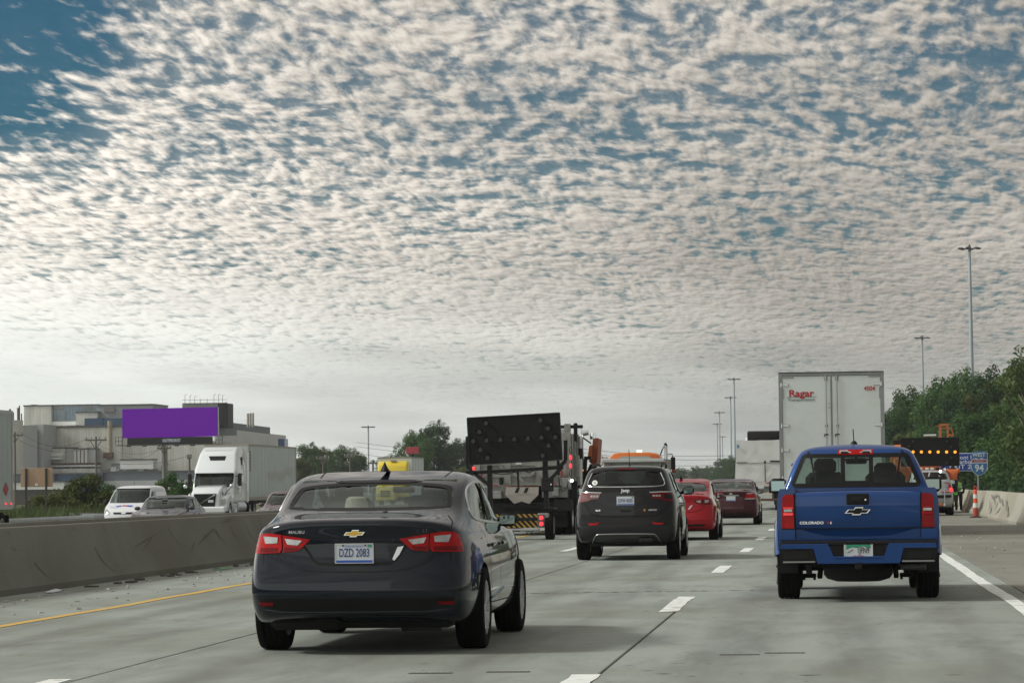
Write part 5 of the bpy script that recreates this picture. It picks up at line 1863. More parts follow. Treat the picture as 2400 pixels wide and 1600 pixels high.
def arrow_trailer():
    Y = 74.6
    t = thing('arrow_board_trailer', 'black unlit arrow board trailer with red lamps and striped panel', 'arrow board', (0, 0, 0))
    c = Z4(673, 405, Y)
    ux = (Z4(1176, 379, Y) - Z4(172, 435, Y)).normalized()
    ux.y = 0
    uz = Vector((-ux.z, 0, ux.x)).normalized()
    hw, hh = 1.165, .585
    bd = MB().add([c + ux * a * hw + uz * b * hh + Vector((0, d, 0)) for d in (-.02, .06) for a, b in ((-1, -1), (1, -1), (1, 1), (-1, 1))],
                  [(0, 1, 2, 3), (7, 6, 5, 4), (0, 4, 5, 1), (1, 5, 6, 2), (2, 6, 7, 3), (3, 7, 4, 0)])
    b = obj('arrow_board', bd, M_BOARD, t)
    edge = MB()
    for a0, b0, a1, b1 in ((-1, -1, 1, -1), (1, -1, 1, 1), (1, 1, -1, 1), (-1, 1, -1, -1)):
        edge.bar(c + ux * a0 * hw + uz * b0 * hh, c + ux * a1 * hw + uz * b1 * hh, .07, .03)
    obj('board_edge', edge, M_STEELDARK, b)
    sp = []
    for zx, zy in [(365, 235), (295, 330), (228, 430), (373, 423), (522, 415), (672, 408), (820, 400), (966, 392), (1115, 385), (305, 522), (383, 612), (953, 203), (1035, 292), (1042, 478), (978, 585)]:
        p = Z4(zx, zy, Y) - c
        sp.append((p.dot(ux), p.dot(uz)))
    board_lamps(b, c, ux, uz, sp, M_LAMP_OFF)
    # frame
    def bar(name, pts, w=.09, Yb=Y + .12):
        mb = MB()
        for (ax, ay), (bx, by) in zip(pts[:-1], pts[1:]):
            mb.bar(Z4(ax, ay, Yb), Z4(bx, by, Yb), w, w)
        return obj(name, mb, M_STEELDARK, t)
    bar('frame_post', [(405, 690), (412, 1180)], .12)
    bar('frame_post', [(1005, 640), (1020, 1210)], .12)
    bar('frame_post', [(708, 760), (716, 930)], .05)
    bar('cross_beam', [(150, 775), (700, 745), (1200, 712)], .085)
    bar('brace', [(230, 770), (400, 905)], .085)
    bar('brace', [(1180, 715), (1055, 850)], .085)
    bar('side_arm', [(160, 380), (165, 700), (225, 770)], .07)
    bar('side_arm', [(1225, 420), (1225, 640), (1150, 720)], .09)
    bar('side_arm', [(1145, 640), (1148, 800)], .07)
    bx = Z4(1030, 900, Y)
    cb = obj('control_box', MB().box((bx.x, Y - .02, bx.z), (.30, .20, .34), .02), M_STEELDARK, t)
    lp = Z4(1072, 897, Y)
    obj('latch', MB().box((lp.x, Y - .13, lp.z), (.03, .03, .04), .005), M_CHROME, cb)
    w = MB().path([Z4(410, 770, Y), Z4(540, 790, Y), Z4(620, 780, Y), Z4(760, 745, Y), Z4(830, 770, Y), Z4(900, 742, Y)], .012, 5)
    obj('cable', w, M_STEELDARK, t)
    # lower deck: striped panel, lamps, wheels
    zl, zh = Z4(900, 1362, Y).z, Z4(900, 1215, Y).z
    cx = c.x + .02
    xr = Z4(935, 1290, Y).x
    xl = 2 * cx - xr
    pan = obj('striped_panel', MB().ab((xl, Y - .32, zl), (xr, Y - .28, zh)), mat('panel_yellow', (.45, .27, .04), .5, var=.15, vscale=3, dirt=(.2, .14, .05, .5)), t)
    st = (xr - xl) / 9
    sl = (zh - zl) * .95
    k = -2
    while k < 10:
        a = xl + k * st * 1.08
        q = [(a + sl, zl), (a + sl + st * .54, zl), (a + st * .54, zh), (a, zh)]
        # clip to the panel
        P = [Vector(p) for p in q]
        def clip(P, x0, s):
            out = []
            for i in range(len(P)):
                p, r_ = P[i], P[(i + 1) % len(P)]
                ip, ir = (p.x - x0) * s >= 0, (r_.x - x0) * s >= 0
                if ip:
                    out.append(p)
                if ip != ir:
                    out.append(p + (r_ - p) * ((x0 - p.x) / (r_.x - p.x)))
            return out
        P = clip(clip(P, xl, 1), xr, -1) if P else P
        if len(P) > 2:
            obj('stripe', MB().prism([(p.x, p.y) for p in P], 'y', Y - .324, Y - .30), M_BOARD, pan, None)
        k += 1
    rl = Z4(930, 1385, Y)
    obj('rear_rail', MB().box((cx, Y - .30, zl - .045), (2 * (xr - cx) + .1, .08, .06), .015), M_GALV, t)
    for s in (-1, 1):
        bxx = cx + s * (xr - cx + .15)
        lb = obj('lamp_box', MB().box((bxx, Y - .27, (zl + zh) / 2 + .01), (.30, .20, .36), .025), M_PLOWGREY if False else M_TGREY, t)
        obj('box_face', MB().box((bxx - s * .05, Y - .375, (zl + zh) / 2), (.19, .012, .30)), mat('box_grey', (.09, .09, .085), .5), lb)
        for dz in (-.075, .075):
            cz = (zl + zh) / 2 + dz
            obj('stop_lamp', MB().tube((bxx - s * .05, Y - .40, cz), (bxx - s * .05, Y - .37, cz), .052, n=14), M_LAMP_RED, lb)
        obj('reflector', MB().box((bxx + s * .06, Y - .376, (zl + zh) / 2 + .02), (.035, .012, .09)), M_REFLECT, lb)
        wheel(t, cx + s * (Z4(1020, 1400, Y - 1).x - cx), Y - .1, .345, .22, M_TGREY, s, 'truck')
        obj('mudguard', MB().box((cx + s * (Z4(1020, 1400, Y - 1).x - cx), Y + .1, .78), (.28, .9, .03), .01), M_STEELDARK, t)
    obj('axle', MB().tube((cx - .85, Y - .1, .345), (cx + .85, Y - .1, .345), .04), M_STEELDARK, t)
    obj('draw_bar', MB().bar((cx, Y, .50), (cx, Y + 4.2, .55), .10, .10).box((cx, Y + .3, .52), (1.4, 1.3, .08), .01), M_STEELDARK, t)
    obj('hook', MB().path([Z4(800, 1390, Y), Z4(800, 1440, Y), Z4(830, 1395, Y), Z4(852, 1420, Y), Z4(880, 1390, Y)], .014, 6), M_STEELDARK, t)
    return t


arrow_trailer()


# -- the dump lorry towing it, seen behind the board
def dump_lorry():
    Y = 81.0
    x0, x1 = Z4(262, 900, Y).x, Z4(1250, 900, Y).x
    cx, hw = (x0 + x1) / 2, (x1 - x0) / 2
    t = thing('dump_lorry', 'grey snow plough dump lorry with raised orange wing blade beside the median', 'lorry', (cx, Y, 0))
    L = lambda zx, zy, dy=0: Z4(zx, zy, Y + dy) - Vector((cx, Y, 0))
    zt, zb = 3.02, L(700, 915).z
    # body with its ribbed tailgate
    obj('dump_body', MB().ab((-hw, .06, zb), (hw, 5.2, zt - .25)), M_PLOWGREY, t)
    gate = obj('tailgate', MB().ab((-hw + .12, .0, zb), (hw - .12, .07, zt - .35)), M_PLOWGREY, t)
    for zx in (270, 600, 940, 1200):
        p = L(zx, 800)
        obj('rib', MB().ab((p.x - .09, -.07, zb), (p.x + .09, .0, zt - .36)), M_PLOWGREY, gate)
    for zz in (L(0, 690).z, L(0, 812).z, L(0, 905).z):
        obj('rib', MB().ab((-hw + .13, -.05, zz - .035), (hw - .13, .0, zz + .035)), M_PLOWGREY, gate)
    for a, b, w, h in ((460, 908, .19, .035), (1110, 885, .08, .035), (320, 790, .035, .20), (1185, 778, .045, .20)):
        p = L(a, b)
        obj('reflector', MB().box((p.x, -.085, p.z), (w, .012, h)), M_REFLECT, t)
    p = L(720, 672)
    obj('placard', MB().box((p.x, -.09, p.z), (.16, .012, .05)), M_TWHITE, t)
    # posts, head bar and side boards
    for s in (-1, 1):
        obj('corner_post', MB().ab((s * hw - .08, -.04, zb - .1), (s * hw + .08, .16, zt)), M_PLOWGREY, t)
        for y in (.9, 1.8, 2.7, 3.6, 4.5):
            obj('side_rib', MB().ab((s * hw - .05, y, zb), (s * (hw + .05), y + .12, zt - .26)), M_PLOWGREY, t)
    a, b = L(1170, 275), L(1345, 262)
    obj('head_bar', MB().box(((a.x + b.x) / 2, .2, a.z), (b.x - a.x + .3, .10, .09), .01).box((b.x - .05, .2, a.z - .15), (.10, .14, .5), .02), M_STEELDARK, t)
    obj('sign_frame', MB().box((hw - .25, .3, 2.75), (.32, .03, .28), .01), M_TWHITE, t)
    # chain of lamps down the right post
    for zy, kind in ((525, 0), (607, 1), (697, 1), (780, 0)):
        p = L(1278, zy, -.2)
        if kind:
            obj('stop_lamp', MB().ball((p.x, -.16, p.z), .048, s=(.8, .5, 1.35)), M_LAMP_RED, t)
        else:
            ring = [(p.x + .036 * math.cos(q), -.16, p.z + .085 * math.sin(q)) for q in [2 * PI * k / 12 for k in range(13)]]
            obj('lamp_bracket', MB().path(ring, .010, 5), M_STEELDARK, t)
    p = L(1298, 857)
    obj('work_lamp', MB().tube((p.x, -.22, p.z), (p.x, -.15, p.z), .045, n=14), M_WLAMP, t)
    p = L(235, 725)
    obj('stop_lamp', MB().ball((p.x, -.12, p.z), .05, s=(.7, .5, 1.0)), M_LAMP_RED, t)
    # lower apron and spreader chute
    za = L(0, 1050).z
    obj('apron', MB().ab((-hw + .05, .02, za), (L(585, 0).x, .08, zb - .02)), M_PLOWGREY, t)
    obj('apron', MB().ab((L(955, 0).x, .02, za), (hw - .02, .08, zb - .02)), M_PLOWGREY, t)
    ch = MB()
    A, B, Cc, D = L(590, 925), L(945, 925), L(940, 1010), L(590, 1010)
    ch.add([(A.x, -.25, A.z), (B.x, -.25, B.z), (B.x, -.42, Cc.z), (A.x, -.42, D.z)], [(0, 1, 2, 3)])
    e, f2, g2 = L(690, 1105), L(850, 1105), L(770, 1080)
    ch.add([(A.x, -.42, D.z), (B.x, -.42, Cc.z), (f2.x, -.5, f2.z), (g2.x, -.5, g2.z), (e.x, -.5, e.z)], [(0, 4, 3, 2, 1)])
    ch.add([(A.x, -.25, A.z), (A.x, -.42, D.z), (e.x, -.5, e.z), (e.x, .0, e.z)], [(0, 1, 2, 3)])
    ch.add([(B.x, -.25, B.z), (B.x, -.42, Cc.z), (f2.x, -.5, f2.z), (f2.x, .0, f2.z)], [(0, 3, 2, 1)])
    obj('spreader_chute', ch, mat('chute_grey', (.23, .215, .19), .55, .2, var=.2, vscale=3), t)
    for a in (715, 810):
        q = L(a, 960)
        obj('stripe', MB().prism([(q.x - .06, q.z - .07), (q.x + .03, q.z - .07), (q.x + .09, q.z + .07), (q.x, q.z + .07)], 'y', -.44, -.425), M_STEELDARK, t)
    obj('auger', MB().tube((A.x - .1, .05, .80), (B.x + .1, .05, .80), .10, n=12), M_STEELDARK, t)
    obj('under_run', MB().ab((-hw + .12, .22, .40), (hw - .12, .5, za + .02)), M_UNDER, t)
    for zx, zy, w, h, dy, m in ((1232, 880, .20, .26, -.10, M_TGREY), (1300, 960, .22, .5, .35, M_STEELDARK), (1205, 1120, .5, .32, .0, M_STEELDARK), (480, 1010, .3, .2, -.06, M_PLOWGREY), (1120, 980, .18, .22, -.06, M_TGREY), (530, 860, .08, .2, -.09, M_STEELDARK), (880, 780, .1, .1, -.09, M_TGREY), (1330, 700, .12, .6, .6, M_PLOWGREY), (1345, 560, .10, .3, 1.2, M_STEELDARK)):
        q = L(zx, zy)
        obj('tool_box', MB().box((q.x, dy, q.z), (w, .18, h), .015), m, t)
    for zx in (620, 880):
        q0, q1 = L(zx, 930), L(zx + 20, 1100)
        obj('chain', MB().path([(q0.x, -.1, q0.z), (q0.x + .02, -.14, (q0.z + q1.z) / 2), (q1.x, -.1, q1.z)], .014, 5), M_STEELDARK, t)
    hy = MB().path([L(520, 690, -.2), L(545, 730, -.2), L(640, 770, -.2), L(730, 830, -.2), L(765, 870, -.2)], .04, 8)
    obj('cylinder_arm', hy, M_PLOWGREY, t)
    obj('hose', MB().path([L(1150, 830, -.2), L(1160, 920, -.2), L(1195, 975, -.2), L(1240, 930, -.2), L(1255, 860, -.2)], .018, 6), M_STEELDARK, t)
    obj('under_body', MB().ab((-hw + .1, .4, .75), (hw - .1, 5.1, zb - .02)), M_UNDER, t)
    # chassis and wheels
    obj('chassis', MB().ab((-.55, .3, .62), (.55, 9.0, .95)).ab((-1.15, .1, .55), (1.15, .2, .9)), M_STEELDARK, t)
    for s in (-1, 1):
        obj('mud_flap', MB().box((s * .88, .35, .60), (.62, .02, .75)), M_STEELDARK, t)
    truck_axles(t, (1.5, 2.85), hw)
    for s in (-1, 1):
        wheel(t, s * 1.0, 7.6, .52, .32, M_ALU, s, 'truck')
    # cab ahead of the body
    cab = MB().prism([(5.5, .7), (5.5, 2.85), (7.0, 2.85), (7.4, 1.9), (9.0, 1.7), (9.2, .7)], 'x', -1.1, 1.1)
    link('cab', soft(cab, .1), M_ORANGE, t)
    # exhaust stack, pole, wing blade
    e0 = L(1380, 900, 3)
    pts = [L(1378, 900, 3), L(1378, 420, 3), L(1385, 375, 3), L(1405, 350, 3), L(1470, 335, 3)]
    obj('exhaust_stack', MB().path(pts, .075, 12), M_ALU, t)
    obj('marker_pole', MB().path([L(1395, 470, 2), L(1392, 262, 2), L(1345, 256, 2)], .02, 6), M_TWHITE, t)
    obj('air_can', MB().tube(L(1520, 345, 5), L(1520, 410, 5), .09, n=14), M_CHROME, t)
    P = [L(a, b, 4.5) for a, b in ((1520, 402), (1568, 395), (1582, 405), (1562, 690), (1535, 700), (1475, 650), (1505, 600))]
    n = len(P)
    wb = MB().add([p for p in P] + [p + Vector((-.1, 2.6, .0)) for p in P], [tuple(range(n)), tuple(range(n, 2 * n))[::-1]] + [(k, n + k, n + (k + 1) % n, (k + 1) % n) for k in range(n)])
    obj('wing_blade', wb, mat('blade_rust', (.24, .055, .022), .55, var=.3, vscale=2), t)
    P = [L(a, b, 4.2) for a, b in ((1480, 480), (1512, 470), (1508, 625), (1460, 620))]
    wb = MB().add([p for p in P] + [p + Vector((-.1, 2.0, .0)) for p in P], [(0, 1, 2, 3), (7, 6, 5, 4)] + [(k, 4 + k, 4 + (k + 1) % 4, (k + 1) % 4) for k in range(4)])
    obj('wing_mount', wb, M_ORANGE, t)
    for (ax, ay), (bx, by), w in (((1440, 625), (1425, 930), .10), ((1425, 610), (1500, 615), .09), ((1408, 390), (1500, 455), .04), ((1530, 690), (1440, 900), .22), ((1390, 930), (1370, 1150), .3), ((1345, 880), (1395, 1000), .12)):
        obj('wing_arm', MB().bar(L(ax, ay, 4), L(bx, by, 4), w, w), M_STEELDARK, t)
    for zx in (1365, 1410):
        p = L(zx, 745, 3.8)
        obj('marker_lamp', MB().ball(p, .03), mat('amber_marker', (.8, .25, .03), .3, emit=.8), t)
    return t


dump_lorry()


def Z3(zx, zy, Y):
    return at(1300 + zx / 4.523, 1020 + zy / 4.523, Y)


# -- orange cab showing over the roof of the black car
def orange_lorry():
    Y = 121.0
    c = Z3(838, 270, Y)
    t = thing('works_lorry', 'orange works lorry cab with lit strobe, showing above the black car roof', 'lorry', (c.x, Y, 0))
    L = lambda zx, zy, dy=0: Z3(zx, zy, Y + dy) - Vector((c.x, Y, 0))
    zt = L(800, 248).z
    obj('box_body', MB().box((0, 2.6, (zt + 1.0) / 2), (2.46, 5.2, zt - 1.0), .03), M_PLOWGREY, t)
    obj('cab_shield', MB().box((0, .0, zt - .07), (2.54, .9, .15), .03), M_ALU, t)
    yc = 6.0
    a, b = L(575, 250, yc), L(1120, 250, yc)
    hw = (b.x - a.x) / 2
    cx = (a.x + b.x) / 2
    zr = L(800, 180, yc).z
    prof = [(-hw, 1.0), (-hw, zr - .40), (-hw + .04, zr - .16), (-hw + .22, zr - .04), (-hw + .5, zr), (hw - .5, zr), (hw - .22, zr - .04), (hw - .04, zr - .16), (hw, zr - .40), (hw, 1.0)]
    cab = MB().prism([(cx + u, v) for u, v in prof], 'y', yc, yc + 2.0)
    link('cab', soft(cab, .06), mat('cab_orange', (.78, .19, .02), .35, 0, .4), t)
    obj('rear_window', MB().prism([(cx - .72, 2.05), (cx + .78, 2.05), (cx + .70, zr - .20), (cx + .55, zr - .17), (cx - .5, zr - .17), (cx - .66, zr - .22)], 'y', yc - .02, yc + .05), mat('cab_glass_pale', (.30, .36, .34), .15, .3, 1.0), t)
    obj('hood', MB().box((cx, yc + 3, 1.4), (1.7, 2.2, 1.0), .15), M_ORANGE, t)
    s = L(890, 172, yc)
    st = obj('strobe', MB().tube((s.x, yc + .5, zr - .02), (s.x, yc + .5, zr + .10), .11, n=14), mat('strobe_lit', (.55, 1.0, .62), .3, emit=2.2), t)
    p = L(1160, 290, 4)
    ex = MB().path([Vector((p.x, 5.6, 1.0)), Vector((p.x, 5.6, L(0, 150, 5.6).z)), L(1170, 105, 5.6)], .07, 10)
    obj('exhaust_stack', ex, M_CHROME_SOFT, t)
    q = L(1172, 100, 5.6)
    obj('stack_tip', MB().path([q - Vector((.03, 0, .10)), q, q + Vector((.07, 0, .03))], .085, 10), M_STEELDARK, t)
    obj('stack_guard', MB().path([L(1120, 210, 5.6), L(1140, 150, 5.6), L(1160, 120, 5.6)], .03, 6), M_STEELDARK, t)
    for s, za, zb_ in ((1, (1185, 200), (1255, 295)), (-1, (570, 236), (490, 270))):
        m0, m1 = L(*za, yc + 1.4), L(*zb_, yc + 1.4)
        m = MB().box((m1.x, yc + 1.4, m1.z), (.20, .10, .55 if s > 0 else .42), .04)
        arm = [Vector((m0.x, yc + 1.4, m0.z)), Vector((m1.x - s * .04, yc + 1.4, m0.z + .01)), Vector((m1.x, yc + 1.4, m1.z + .2))]
        o = obj('side_mirror', m, M_TRIM if s > 0 else M_MIRROR, t)
        obj('mirror_arm', MB().path(arm, .022, 6), M_STEELDARK, o)
    p = L(1262, 375, yc + 1.4)
    obj('spot_mirror', MB().box((p.x, yc + 1.38, p.z), (.18, .08, .16), .04), mat('mirror_red', (.25, .05, .04), .4), t)
    p = L(1240, 400, yc + 1)
    obj('grab_step', MB().box((p.x - .05, yc + 1.0, p.z - .05), (.16, .3, .12), .02), M_TWHITE, t)
    truck_axles(t, (1.3, 2.6), 1.2)
    for s in (-1, 1):
        wheel(t, cx + s * 1.0, yc + 2.6, .52, .3, M_ALU, s, 'truck')
    obj('chassis', MB().ab((-.5, .2, .6), (.5, 9.5, 1.0)), M_STEELDARK, t)
    return t


orange_lorry()

# ------------------------------------------------------------------ work crew on the right shoulder
def Z6(zx, zy, Y):
    return at(2040 + zx / 4.9, 960 + zy / 4.9, Y)


def ZR(zx, zy, Y):
    return at(2160 + zx / 8.71, 1040 + zy / 8.71, Y)


def silver_suv():
    c = gnd(2194, 1207)
    t = thing('suv', 'silver sport utility car with lit red lamp and ladder pole on the right shoulder', 'car', (3.83, 118.0, 0))
    t.scale = (1.0, 1.0, 1.08)
    bvh = suv(t, paint('silver_paint', (.42, .44, .44), .35, .35))
    for s in (1, -1):
        f = (lambda p: p) if s > 0 else mirror
        o = obj('tail_light', patch(bvh, f([(.70, 1.14), (.86, 1.12), (.87, .98), (.82, .86), (.70, .92)]), 'rear', .016, .02, .06), M_LENS, t)
        p = hit(bvh, 'rear', s * .79, .93)[0]
        obj('stop_lamp', MB().ball((p.x, p.y - .03, p.z), .075, s=(1, .5, 1)), M_LAMP_RED, o)
        obj('lamp_strip', patch(bvh, f([(.40, .86), (.86, .86), (.86, .83), (.40, .83)]), 'rear', .014, .02, .06), M_LENS, t)
        obj('lamp_strip', patch(bvh, f([(.55, 1.21), (.84, 1.18), (.84, 1.15), (.55, 1.18)]), 'rear', .014, .02, .06), M_LENS, t)
    obj('bumper_step', MB().box((0, -.03, .70), (1.60, .14, .10), .02), M_TRIM, t)
    plate(t, -.25, .03, .60)
    obj('chevron_strip', MB().box((-.15, -.03, .40), (1.2, .10, .09), .02), M_ORANGE, t)
    x = ZR(470, 1100, 118).x - 3.83
    lad = MB().tube((x, -.10, .36), (x, -.10, .98), .022, n=8).tube((x - .55, .30, 1.56), (x - .62, .22, 1.30), .03, n=8)
    lad.box((x, -.1, .38), (.10, .10, .10), .03)
    obj('rear_pole', lad, M_GALV, t)
    rk = MB()
    for s in (-1, 1):
        rk.path([(s * .60, .5, 1.62), (s * .60, .62, 1.70), (s * .60, 2.3, 1.69), (s * .60, 2.4, 1.62)], .03, 6)
    obj('roof_rack', rk, M_TWHITE, t)
    for xx in (-.35, -.1, .1, .3):
        obj('roof_lamp', MB().box((xx, .75, 1.70), (.14, .12, .08), .02), M_TWHITE if xx < .2 else M_TRIM, t)
    p = ZR(390, 592, 118)
    obj('beacon', MB().ball((p.x - 3.83, .30, 1.60), .055), M_WLAMP, t)
    return t


silver_suv()


def works_truck():
    Y = 126.8
    c = Z6(685, 485, Y)
    cx = 3.72
    t = thing('works_truck', 'orange works truck on the shoulder with a lit amber arrow board', 'lorry', (cx, Y, 0))
    L = lambda zx, zy, dy=0: Z6(zx, zy, Y + dy) - Vector((cx, Y, 0))
    o = L(685, 483)
    hw, hh = 1.22, .60
    b = obj('arrow_board', MB().box(o, (2 * hw, .09, 2 * hh), .015), M_BOARD, t)
    sp = []
    for zx in (393, 490, 585, 682, 778, 875, 972):
        p = L(zx, 483)
        sp.append((p.x - o.x, p.z - o.z))
    cc = o + Vector((0, -.03, 0))
    board_lamps(b, cc, Vector((1, 0, 0)), Vector((0, 0, 1)), sp, M_LAMP_AMBER, .062, False)
    sp = []
    for zx, zy in ((490, 362), (440, 420), (440, 548), (490, 606), (878, 362), (928, 425), (928, 550), (878, 608)):
        p = L(zx, zy)
        sp.append((p.x - o.x, p.z - o.z))
    board_lamps(b, cc, Vector((1, 0, 0)), Vector((0, 0, 1)), sp, M_LAMP_OFF, .05, True)
    for s in (-1, 1):
        obj('board_post', MB().ab((o.x + s * .55 - .04, .05, .9), (o.x + s * .55 + .04, .14, o.z)), M_STEELDARK, t)
    obj('truck_body', MB().ab((-1.05, .35, .95), (1.03, 4.6, 1.88)), M_ORANGE, t)
    obj('tail_board', MB().ab((-1.03, .28, 1.0), (1.01, .34, 1.80)), M_ORANGE, t)
    cab = MB().prism([(5.0, .6), (5.0, 2.35), (6.5, 2.4), (6.9, 1.6), (8.2, 1.5), (8.4, .6)], 'x', -1.0, 1.0)
    link('cab', soft(cab, .08), M_ORANGE, t)
    truck_axles(t, (1.4, 2.6), 1.04)
    for s in (-1, 1):
        wheel(t, s * .9, 7.4, .5, .3, M_ALU, s, 'truck')
    obj('chassis', MB().ab((-.5, .2, .6), (.5, 8.0, .95)), M_STEELDARK, t)
    obj('side_step', MB().box((1.32, 1.1, .30), (.46, 1.6, .05), .01).bar((1.20, .5, .3), (1.02, .5, .98), .04, .04).bar((1.20, 1.7, .3), (1.02, 1.7, .98), .04, .04), M_STEELDARK, t)
    # hoist frame and pale pipe above the board
    fr = MB()
    for (ax, ay), (bx, by), w in (((803, 330), (803, 195), .11), ((890, 330), (885, 170), .08), ((790, 175), (897, 168), .09), ((825, 212), (885, 210), .05), ((885, 200), (935, 215), .04), ((930, 215), (955, 290), .045), ((885, 285), (955, 295), .07), ((750, 190), (790, 185), .03)):
        fr.bar(L(ax, ay, 2), L(bx, by, 2), w, w)
    obj('hoist_frame', fr, M_ORANGE, t)
    obj('pipe', MB().tube(L(612, 295, 1), L(755, 292, 1), .045, n=8), M_TWHITE, t)
    return t


works_truck()


def message_board():
    Y = 140.0
    a, b = Z6(255, 352, Y), Z6(470, 450, Y)
    t = thing('warning_board', 'black board with an orange hood before it, peeping over the pickup roof', 'board', ((a.x + b.x) / 2, Y, 0))
    w, cx = b.x - a.x, (a.x + b.x) / 2
    zc = (a.z + b.z) / 2 - .25
    obj('panel', MB().box((0, 0, zc), (w, .15, a.z - b.z + .5), .02), M_BOARD, t)
    p = Z6(318, 428, Y)
    q = Z6(330, 432, Y)
    link('beacon_hood', soft(MB().prism([(q.x - cx - .42, q.z - .7), (q.x - cx - .40, q.z - .02), (q.x - cx - .25, q.z + .11), (q.x - cx + .5, q.z + .14), (q.x - cx + .55, q.z - .7)], 'y', -.6, -.1), .06), mat('hood_orange', (.80, .20, .03), .4), t)
    obj('post', MB().tube((0, 0, .5), (0, 0, zc), .08), M_STEELDARK, t)
    obj('cart', MB().box((0, 0, .55), (1.4, 2.0, .25), .04), M_ORANGE, t)
    for s in (-1, 1):
        wheel(t, s * .8, 0, .33, .2, M_TGREY, s, 'truck')


message_board()


# -- delineator cones
M_CONE = mat('cone_orange', (.78, .10, .03), .5, var=.08, vscale=6)
M_CONE_DARK = mat('cone_orange_worn', (.42, .06, .035), .6, var=.2, vscale=6)
M_CONE_WHITE = mat('cone_white', (.72, .74, .72), .35)


def cone(loc, label):
    t = thing('traffic_cone', label, 'traffic cone', loc, 0, 'tall orange cones on the right shoulder')
    prof = [(.14, .04), (.065, 1.0)]
    rr = lambda z: lerp(.105, .062, z)
    def band(z0, z1, d=0.0):
        return MB().lathe([(rr(z0) + d, z0), (rr(z1) + d, z1)], 20)
    obj('body', MB().lathe([(rr(.03), .03), (rr(1.0), 1.0), (.03, 1.02), (.001, 1.02)], 20).box((0, 0, .02), (.0, .0, .0)), M_CONE, t)
    obj('lower_sleeve', band(.03, .36, .004), M_CONE_DARK, t)
    obj('white_band', band(.36, .53, .005), M_CONE_WHITE, t)
    obj('white_band', band(.70, .85, .005), M_CONE_WHITE, t)
    obj('handle', MB().path([(.0 + .05 * math.sin(a), 0, 1.075 - .075 * math.cos(a)) for a in [2 * PI * k / 14 for k in range(15)]], .014, 6), M_CONE, t)
    obj('base', MB().lathe([(.001, .0), (.23, .0), (.23, .035), (.10, .05)], 8, Matrix.Rotation(PI / 8, 4, 'Z')), M_TRIM, t)
    return t


c0 = gnd(2287, 1212)
cone((c0.x, c0.y, 0), 'tall orange and white traffic cone standing by the scuffed barrier')
cone((Z6(722, 1000, 113.5).x, 113.5, 0), 'tall orange and white traffic cone behind the silver car, mostly hidden by the pickup')


# -- the two workers
def skin_figure(name, joints, bones, m, root=0, parent=None, label=None, sub=2):
    me = bpy.data.meshes.new(name)
    me.from_pydata([j[0] for j in joints], bones, [])
    o = bpy.data.objects.new('work', me)
    COL.objects.link(o)
    o.modifiers.new('s', 'SKIN')
    lay = me.skin_vertices[0].data if me.skin_vertices else None
    if lay is None:
        bm = bmesh.new()
        bm.from_mesh(me)
        bm.verts.layers.skin.verify()
        bm.to_mesh(me)
        bm.free()
        lay = me.skin_vertices[0].data
    for i, j in enumerate(joints):
        r = j[1]
        lay[i].radius = r if isinstance(r, tuple) else (r, r)
        lay[i].use_root = i == root
    s = o.modifiers.new('d', 'SUBSURF')
    s.levels = s.render_levels = sub
    dg = C.evaluated_depsgraph_get()
    dg.update()
    res = bpy.data.meshes.new_from_object(o.evaluated_get(dg))
    bpy.data.objects.remove(o)
    shade(res, 180)
    return link(name, res, m, parent)


M_SKIN = mat('dark_skin', (.055, .028, .018), .55)
M_SHIRT = mat('orange_shirt', (.80, .20, .06), .8, bump=.3, bscale=14)
M_TROUSER = mat('charcoal_trousers', (.028, .032, .032), .85, bump=.3, bscale=14)
M_LIME = mat('lime_cloth', (.22, .62, .10), .7)
M_LIME_WHITE = mat('pale_band', (.62, .68, .70), .5)


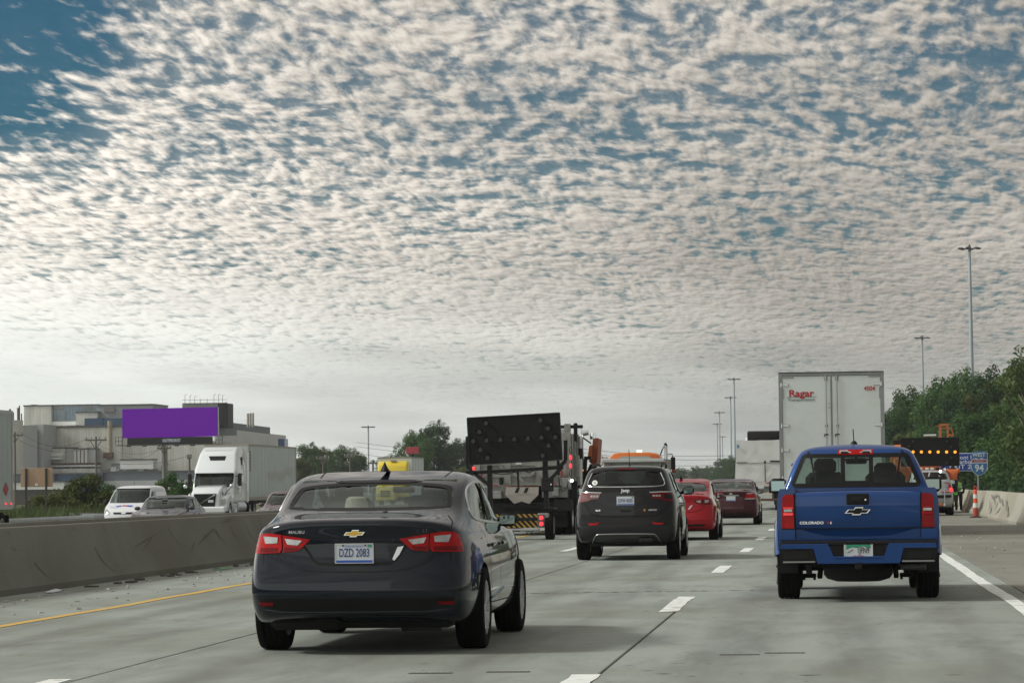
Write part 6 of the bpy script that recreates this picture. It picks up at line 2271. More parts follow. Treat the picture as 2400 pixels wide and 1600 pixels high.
def worker_orange():
    Y = 127.6
    p = ZR(648, 1250, Y)
    t = thing('person', 'worker in an orange shirt and dark trousers reaching into the truck beyond the silver car', 'person', (p.x, Y, .33))
    t.scale = (1.08, 1.08, 1.08)
    hip = .90
    skin_figure('trousers', [((0, 0, hip), (.15, .12)), ((-.09, .0, hip - .08), .11), ((-.10, .03, .48), .078), ((-.10, -.02, .08), .06), ((.09, .02, hip - .08), .11), ((.10, .06, .48), .078), ((.09, .02, .08), .06)],
                [(0, 1), (1, 2), (2, 3), (0, 4), (4, 5), (5, 6)], M_TROUSER, 0, t)
    b = skin_figure('body', [((0, .0, hip + .12), (.13, .11)), ((.0, .02, 1.15), (.15, .12)), ((.0, .05, 1.34), (.17, .115)), ((.0, .08, 1.47), .058), ((.0, .10, 1.55), .08), ((.0, .11, 1.62), .088),
                             ((-.19, .05, 1.36), .065), ((-.30, .08, 1.14), .05), ((-.44, .22, 1.03), .042), ((-.52, .30, 1.02), .036),
                             ((.19, .06, 1.36), .065), ((.27, .20, 1.20), .05), ((.14, .42, 1.16), .042)],
                    [(0, 1), (1, 2), (2, 3), (3, 4), (4, 5), (2, 6), (6, 7), (7, 8), (8, 9), (2, 10), (10, 11), (11, 12)], M_SKIN, 0, t)
    skin_figure('shirt', [((.0, .0, hip + .02), (.17, .135)), ((.0, .02, 1.15), (.195, .145)), ((.0, .05, 1.33), (.20, .14)), ((-.20, .05, 1.35), .088), ((-.265, .07, 1.23), .078), ((.20, .06, 1.35), .088), ((.245, .12, 1.27), .078)],
                [(0, 1), (1, 2), (2, 3), (3, 4), (2, 5), (5, 6)], M_SHIRT, 0, t)
    obj('hair', MB().lathe([(.098, 1.60), (.095, 1.68), (.06, 1.735), (.001, 1.75)], 14, Matrix.Translation((0, .10, 0))), M_INK, t)
    for s, x in ((-1, -.10), (1, .095)):
        obj('leg_band', MB().lathe([(.082, .40), (.088, .50)], 14, Matrix.Translation((x, .02 + .02 * (s > 0), 0))), M_LIME, t)
        obj('shoe', MB().box((x, -.01, .04), (.10, .28, .10), .03), M_LIME_WHITE if s < 0 else M_TRIM, t)
    obj('tool_belt', MB().lathe([(.165, .90), (.175, .98)], 16, Matrix.Diagonal((1, .82, 1, 1))), M_TRIM, t)
    return t


worker_orange()


def worker_lime():
    Y = 130.0
    p = ZR(760, 900, Y)
    t = thing('person', 'worker in a lime vest with pale bands bending beyond the orange shirt', 'person', (p.x - .02, Y, .0))
    skin_figure('trousers', [((0, 0, .90), (.14, .12)), ((-.09, .02, .82), .105), ((-.10, .03, .46), .075), ((-.10, .0, .08), .06), ((.09, .02, .82), .105), ((.10, .06, .46), .075), ((.10, .02, .08), .06)],
                [(0, 1), (1, 2), (2, 3), (0, 4), (4, 5), (5, 6)], M_TROUSER, 0, t)
    skin_figure('body', [((0, .0, .95), (.13, .11)), ((.0, .08, 1.12), (.15, .12)), ((.0, .20, 1.26), (.17, .12)), ((-.02, .30, 1.34), .06), ((-.03, .36, 1.40), .085), ((-.03, .39, 1.47), .085), ((-.20, .22, 1.22), .06), ((-.26, .26, .98), .048), ((-.24, .36, .80), .038), ((.20, .22, 1.22), .06), ((.25, .26, .98), .048), ((.22, .36, .80), .038)],
                [(0, 1), (1, 2), (2, 3), (3, 4), (4, 5), (2, 6), (6, 7), (7, 8), (2, 9), (9, 10), (10, 11)], M_SKIN, 0, t)
    v = skin_figure('vest', [((0, .0, .90), (.155, .135)), ((.0, .08, 1.12), (.175, .145)), ((.0, .19, 1.27), (.195, .145))], [(0, 1), (1, 2)], M_LIME, 0, t)
    obj('vest_band', MB().lathe([(.182, 1.06), (.186, 1.12)], 16, Matrix.Translation((0, .07, 0)) @ Matrix.Diagonal((1, .85, 1, 1))), M_LIME_WHITE, v)
    obj('hair', MB().lathe([(.098, 1.44), (.095, 1.52), (.06, 1.565), (.001, 1.58)], 14, Matrix.Translation((-.03, .39, 0))), M_INK, t)
    return t


worker_lime()

# ------------------------------------------------------------------ road signs on the right
M_SIGN_BLUE = mat('sign_blue', (.012, .045, .30), .4)
M_SIGN_BLUE2 = mat('sign_blue_pale', (.035, .15, .34), .4)
M_SIGN_WHITE = mat('sign_white', (.62, .70, .74), .45)
M_SIGN_RED = mat('sign_red', (.30, .025, .05), .45)


def shield_sign():
    Y = 160.0
    c = Z6(1250, 662, Y)
    t = thing('route_sign', 'blue and red interstate 94 shield with a blue WEST plate above it', 'sign', (c.x, Y, 0))
    k = 1 / 4.9 * Y / 7000
    z = c.z
    S = [(-.40, .62), (-.20, .58), (0, .60), (.20, .58), (.40, .62), (.49, .45), (.50, .10), (.43, -.22), (.25, -.45), (0, -.60), (-.25, -.45), (-.43, -.22), (-.50, .10), (-.49, .45)]
    w, h = 193 * k, 195 * k / 1.22
    sh = rounded([(a * w, z + b * h) for a, b in S], 2)
    p = obj('shield', MB().prism(sh, 'y', -.02, .0), M_SIGN_WHITE, t, None)
    ins = rounded([(a * w * .93, z + b * h * .945) for a, b in S], 2)
    low = [q for q in ins if q[1] < z + .33 * h]
    lo = [(max(q[0], -9), q[1]) for q in low]
    obj('shield_face', MB().prism([(u, v) for u, v in ins if v <= z + .36 * h], 'y', -.026, -.018), M_SIGN_BLUE2, p, None)
    obj('shield_band', MB().prism([(u, v) for u, v in ins if v >= z + .345 * h], 'y', -.029, -.018), M_SIGN_RED, p, None)
    rear_text('lettering', '94', .66 * h * 1.05, (0, -.032, z - .06 * h), M_SIGN_WHITE, t, extrude=.003, sx=.92, bold=.012)
    rear_text('lettering', 'INTERSTATE', .13 * h, (0, -.034, z + .46 * h), M_SIGN_WHITE, t, extrude=.002, sx=1.0)
    q = Z6(1245, 514, Y)
    ang = Matrix.Translation((0, 0, q.z)) @ Matrix.Rotation(R(-2.5), 4, 'Y')
    wp = MB().box((q.x - c.x, 0, 0), (165 * k, .02, 72 * k), .012).xf(ang)
    o = obj('direction_plate', wp, M_SIGN_BLUE2, t)
    rear_text('lettering', 'WEST', 62 * k, (q.x - c.x, -.022, q.z - 0.01), M_SIGN_WHITE, o, extrude=.003, sx=.90, bold=.006)
    zb = Z6(1250, 920, Y).z
    obj('post', MB().box((0, .06, (zb - 1.2 + z) / 2 + .3), (.075, .075, z - zb + 2.0), .01), mat('sign_post', (.055, .05, .04), .8), t)
    return t


shield_sign()


def service_sign():
    Y = 176.0
    c = Z6(1062, 600, Y)
    t = thing('service_sign', 'blue hospital exit sign partly hidden behind the arrow board', 'sign', (c.x, Y, 0))
    k = 1 / 4.9 * Y / 7000
    w, h = 560 * k, 205 * k
    o = obj('panel', MB().box((0, 0, c.z), (w, .03, h), .01), M_SIGN_WHITE, t)
    obj('panel_face', MB().box((0, -.016, c.z), (w - .07, .01, h - .07), .004), M_SIGN_BLUE, o)
    for s, zy, x in (('Beaumont Hosp', 547, 1065), ('Dearborn', 598, 1078), ('EXIT 208', 655, 1075)):
        p = Z6(x, zy, Y)
        rear_text('lettering', s, .33 if s[0] != 'E' else .36, (p.x - c.x, -.026, p.z), M_SIGN_WHITE, t, extrude=.002, bold=.006, sx=1.0 if s[0] != 'E' else 1.15, spacing=1.08)
    for s in (-1, 1):
        obj('post', MB().ab((s * w * .3 - .05, .02, -.6), (s * w * .3 + .05, .12, c.z + h * .4)), M_GALV, t)
    return t


service_sign()


# ------------------------------------------------------------------ high-mast lights
M_MAST = mat('mast_steel', (.42, .48, .52), .5, .35, var=.1, vscale=.6)
M_MAST_DARK = mat('lamp_head_dark', (.09, .10, .11), .6)


def mast(x, y, ztop, r0, r1, label, heads=6, spread=1.0, zb=-.7):
    t = thing('light_mast', label, 'light mast', (x, y, 0), 0, 'tall light masts along the motorway')
    obj('pole', MB().tube((0, 0, zb), (0, 0, ztop), r0, r1, n=16), M_MAST, t)
    ring = MB()
    R1 = 1.25 * spread
    ring.path([(R1 * .45 * math.cos(a), R1 * .45 * math.sin(a), ztop - .1) for a in [2 * PI * k / 20 for k in range(21)]], .06 * spread, 6)
    for k in range(heads):
        a = 2 * PI * k / heads + .25
        ring.bar((0, 0, ztop - .15), (R1 * .62 * math.cos(a), R1 * .62 * math.sin(a), ztop - .1), .06 * spread, .06 * spread)
    obj('lamp_ring', ring, M_MAST_DARK, t)
    for k in range(heads):
        a = 2 * PI * k / heads + .25
        p = Vector((R1 * .92 * math.cos(a), R1 * .92 * math.sin(a), ztop - .06))
        mb = MB().ball((0, 0, 0), .34 * spread, 10, 6, (1.25, .72, .42)).xf(Matrix.Translation(p) @ Matrix.Rotation(a, 4, 'Z'))
        obj('lamp_head', mb, M_MAST_DARK, t)
    obj('mast_head', MB().lathe([(.16 * spread, ztop - .5), (.22 * spread, ztop), (.12 * spread, ztop + .35), (.001, ztop + .42)], 12), M_MAST_DARK, t)
    return t


for (px, py, pb), Y, r0, r1, sp, lab in (
        ((2272, 581, 2284), 350, .36, .15, .92, 'tallest silver light mast, standing behind the interstate shield'),
        ((2161, 791, 2168), 560, .34, .16, 1.0, 'second silver light mast, rising behind the lit arrow board'),
        ((1720, 888, 1724), 800, .34, .2, 1.2, 'grey light mast with wide head, tallest of those left of the box trailer'),
        ((1712, 931, 1718), 960, .34, .2, 1.3, 'thin grey light mast close beside the tallest one left of the box trailer'),
        ((1686, 966, 1690), 1150, .36, .22, 1.4, 'far grey light mast left of the pair by the wrapped load'),
        ((1681, 993, 1684), 1350, .36, .22, 1.4, 'faint distant light mast, left of its neighbour over the maroon sedan'),
        ((1693, 1023, 1695), 1550, .36, .22, 1.4, 'shortest faint light mast above the far bushes and maroon sedan'),
        ((863, 1000, 865), 900, .30, .2, 1.4, 'lone grey light mast between the tree clumps on the left')):
    p = at(px, py, Y)
    mast(p.x, Y, p.z, r0, r1, lab, 6, sp)

# ------------------------------------------------------------------ oncoming traffic beyond the median (road level -0.3)
GZ = -.30


def Z7(zx, zy, Y):
    return at(260 + zx / 4.9, 900 + zy / 4.9, Y)


def Z5(zx, zy, Y):
    return at(zx / 3.267, 900 + zy / 3.267, Y)


def front_car(t, m, lamps=True, lit=False):
    """front features on the shared saloon body"""
    bvh = sedan_body(t, m)
    for s in (1, -1):
        f = (lambda p: p) if s > 0 else mirror
        o = obj('headlight', patch(bvh, f([(.45, .72), (.62, .76), (.82, .80), (.84, .72), (.75, .66), (.50, .66)]), 'front', .012, .02, .06), M_LENS_CLEAR, t)
        if lit:
            obj('lamp_lit', patch(bvh, f([(.60, .73), (.74, .75), (.74, .68), (.62, .68)]), 'front', .02, .0, .06), M_WLAMP, o)
    obj('grille', patch(bvh, [(-.42, .70), (.42, .70), (.36, .52), (-.36, .52)], 'front', .008, .02, .08), M_TRIM, t)
    obj('lower_grille', patch(bvh, [(-.55, .42), (.55, .42), (.5, .30), (-.5, .30)], 'front', .008, .02, .08), M_TRIM, t)
    obj('emblem', patch(bvh, [(.05 * math.cos(a), .66 + .03 * math.sin(a)) for a in [PI * k / 6 for k in range(12)]], 'front', .016, .0, .05), M_CHROME, t)
    for s in (-1, 1):
        obj('bonnet_gap', seam(bvh, [(s * .62, 3.65), (s * .60, 4.3), (s * .5, 4.62)], 'top', .012), M_GAP, t)
    for x0, x1 in ((-.42, .05), (.05, .52)):
        pts = [hit(bvh, 'front', lerp(x0, x1, k / 4), 1.085 - .01 * k)[0] + Vector((0, .02, 0)) for k in range(5)]
        obj('wiper', MB().path(pts, .010, 5), M_TRIM, t)
    for x in (-.36, .36):
        pass
    obj('rear_view_mirror', MB().box((0, 2.98, 1.30), (.2, .03, .06), .014), M_TRIM, t)
    return bvh


def oncoming():
    Y = 97.0
    c = Z5(1262, 900, Y + 1.9)
    t = thing('sedan', 'dark grey-purple sedan coming toward us in front of the white van', 'car', (c.x, Y + 4.9, GZ), PI)
    front_car(t, paint('plum_grey_paint', (.055, .052, .068), .4, .32))
    Y = 101.0
    c = at(674, 1150, Y + 1.9)
    t = thing('hatchback', 'mauve hatchback with one headlight shining behind the dark sedan roof', 'car', (c.x, Y + 4.7, GZ), PI)
    t.scale = (1.0, .92, 1.06)
    front_car(t, paint('mauve_paint', (.115, .075, .085), .4, .32), lit=True)


oncoming()


def white_van():
    Y = 117.0
    c = Z7(225, 1300, Y + 1.3)
    t = thing('van', 'small white delivery van with a blue and red painted bonnet, coming toward us', 'van', (c.x, Y + 4.45, GZ), PI)
    L = 4.45
    rings = [
        dict(w=.80, zr=.34, zs=.26, zf=.24, yr=.10, yf=4.25, rb=.05, rc=.08),
        dict(w=.90, zr=.36, zs=.30, zf=.28, yr=.03, yf=4.40, rb=.05, rc=.08),
        dict(w=.925, zr=.62, zs=.62, zf=.60, yr=.0, yf=4.45, rb=.05, rc=.08),
        dict(w=.925, zr=.90, zs=.90, zf=.82, yr=.01, yf=4.38, rb=.05, rc=.08),
        dict(w=.915, zr=1.10, zs=1.08, zf=1.00, yr=.02, yf=4.05, rb=.05, rc=.08),
        dict(w=.90, zr=1.22, zs=1.20, zf=1.14, yr=.03, yf=3.62, rb=.05, rc=.08),
        dict(w=.84, zr=1.50, zs=1.50, zf=1.46, yr=.07, yf=3.20, rb=.06, rc=.1, fb=.2),
        dict(w=.79, zr=1.74, zs=1.72, zf=1.70, yr=.12, yf=2.84, rb=.06, rc=.1, fb=.2),
        dict(w=.72, zr=1.82, zs=1.815, zf=1.80, yr=.16, yf=2.60, rb=.06, rc=.12, fb=.16),
        dict(w=.45, zr=1.87, zs=1.87, zf=1.86, yr=.4, yf=2.3, rb=.06, rc=.12, fb=.1),
    ]
    ws = rounded([(-.66, 1.70), (.66, 1.70), (.74, 1.60), (.80, 1.20), (.76, 1.165), (-.76, 1.165), (-.80, 1.20), (-.74, 1.60)], 1)
    dlo = [(2.30, 1.62), (2.72, 1.62), (3.30, 1.24), (3.28, 1.16), (2.30, 1.18)]
    cabin = box_cabin((1.9, 3.6, 1.9, 2.78), .80, .70, 1.05, 1.75)
    bvh, body = build_shell(rings, L, [(.85, .33, .37), (3.75, .33, .37)], cabin, [MB().prism(ws, 'y', 2.5, 4.0), MB().prism(dlo, 'x', -1.2, 1.2)], taper=.04, level=2)
    m = mat('van_white', (.72, .75, .77), .25, 0, 1.0)
    link('body', body, m, t)
    obj('windscreen', patch(bvh, ws, 'front', -.006, .014, .1), G_CLEAR, t, 60)
    for v in ('right', 'left'):
        obj('side_window', patch(bvh, dlo, v, -.006, .014, .1), G_SIDE, t, 60)
        obj('door_gap', seam(bvh, [(2.22, 1.70), (2.2, .45)], v, .012), M_GAP, t)
        obj('side_panel', seam(bvh, [(.4, 1.62), (1.9, 1.65), (1.9, 1.15), (.4, 1.15)], v, .014, .002, True), mat('panel_line', (.35, .37, .38), .5), t)
    for s in (1, -1):
        f = (lambda p: p) if s > 0 else mirror
        obj('headlight', patch(bvh, f([(.55, .80), (.78, .95), (.88, .92), (.86, .74), (.60, .70)]), 'front', .012, .02, .06), M_LENS_CLEAR, t)
        side_mirror(t, s * .90, 3.05, 1.20, s, M_TRIM, .18, .22, off=.12)
    obj('grille', patch(bvh, [(-.45, .80), (.45, .80), (.40, .72), (-.40, .72)], 'front', .008, .02, .08), M_TRIM, t)
    obj('emblem', patch(bvh, [(.10 * math.cos(a), .775 + .05 * math.sin(a)) for a in [PI * k / 6 for k in range(12)]], 'front', .018, .0, .05), M_CHROME, t)
    art = [([(-.28, 1.07), (-.05, 1.08), (.02, 1.03), (-.25, 1.0)], mat('art_blue', (.03, .06, .40), .4)), ([(-.02, 1.085), (.15, 1.085), (.18, 1.03), (.02, 1.03)], mat('art_red', (.50, .05, .06), .4)),
           ([(.18, 1.08), (.45, 1.05), (.35, 1.00), (.2, 1.02)], mat('art_blue', (.03, .06, .40), .4)), ([(.30, .985), (.68, 1.02), (.62, .985), (.32, .955)], mat('art_pale', (.35, .45, .62), .4)), ([(-.62, .99), (-.3, 1.0), (-.35, .965)], mat('art_pale', (.35, .45, .62), .4))]
    for poly, mm in art:
        obj('painted_mark', patch(bvh, poly, 'front', .004, .0, .06), mm, t)
    obj('antenna', MB().tube((0, 2.5, 1.85), (0, 2.45, 2.02), .008, n=6), M_TRIM, t)
    obj('dashboard', MB().box((0, 3.3, 1.08), (1.5, .4, .12), .04), M_CABIN, t)
    for x in (-.38, .38):
        obj('front_seat', MB().box((x, 2.3, 1.1), (.46, .14, .5), .06).box((x, 2.28, 1.42), (.26, .1, .17), .04), M_SEAT, t)
    obj('bulkhead', MB().box((0, 1.98, 1.4), (1.4, .03, .7)), mat('bulkhead_grey', (.06, .06, .06), .8), t)
    add_wheels(t, .80, (.85, 3.75), .33, .215, M_ALLOY_DARK)
    return t


white_van()


M_TPALE = mat('trailer_pale', (.47, .53, .51), .45, 0, .2, var=.06, vscale=.6)


def road_tractor():
    Y = 163.0
    c = Z7(1190, 1100, Y + 2.6)
    cx = c.x
    t = thing('articulated_lorry', 'white long-nosed lorry with dark roof vent, pulling a grey-white trailer', 'lorry', (cx, Y, GZ), PI)
    # local axes: +Y is the way it faces; local y = Y - worldY, local x = -(worldX - cx)
    def L(zx, zy, dy=0.0):
        p = Z7(zx, zy, Y + dy)
        return Vector((-(p.x - cx), -dy, p.z - GZ))
    hw = 1.19
    zg = L(1185, 1178).z
    # bonnet
    nose = MB().prism([(-2.3, .55), (-2.3, 1.95), (-1.2, 1.86), (-.25, 1.62), (-.05, 1.45), (.0, .6)], 'x', -.80, .80)
    link('bonnet', soft(nose, .10, 3), M_WTRUCK, t)
    for s in (-1, 1):
        fd = MB().prism([(-2.2, .60), (-2.2, 1.45), (-1.4, 1.50), (-.45, 1.22), (-.15, .95), (-.12, .45), (-.75, .45), (-.85, .8), (-1.2, .98), (-1.6, .9), (-1.75, .5)], 'x', s * .78, s * hw)
        link('wing', soft(fd, .05, 2), M_WTRUCK, t)
        a = MB().prism([(s * .84, .80), (s * .88, 1.10), (s * 1.10, 1.18), (s * 1.15, .98), (s * 1.05, .78)], 'y', -.30, -.10)
        obj('headlight', a, M_LENS_CLEAR, t)
        obj('side_vent', MB().prism([(-1.0, 1.50), (-.82, 1.55), (-.95, 1.22), (-1.2, 1.12)], 'x', s * .795, s * .815), M_TRIM, t)
    gw = L(1250, 1300).x
    obj('grille', MB().prism([(-.62, 1.44), (.62, 1.44), (.55, .72), (-.55, .72)], 'y', -.05, .045), M_TRIM, t)
    obj('grille_bar', MB().bar((.52, .055, .74), (-.58, .055, 1.40), .035, .075), M_CHROME, t)
    obj('emblem', MB().tube((-.0, .05, 1.06), (-.0, .075, 1.06), .075, n=16), M_CHROME, t)
    obj('grille_plate', MB().box((-.33, .06, 1.03), (.30, .012, .14), .005), M_PLATE, t)
    obj('bumper', MB().box((0, -.05, .55), (2.3, .4, .36), .08), M_WTRUCK, t)
    # cab with raked screen, sleeper and raised roof
    z_s0, z_s1 = L(1190, 1178, 2.3).z, L(1190, 1025, 2.9).z
    z_top = L(1250, 722, 4.5).z
    side = [(-6.2, .9), (-6.2, z_top - .02), (-4.4, z_top), (-3.6, z_top - .35), (-2.95, z_s1 + .28), (-2.72, z_s1 + .06), (-2.18, z_s0), (-2.1, 1.4), (-2.1, .9)]
    cab = MB().prism(side, 'x', -hw, hw)
    me = cab.mesh('c')
    # taper the raised roof inward
    for v in me.vertices:
        if v.co.z > z_s1 + .2:
            k = (v.co.z - z_s1 - .2) / max(.1, z_top - z_s1 - .2)
            v.co.x *= 1 - .14 * k
    me = apply_mods(me, [('BEVEL', {'width': .16, 'segments': 3, 'limit_method': 'ANGLE', 'angle_limit': R(28)})])
    win = MB().prism([(-hw * .90, z_s0 + .04), (hw * .90, z_s0 + .04), (hw * .86, z_s1 - .06), (-hw * .86, z_s1 - .06)], 'y', -3.2, -1.6)
    door = MB().prism([(-3.75, z_s0 + .10), (-3.70, z_s1 - .12), (-3.05, z_s1 - .12), (-2.62, z_s0 + .10)], 'x', -2, 2)
    room = MB().ab((-hw + .08, -5.2, 1.45), (hw - .08, -2.35, z_s1 - .02))
    bvh = bvh_of(me)
    cb = cut_body(me, [room, win, door])
    shade(cb, 30)
    link('cab', cb, M_WTRUCK, t)
    obj('windscreen', patch(bvh, [(-hw * .90, z_s0 + .05), (hw * .90, z_s0 + .05), (hw * .86, z_s1 - .07), (-hw * .86, z_s1 - .07)], 'front', -.004, .014, .2), G_TRUCK, t, 60)
    obj('screen_surround', seam(bvh, [(-hw * .93, z_s0 + .02), (hw * .93, z_s0 + .02), (hw * .88, z_s1 - .04), (-hw * .88, z_s1 - .04)], 'front', .06, .004, True), M_TRIM, t)
    obj('sun_visor', MB().box((0, -2.62, z_s1 - .02), (2.15, .28, .10), .03), M_TRIM, t)
    obj('dashboard', MB().box((0, -2.75, z_s0 + .02), (2.0, .5, .16), .04), M_CABIN, t)
    for x in (-.55, .55):
        obj('front_seat', MB().box((x, -3.7, z_s0 + .1), (.5, .16, .75), .06), M_SEAT, t)
    for v in ('left', 'right'):
        obj('side_window', patch(bvh, [(-3.73, z_s0 + .11), (-3.69, z_s1 - .13), (-3.06, z_s1 - .13), (-2.64, z_s0 + .11)], v, -.004, .012, .2), G_TRUCK, t, 60)
    za, zb = L(1200, 825, 3.6).z, L(1200, 875, 3.5).z
    obj('roof_vent', patch(bvh, [(-.50, za), (.50, za), (.38, zb), (-.46, zb)], 'front', .012, .05, .15), M_TRIM, t, 60)
    obj('roof_lip', patch(bvh, [(-.95, z_top - .16), (.80, z_top - .16), (.80, z_top - .22), (-.95, z_top - .22)], 'front', .012, .02, .2), mat('truck_white_shade', (.55, .58, .60), .3, 0, 1.0), t, 60)  # strip in darker white, shade below the roof edge put into its colour
    for s in (-1, 1):
        obj('sleeper_window', MB().prism([(-5.0, z_top - 1.0), (-4.95, z_top - .55), (-4.6, z_top - .6), (-4.75, z_top - 1.02)], 'x', s * hw * .93, s * hw * .955), M_TRIM, t)
        mm = obj('side_mirror', MB().box((s * (hw + .24), -2.65, (z_s0 + z_s1) / 2 + .02), (.22, .16, .72), .05), M_TRIM, t)
        obj('mirror_arm', MB().bar((s * hw * .95, -2.75, z_s1 - .15), (s * (hw + .24), -2.65, z_s1 - .2), .04, .04), M_TRIM, mm)
        hm = obj('hood_mirror', MB().ball((s * (hw + .12), -.9, 1.86), .115, s=(1, .7, 1)), M_CHROME_SOFT, t)
        obj('mirror_arm', MB().path([(s * .95, -.8, 1.35), (s * 1.06, -.8, 1.55), (s * (hw + .12), -.88, 1.78)], .022, 6), M_TRIM, hm)
        obj('fuel_tank', MB().tube((s * .95, -3.2, .68), (s * .95, -5.4, .68), .33, n=20), M_CHROME_SOFT, t)
        obj('steps', MB().box((s * 1.05, -2.7, .62), (.3, .7, .5), .03), M_WTRUCK, t)
        obj('fairing', MB().ab((s * (hw - .05), -6.6, .9), (s * hw, -6.0, z_top - .3)), M_WTRUCK, t)
        wheel(t, s * 1.03, -1.2, .5, .30, M_CHROME_SOFT, s, 'truck')
    truck_axles(t, (-6.6, -7.9), 1.25)
    obj('chassis', MB().ab((-.45, -8.6, .62), (.45, -1.0, .95)), M_STEELDARK, t)
    for s in (-1, 1):
        obj('door_handle', MB().box((s * (hw + .01), -3.5, z_s0 - .12), (.03, .2, .05), .01), M_TRIM, t)
    # trailer
    p0, p1 = Z7(1590, 900, Y + 7.4), Z7(2115, 900, Y + 7.4)
    xl = -(p0.x - cx)
    y0 = -7.2
    zt = L(1590, 690, 7.2).z
    # far end: where the side runs back to
    xw = p0.x
    Yf = Y + 20
    for k in range(60):
        q = Z7(2112, 730, Y + 7 + k * .5)
        if q.x < xw:
            Yf = Y + 7 + k * .5
            break
    y1 = -(Yf - Y)
    tl = thing('box_trailer', 'long grey-white box trailer with faded red print behind the white lorry', 'trailer', (cx, Y, GZ), PI)
    obj('body', MB().ab((xl, y1, 1.10), (xl + 2.60, y0, zt)), M_TPALE, tl)
    n = 14
    for k in range(n):
        y = lerp(y0 - .6, y1 + .4, k / (n - 1))
        obj('side_rib', MB().ab((xl - .005, y - .012, 1.2), (xl + .002, y + .012, zt - .1)), M_TPALE, tl)
    f = MB().ab((xl - .022, y0 - .14, 1.05), (xl + .05, y0 + .01, zt + .01)).ab((xl - .022, y1, zt - .09), (xl + .05, y0, zt + .015)).ab((xl + .05, y0 - .05, zt - .09), (xl + 2.6, y0 + .012, zt + .015)).ab((xl - .022, y1, 1.02), (xl + .05, y0, 1.22)).ab((xl - .022, y1 - .01, 1.05), (xl + .05, y1 + .12, zt + .01))
    obj('edge_rail', f, mat('rail_tan', (.36, .33, .27), .5, .2), tl)
    rp = random.Random(4)
    for k in range(7):
        obj('faded_print', MB().box((xl - .026, y0 - .38, zt - .45 - .17 * k), (.01, .24, .11)), mat('ink_brown', (.12, .05, .03), .5), tl)
    for k in range(9):
        y = y0 - 6 - k * .95
        zc = zt - 1.7 + rp.uniform(-.2, .2)
        obj('faded_print', MB().prism([(y, zc - .3), (y - .75, zc - .22), (y - .85, zc + .25), (y - .1, zc + .32)], 'x', xl - .008, xl - .004), mat('faded_print', (.50, .50, .475), .5), tl)
    obj('chassis', MB().ab((xl + .7, y1, .8), (xl + 1.9, y0, 1.1)), M_STEELDARK, tl)
    for y in (y1 + 2.2, y1 + 3.5):
        for s in (0, 1):
            wheel(tl, xl + .15 + 2.3 * s, y, .5, .28, M_ALU, -1 if s == 0 else 1, 'truck')
    obj('landing_leg', MB().ab((xl + .3, y0 - 2.6, .2), (xl + .42, y0 - 2.4, 1.1)).ab((xl + 2.2, y0 - 2.6, .2), (xl + 2.32, y0 - 2.4, 1.1)), M_TGREY, tl)


road_tractor()


def edge_trailer():
    Y = 96.0
    xr = at(31, 1080, Y).x
    t = thing('box_trailer', 'white trailer side with two red marker lamps cut off at the picture edge', 'trailer', (xr - 1.3, Y, GZ))
    zt = at(20, 964, Y).z - GZ
    zb = at(20, 1184, Y).z - GZ
    obj('body', MB().ab((-1.28, -15.5, zb), (1.28, -.03, zt)), M_TPALE, t)
    f = MB().ab((1.27, -.14, zb - .1), (1.305, .0, zt + .02)).ab((-1.3, -.14, zb - .1), (-1.27, .0, zt + .02)).ab((-1.27, -.1, zt - .1), (1.27, .0, zt + .02)).ab((1.272, -15.5, zt - .1), (1.302, -.14, zt + .015)).ab((1.272, -15.5, zb - .12), (1.302, -.14, zb + .05))
    obj('edge_rail', f, M_ALU, t)
    for k in range(24):
        y = -.6 - .6 * k
        obj('side_rib', MB().ab((1.27, y - .012, zb + .05), (1.287, y + .012, zt - .1)), M_TPALE, t)
    for y in (-.28, -.92):
        obj('marker_lamp', MB().tube((1.29, y, zb + .06), (1.32, y, zb + .06), .035, n=10), M_LAMP_RED, t)
    z = at(8, 1146, Y).z - GZ
    obj('placard', MB().prism([(-.85, z + .22), (-.55, z), (-.85, z - .22), (-1.15, z)], 'x', 1.285, 1.30), M_REFLECT, t)
    for s in (-1, 1):
        obj('mud_flap', MB().box((s * .95, -.4, .5), (.62, .02, .8)), M_STEELDARK, t)
    obj('chassis', MB().ab((-.5, -14, .6), (.5, -.3, zb)), M_STEELDARK, t)
    truck_axles(t, (-1.2, -2.5), 1.27)


edge_trailer()


def Z8(zx, zy, Y):
    return at(640 + zx / 4.9, 940 + zy / 4.9, Y)


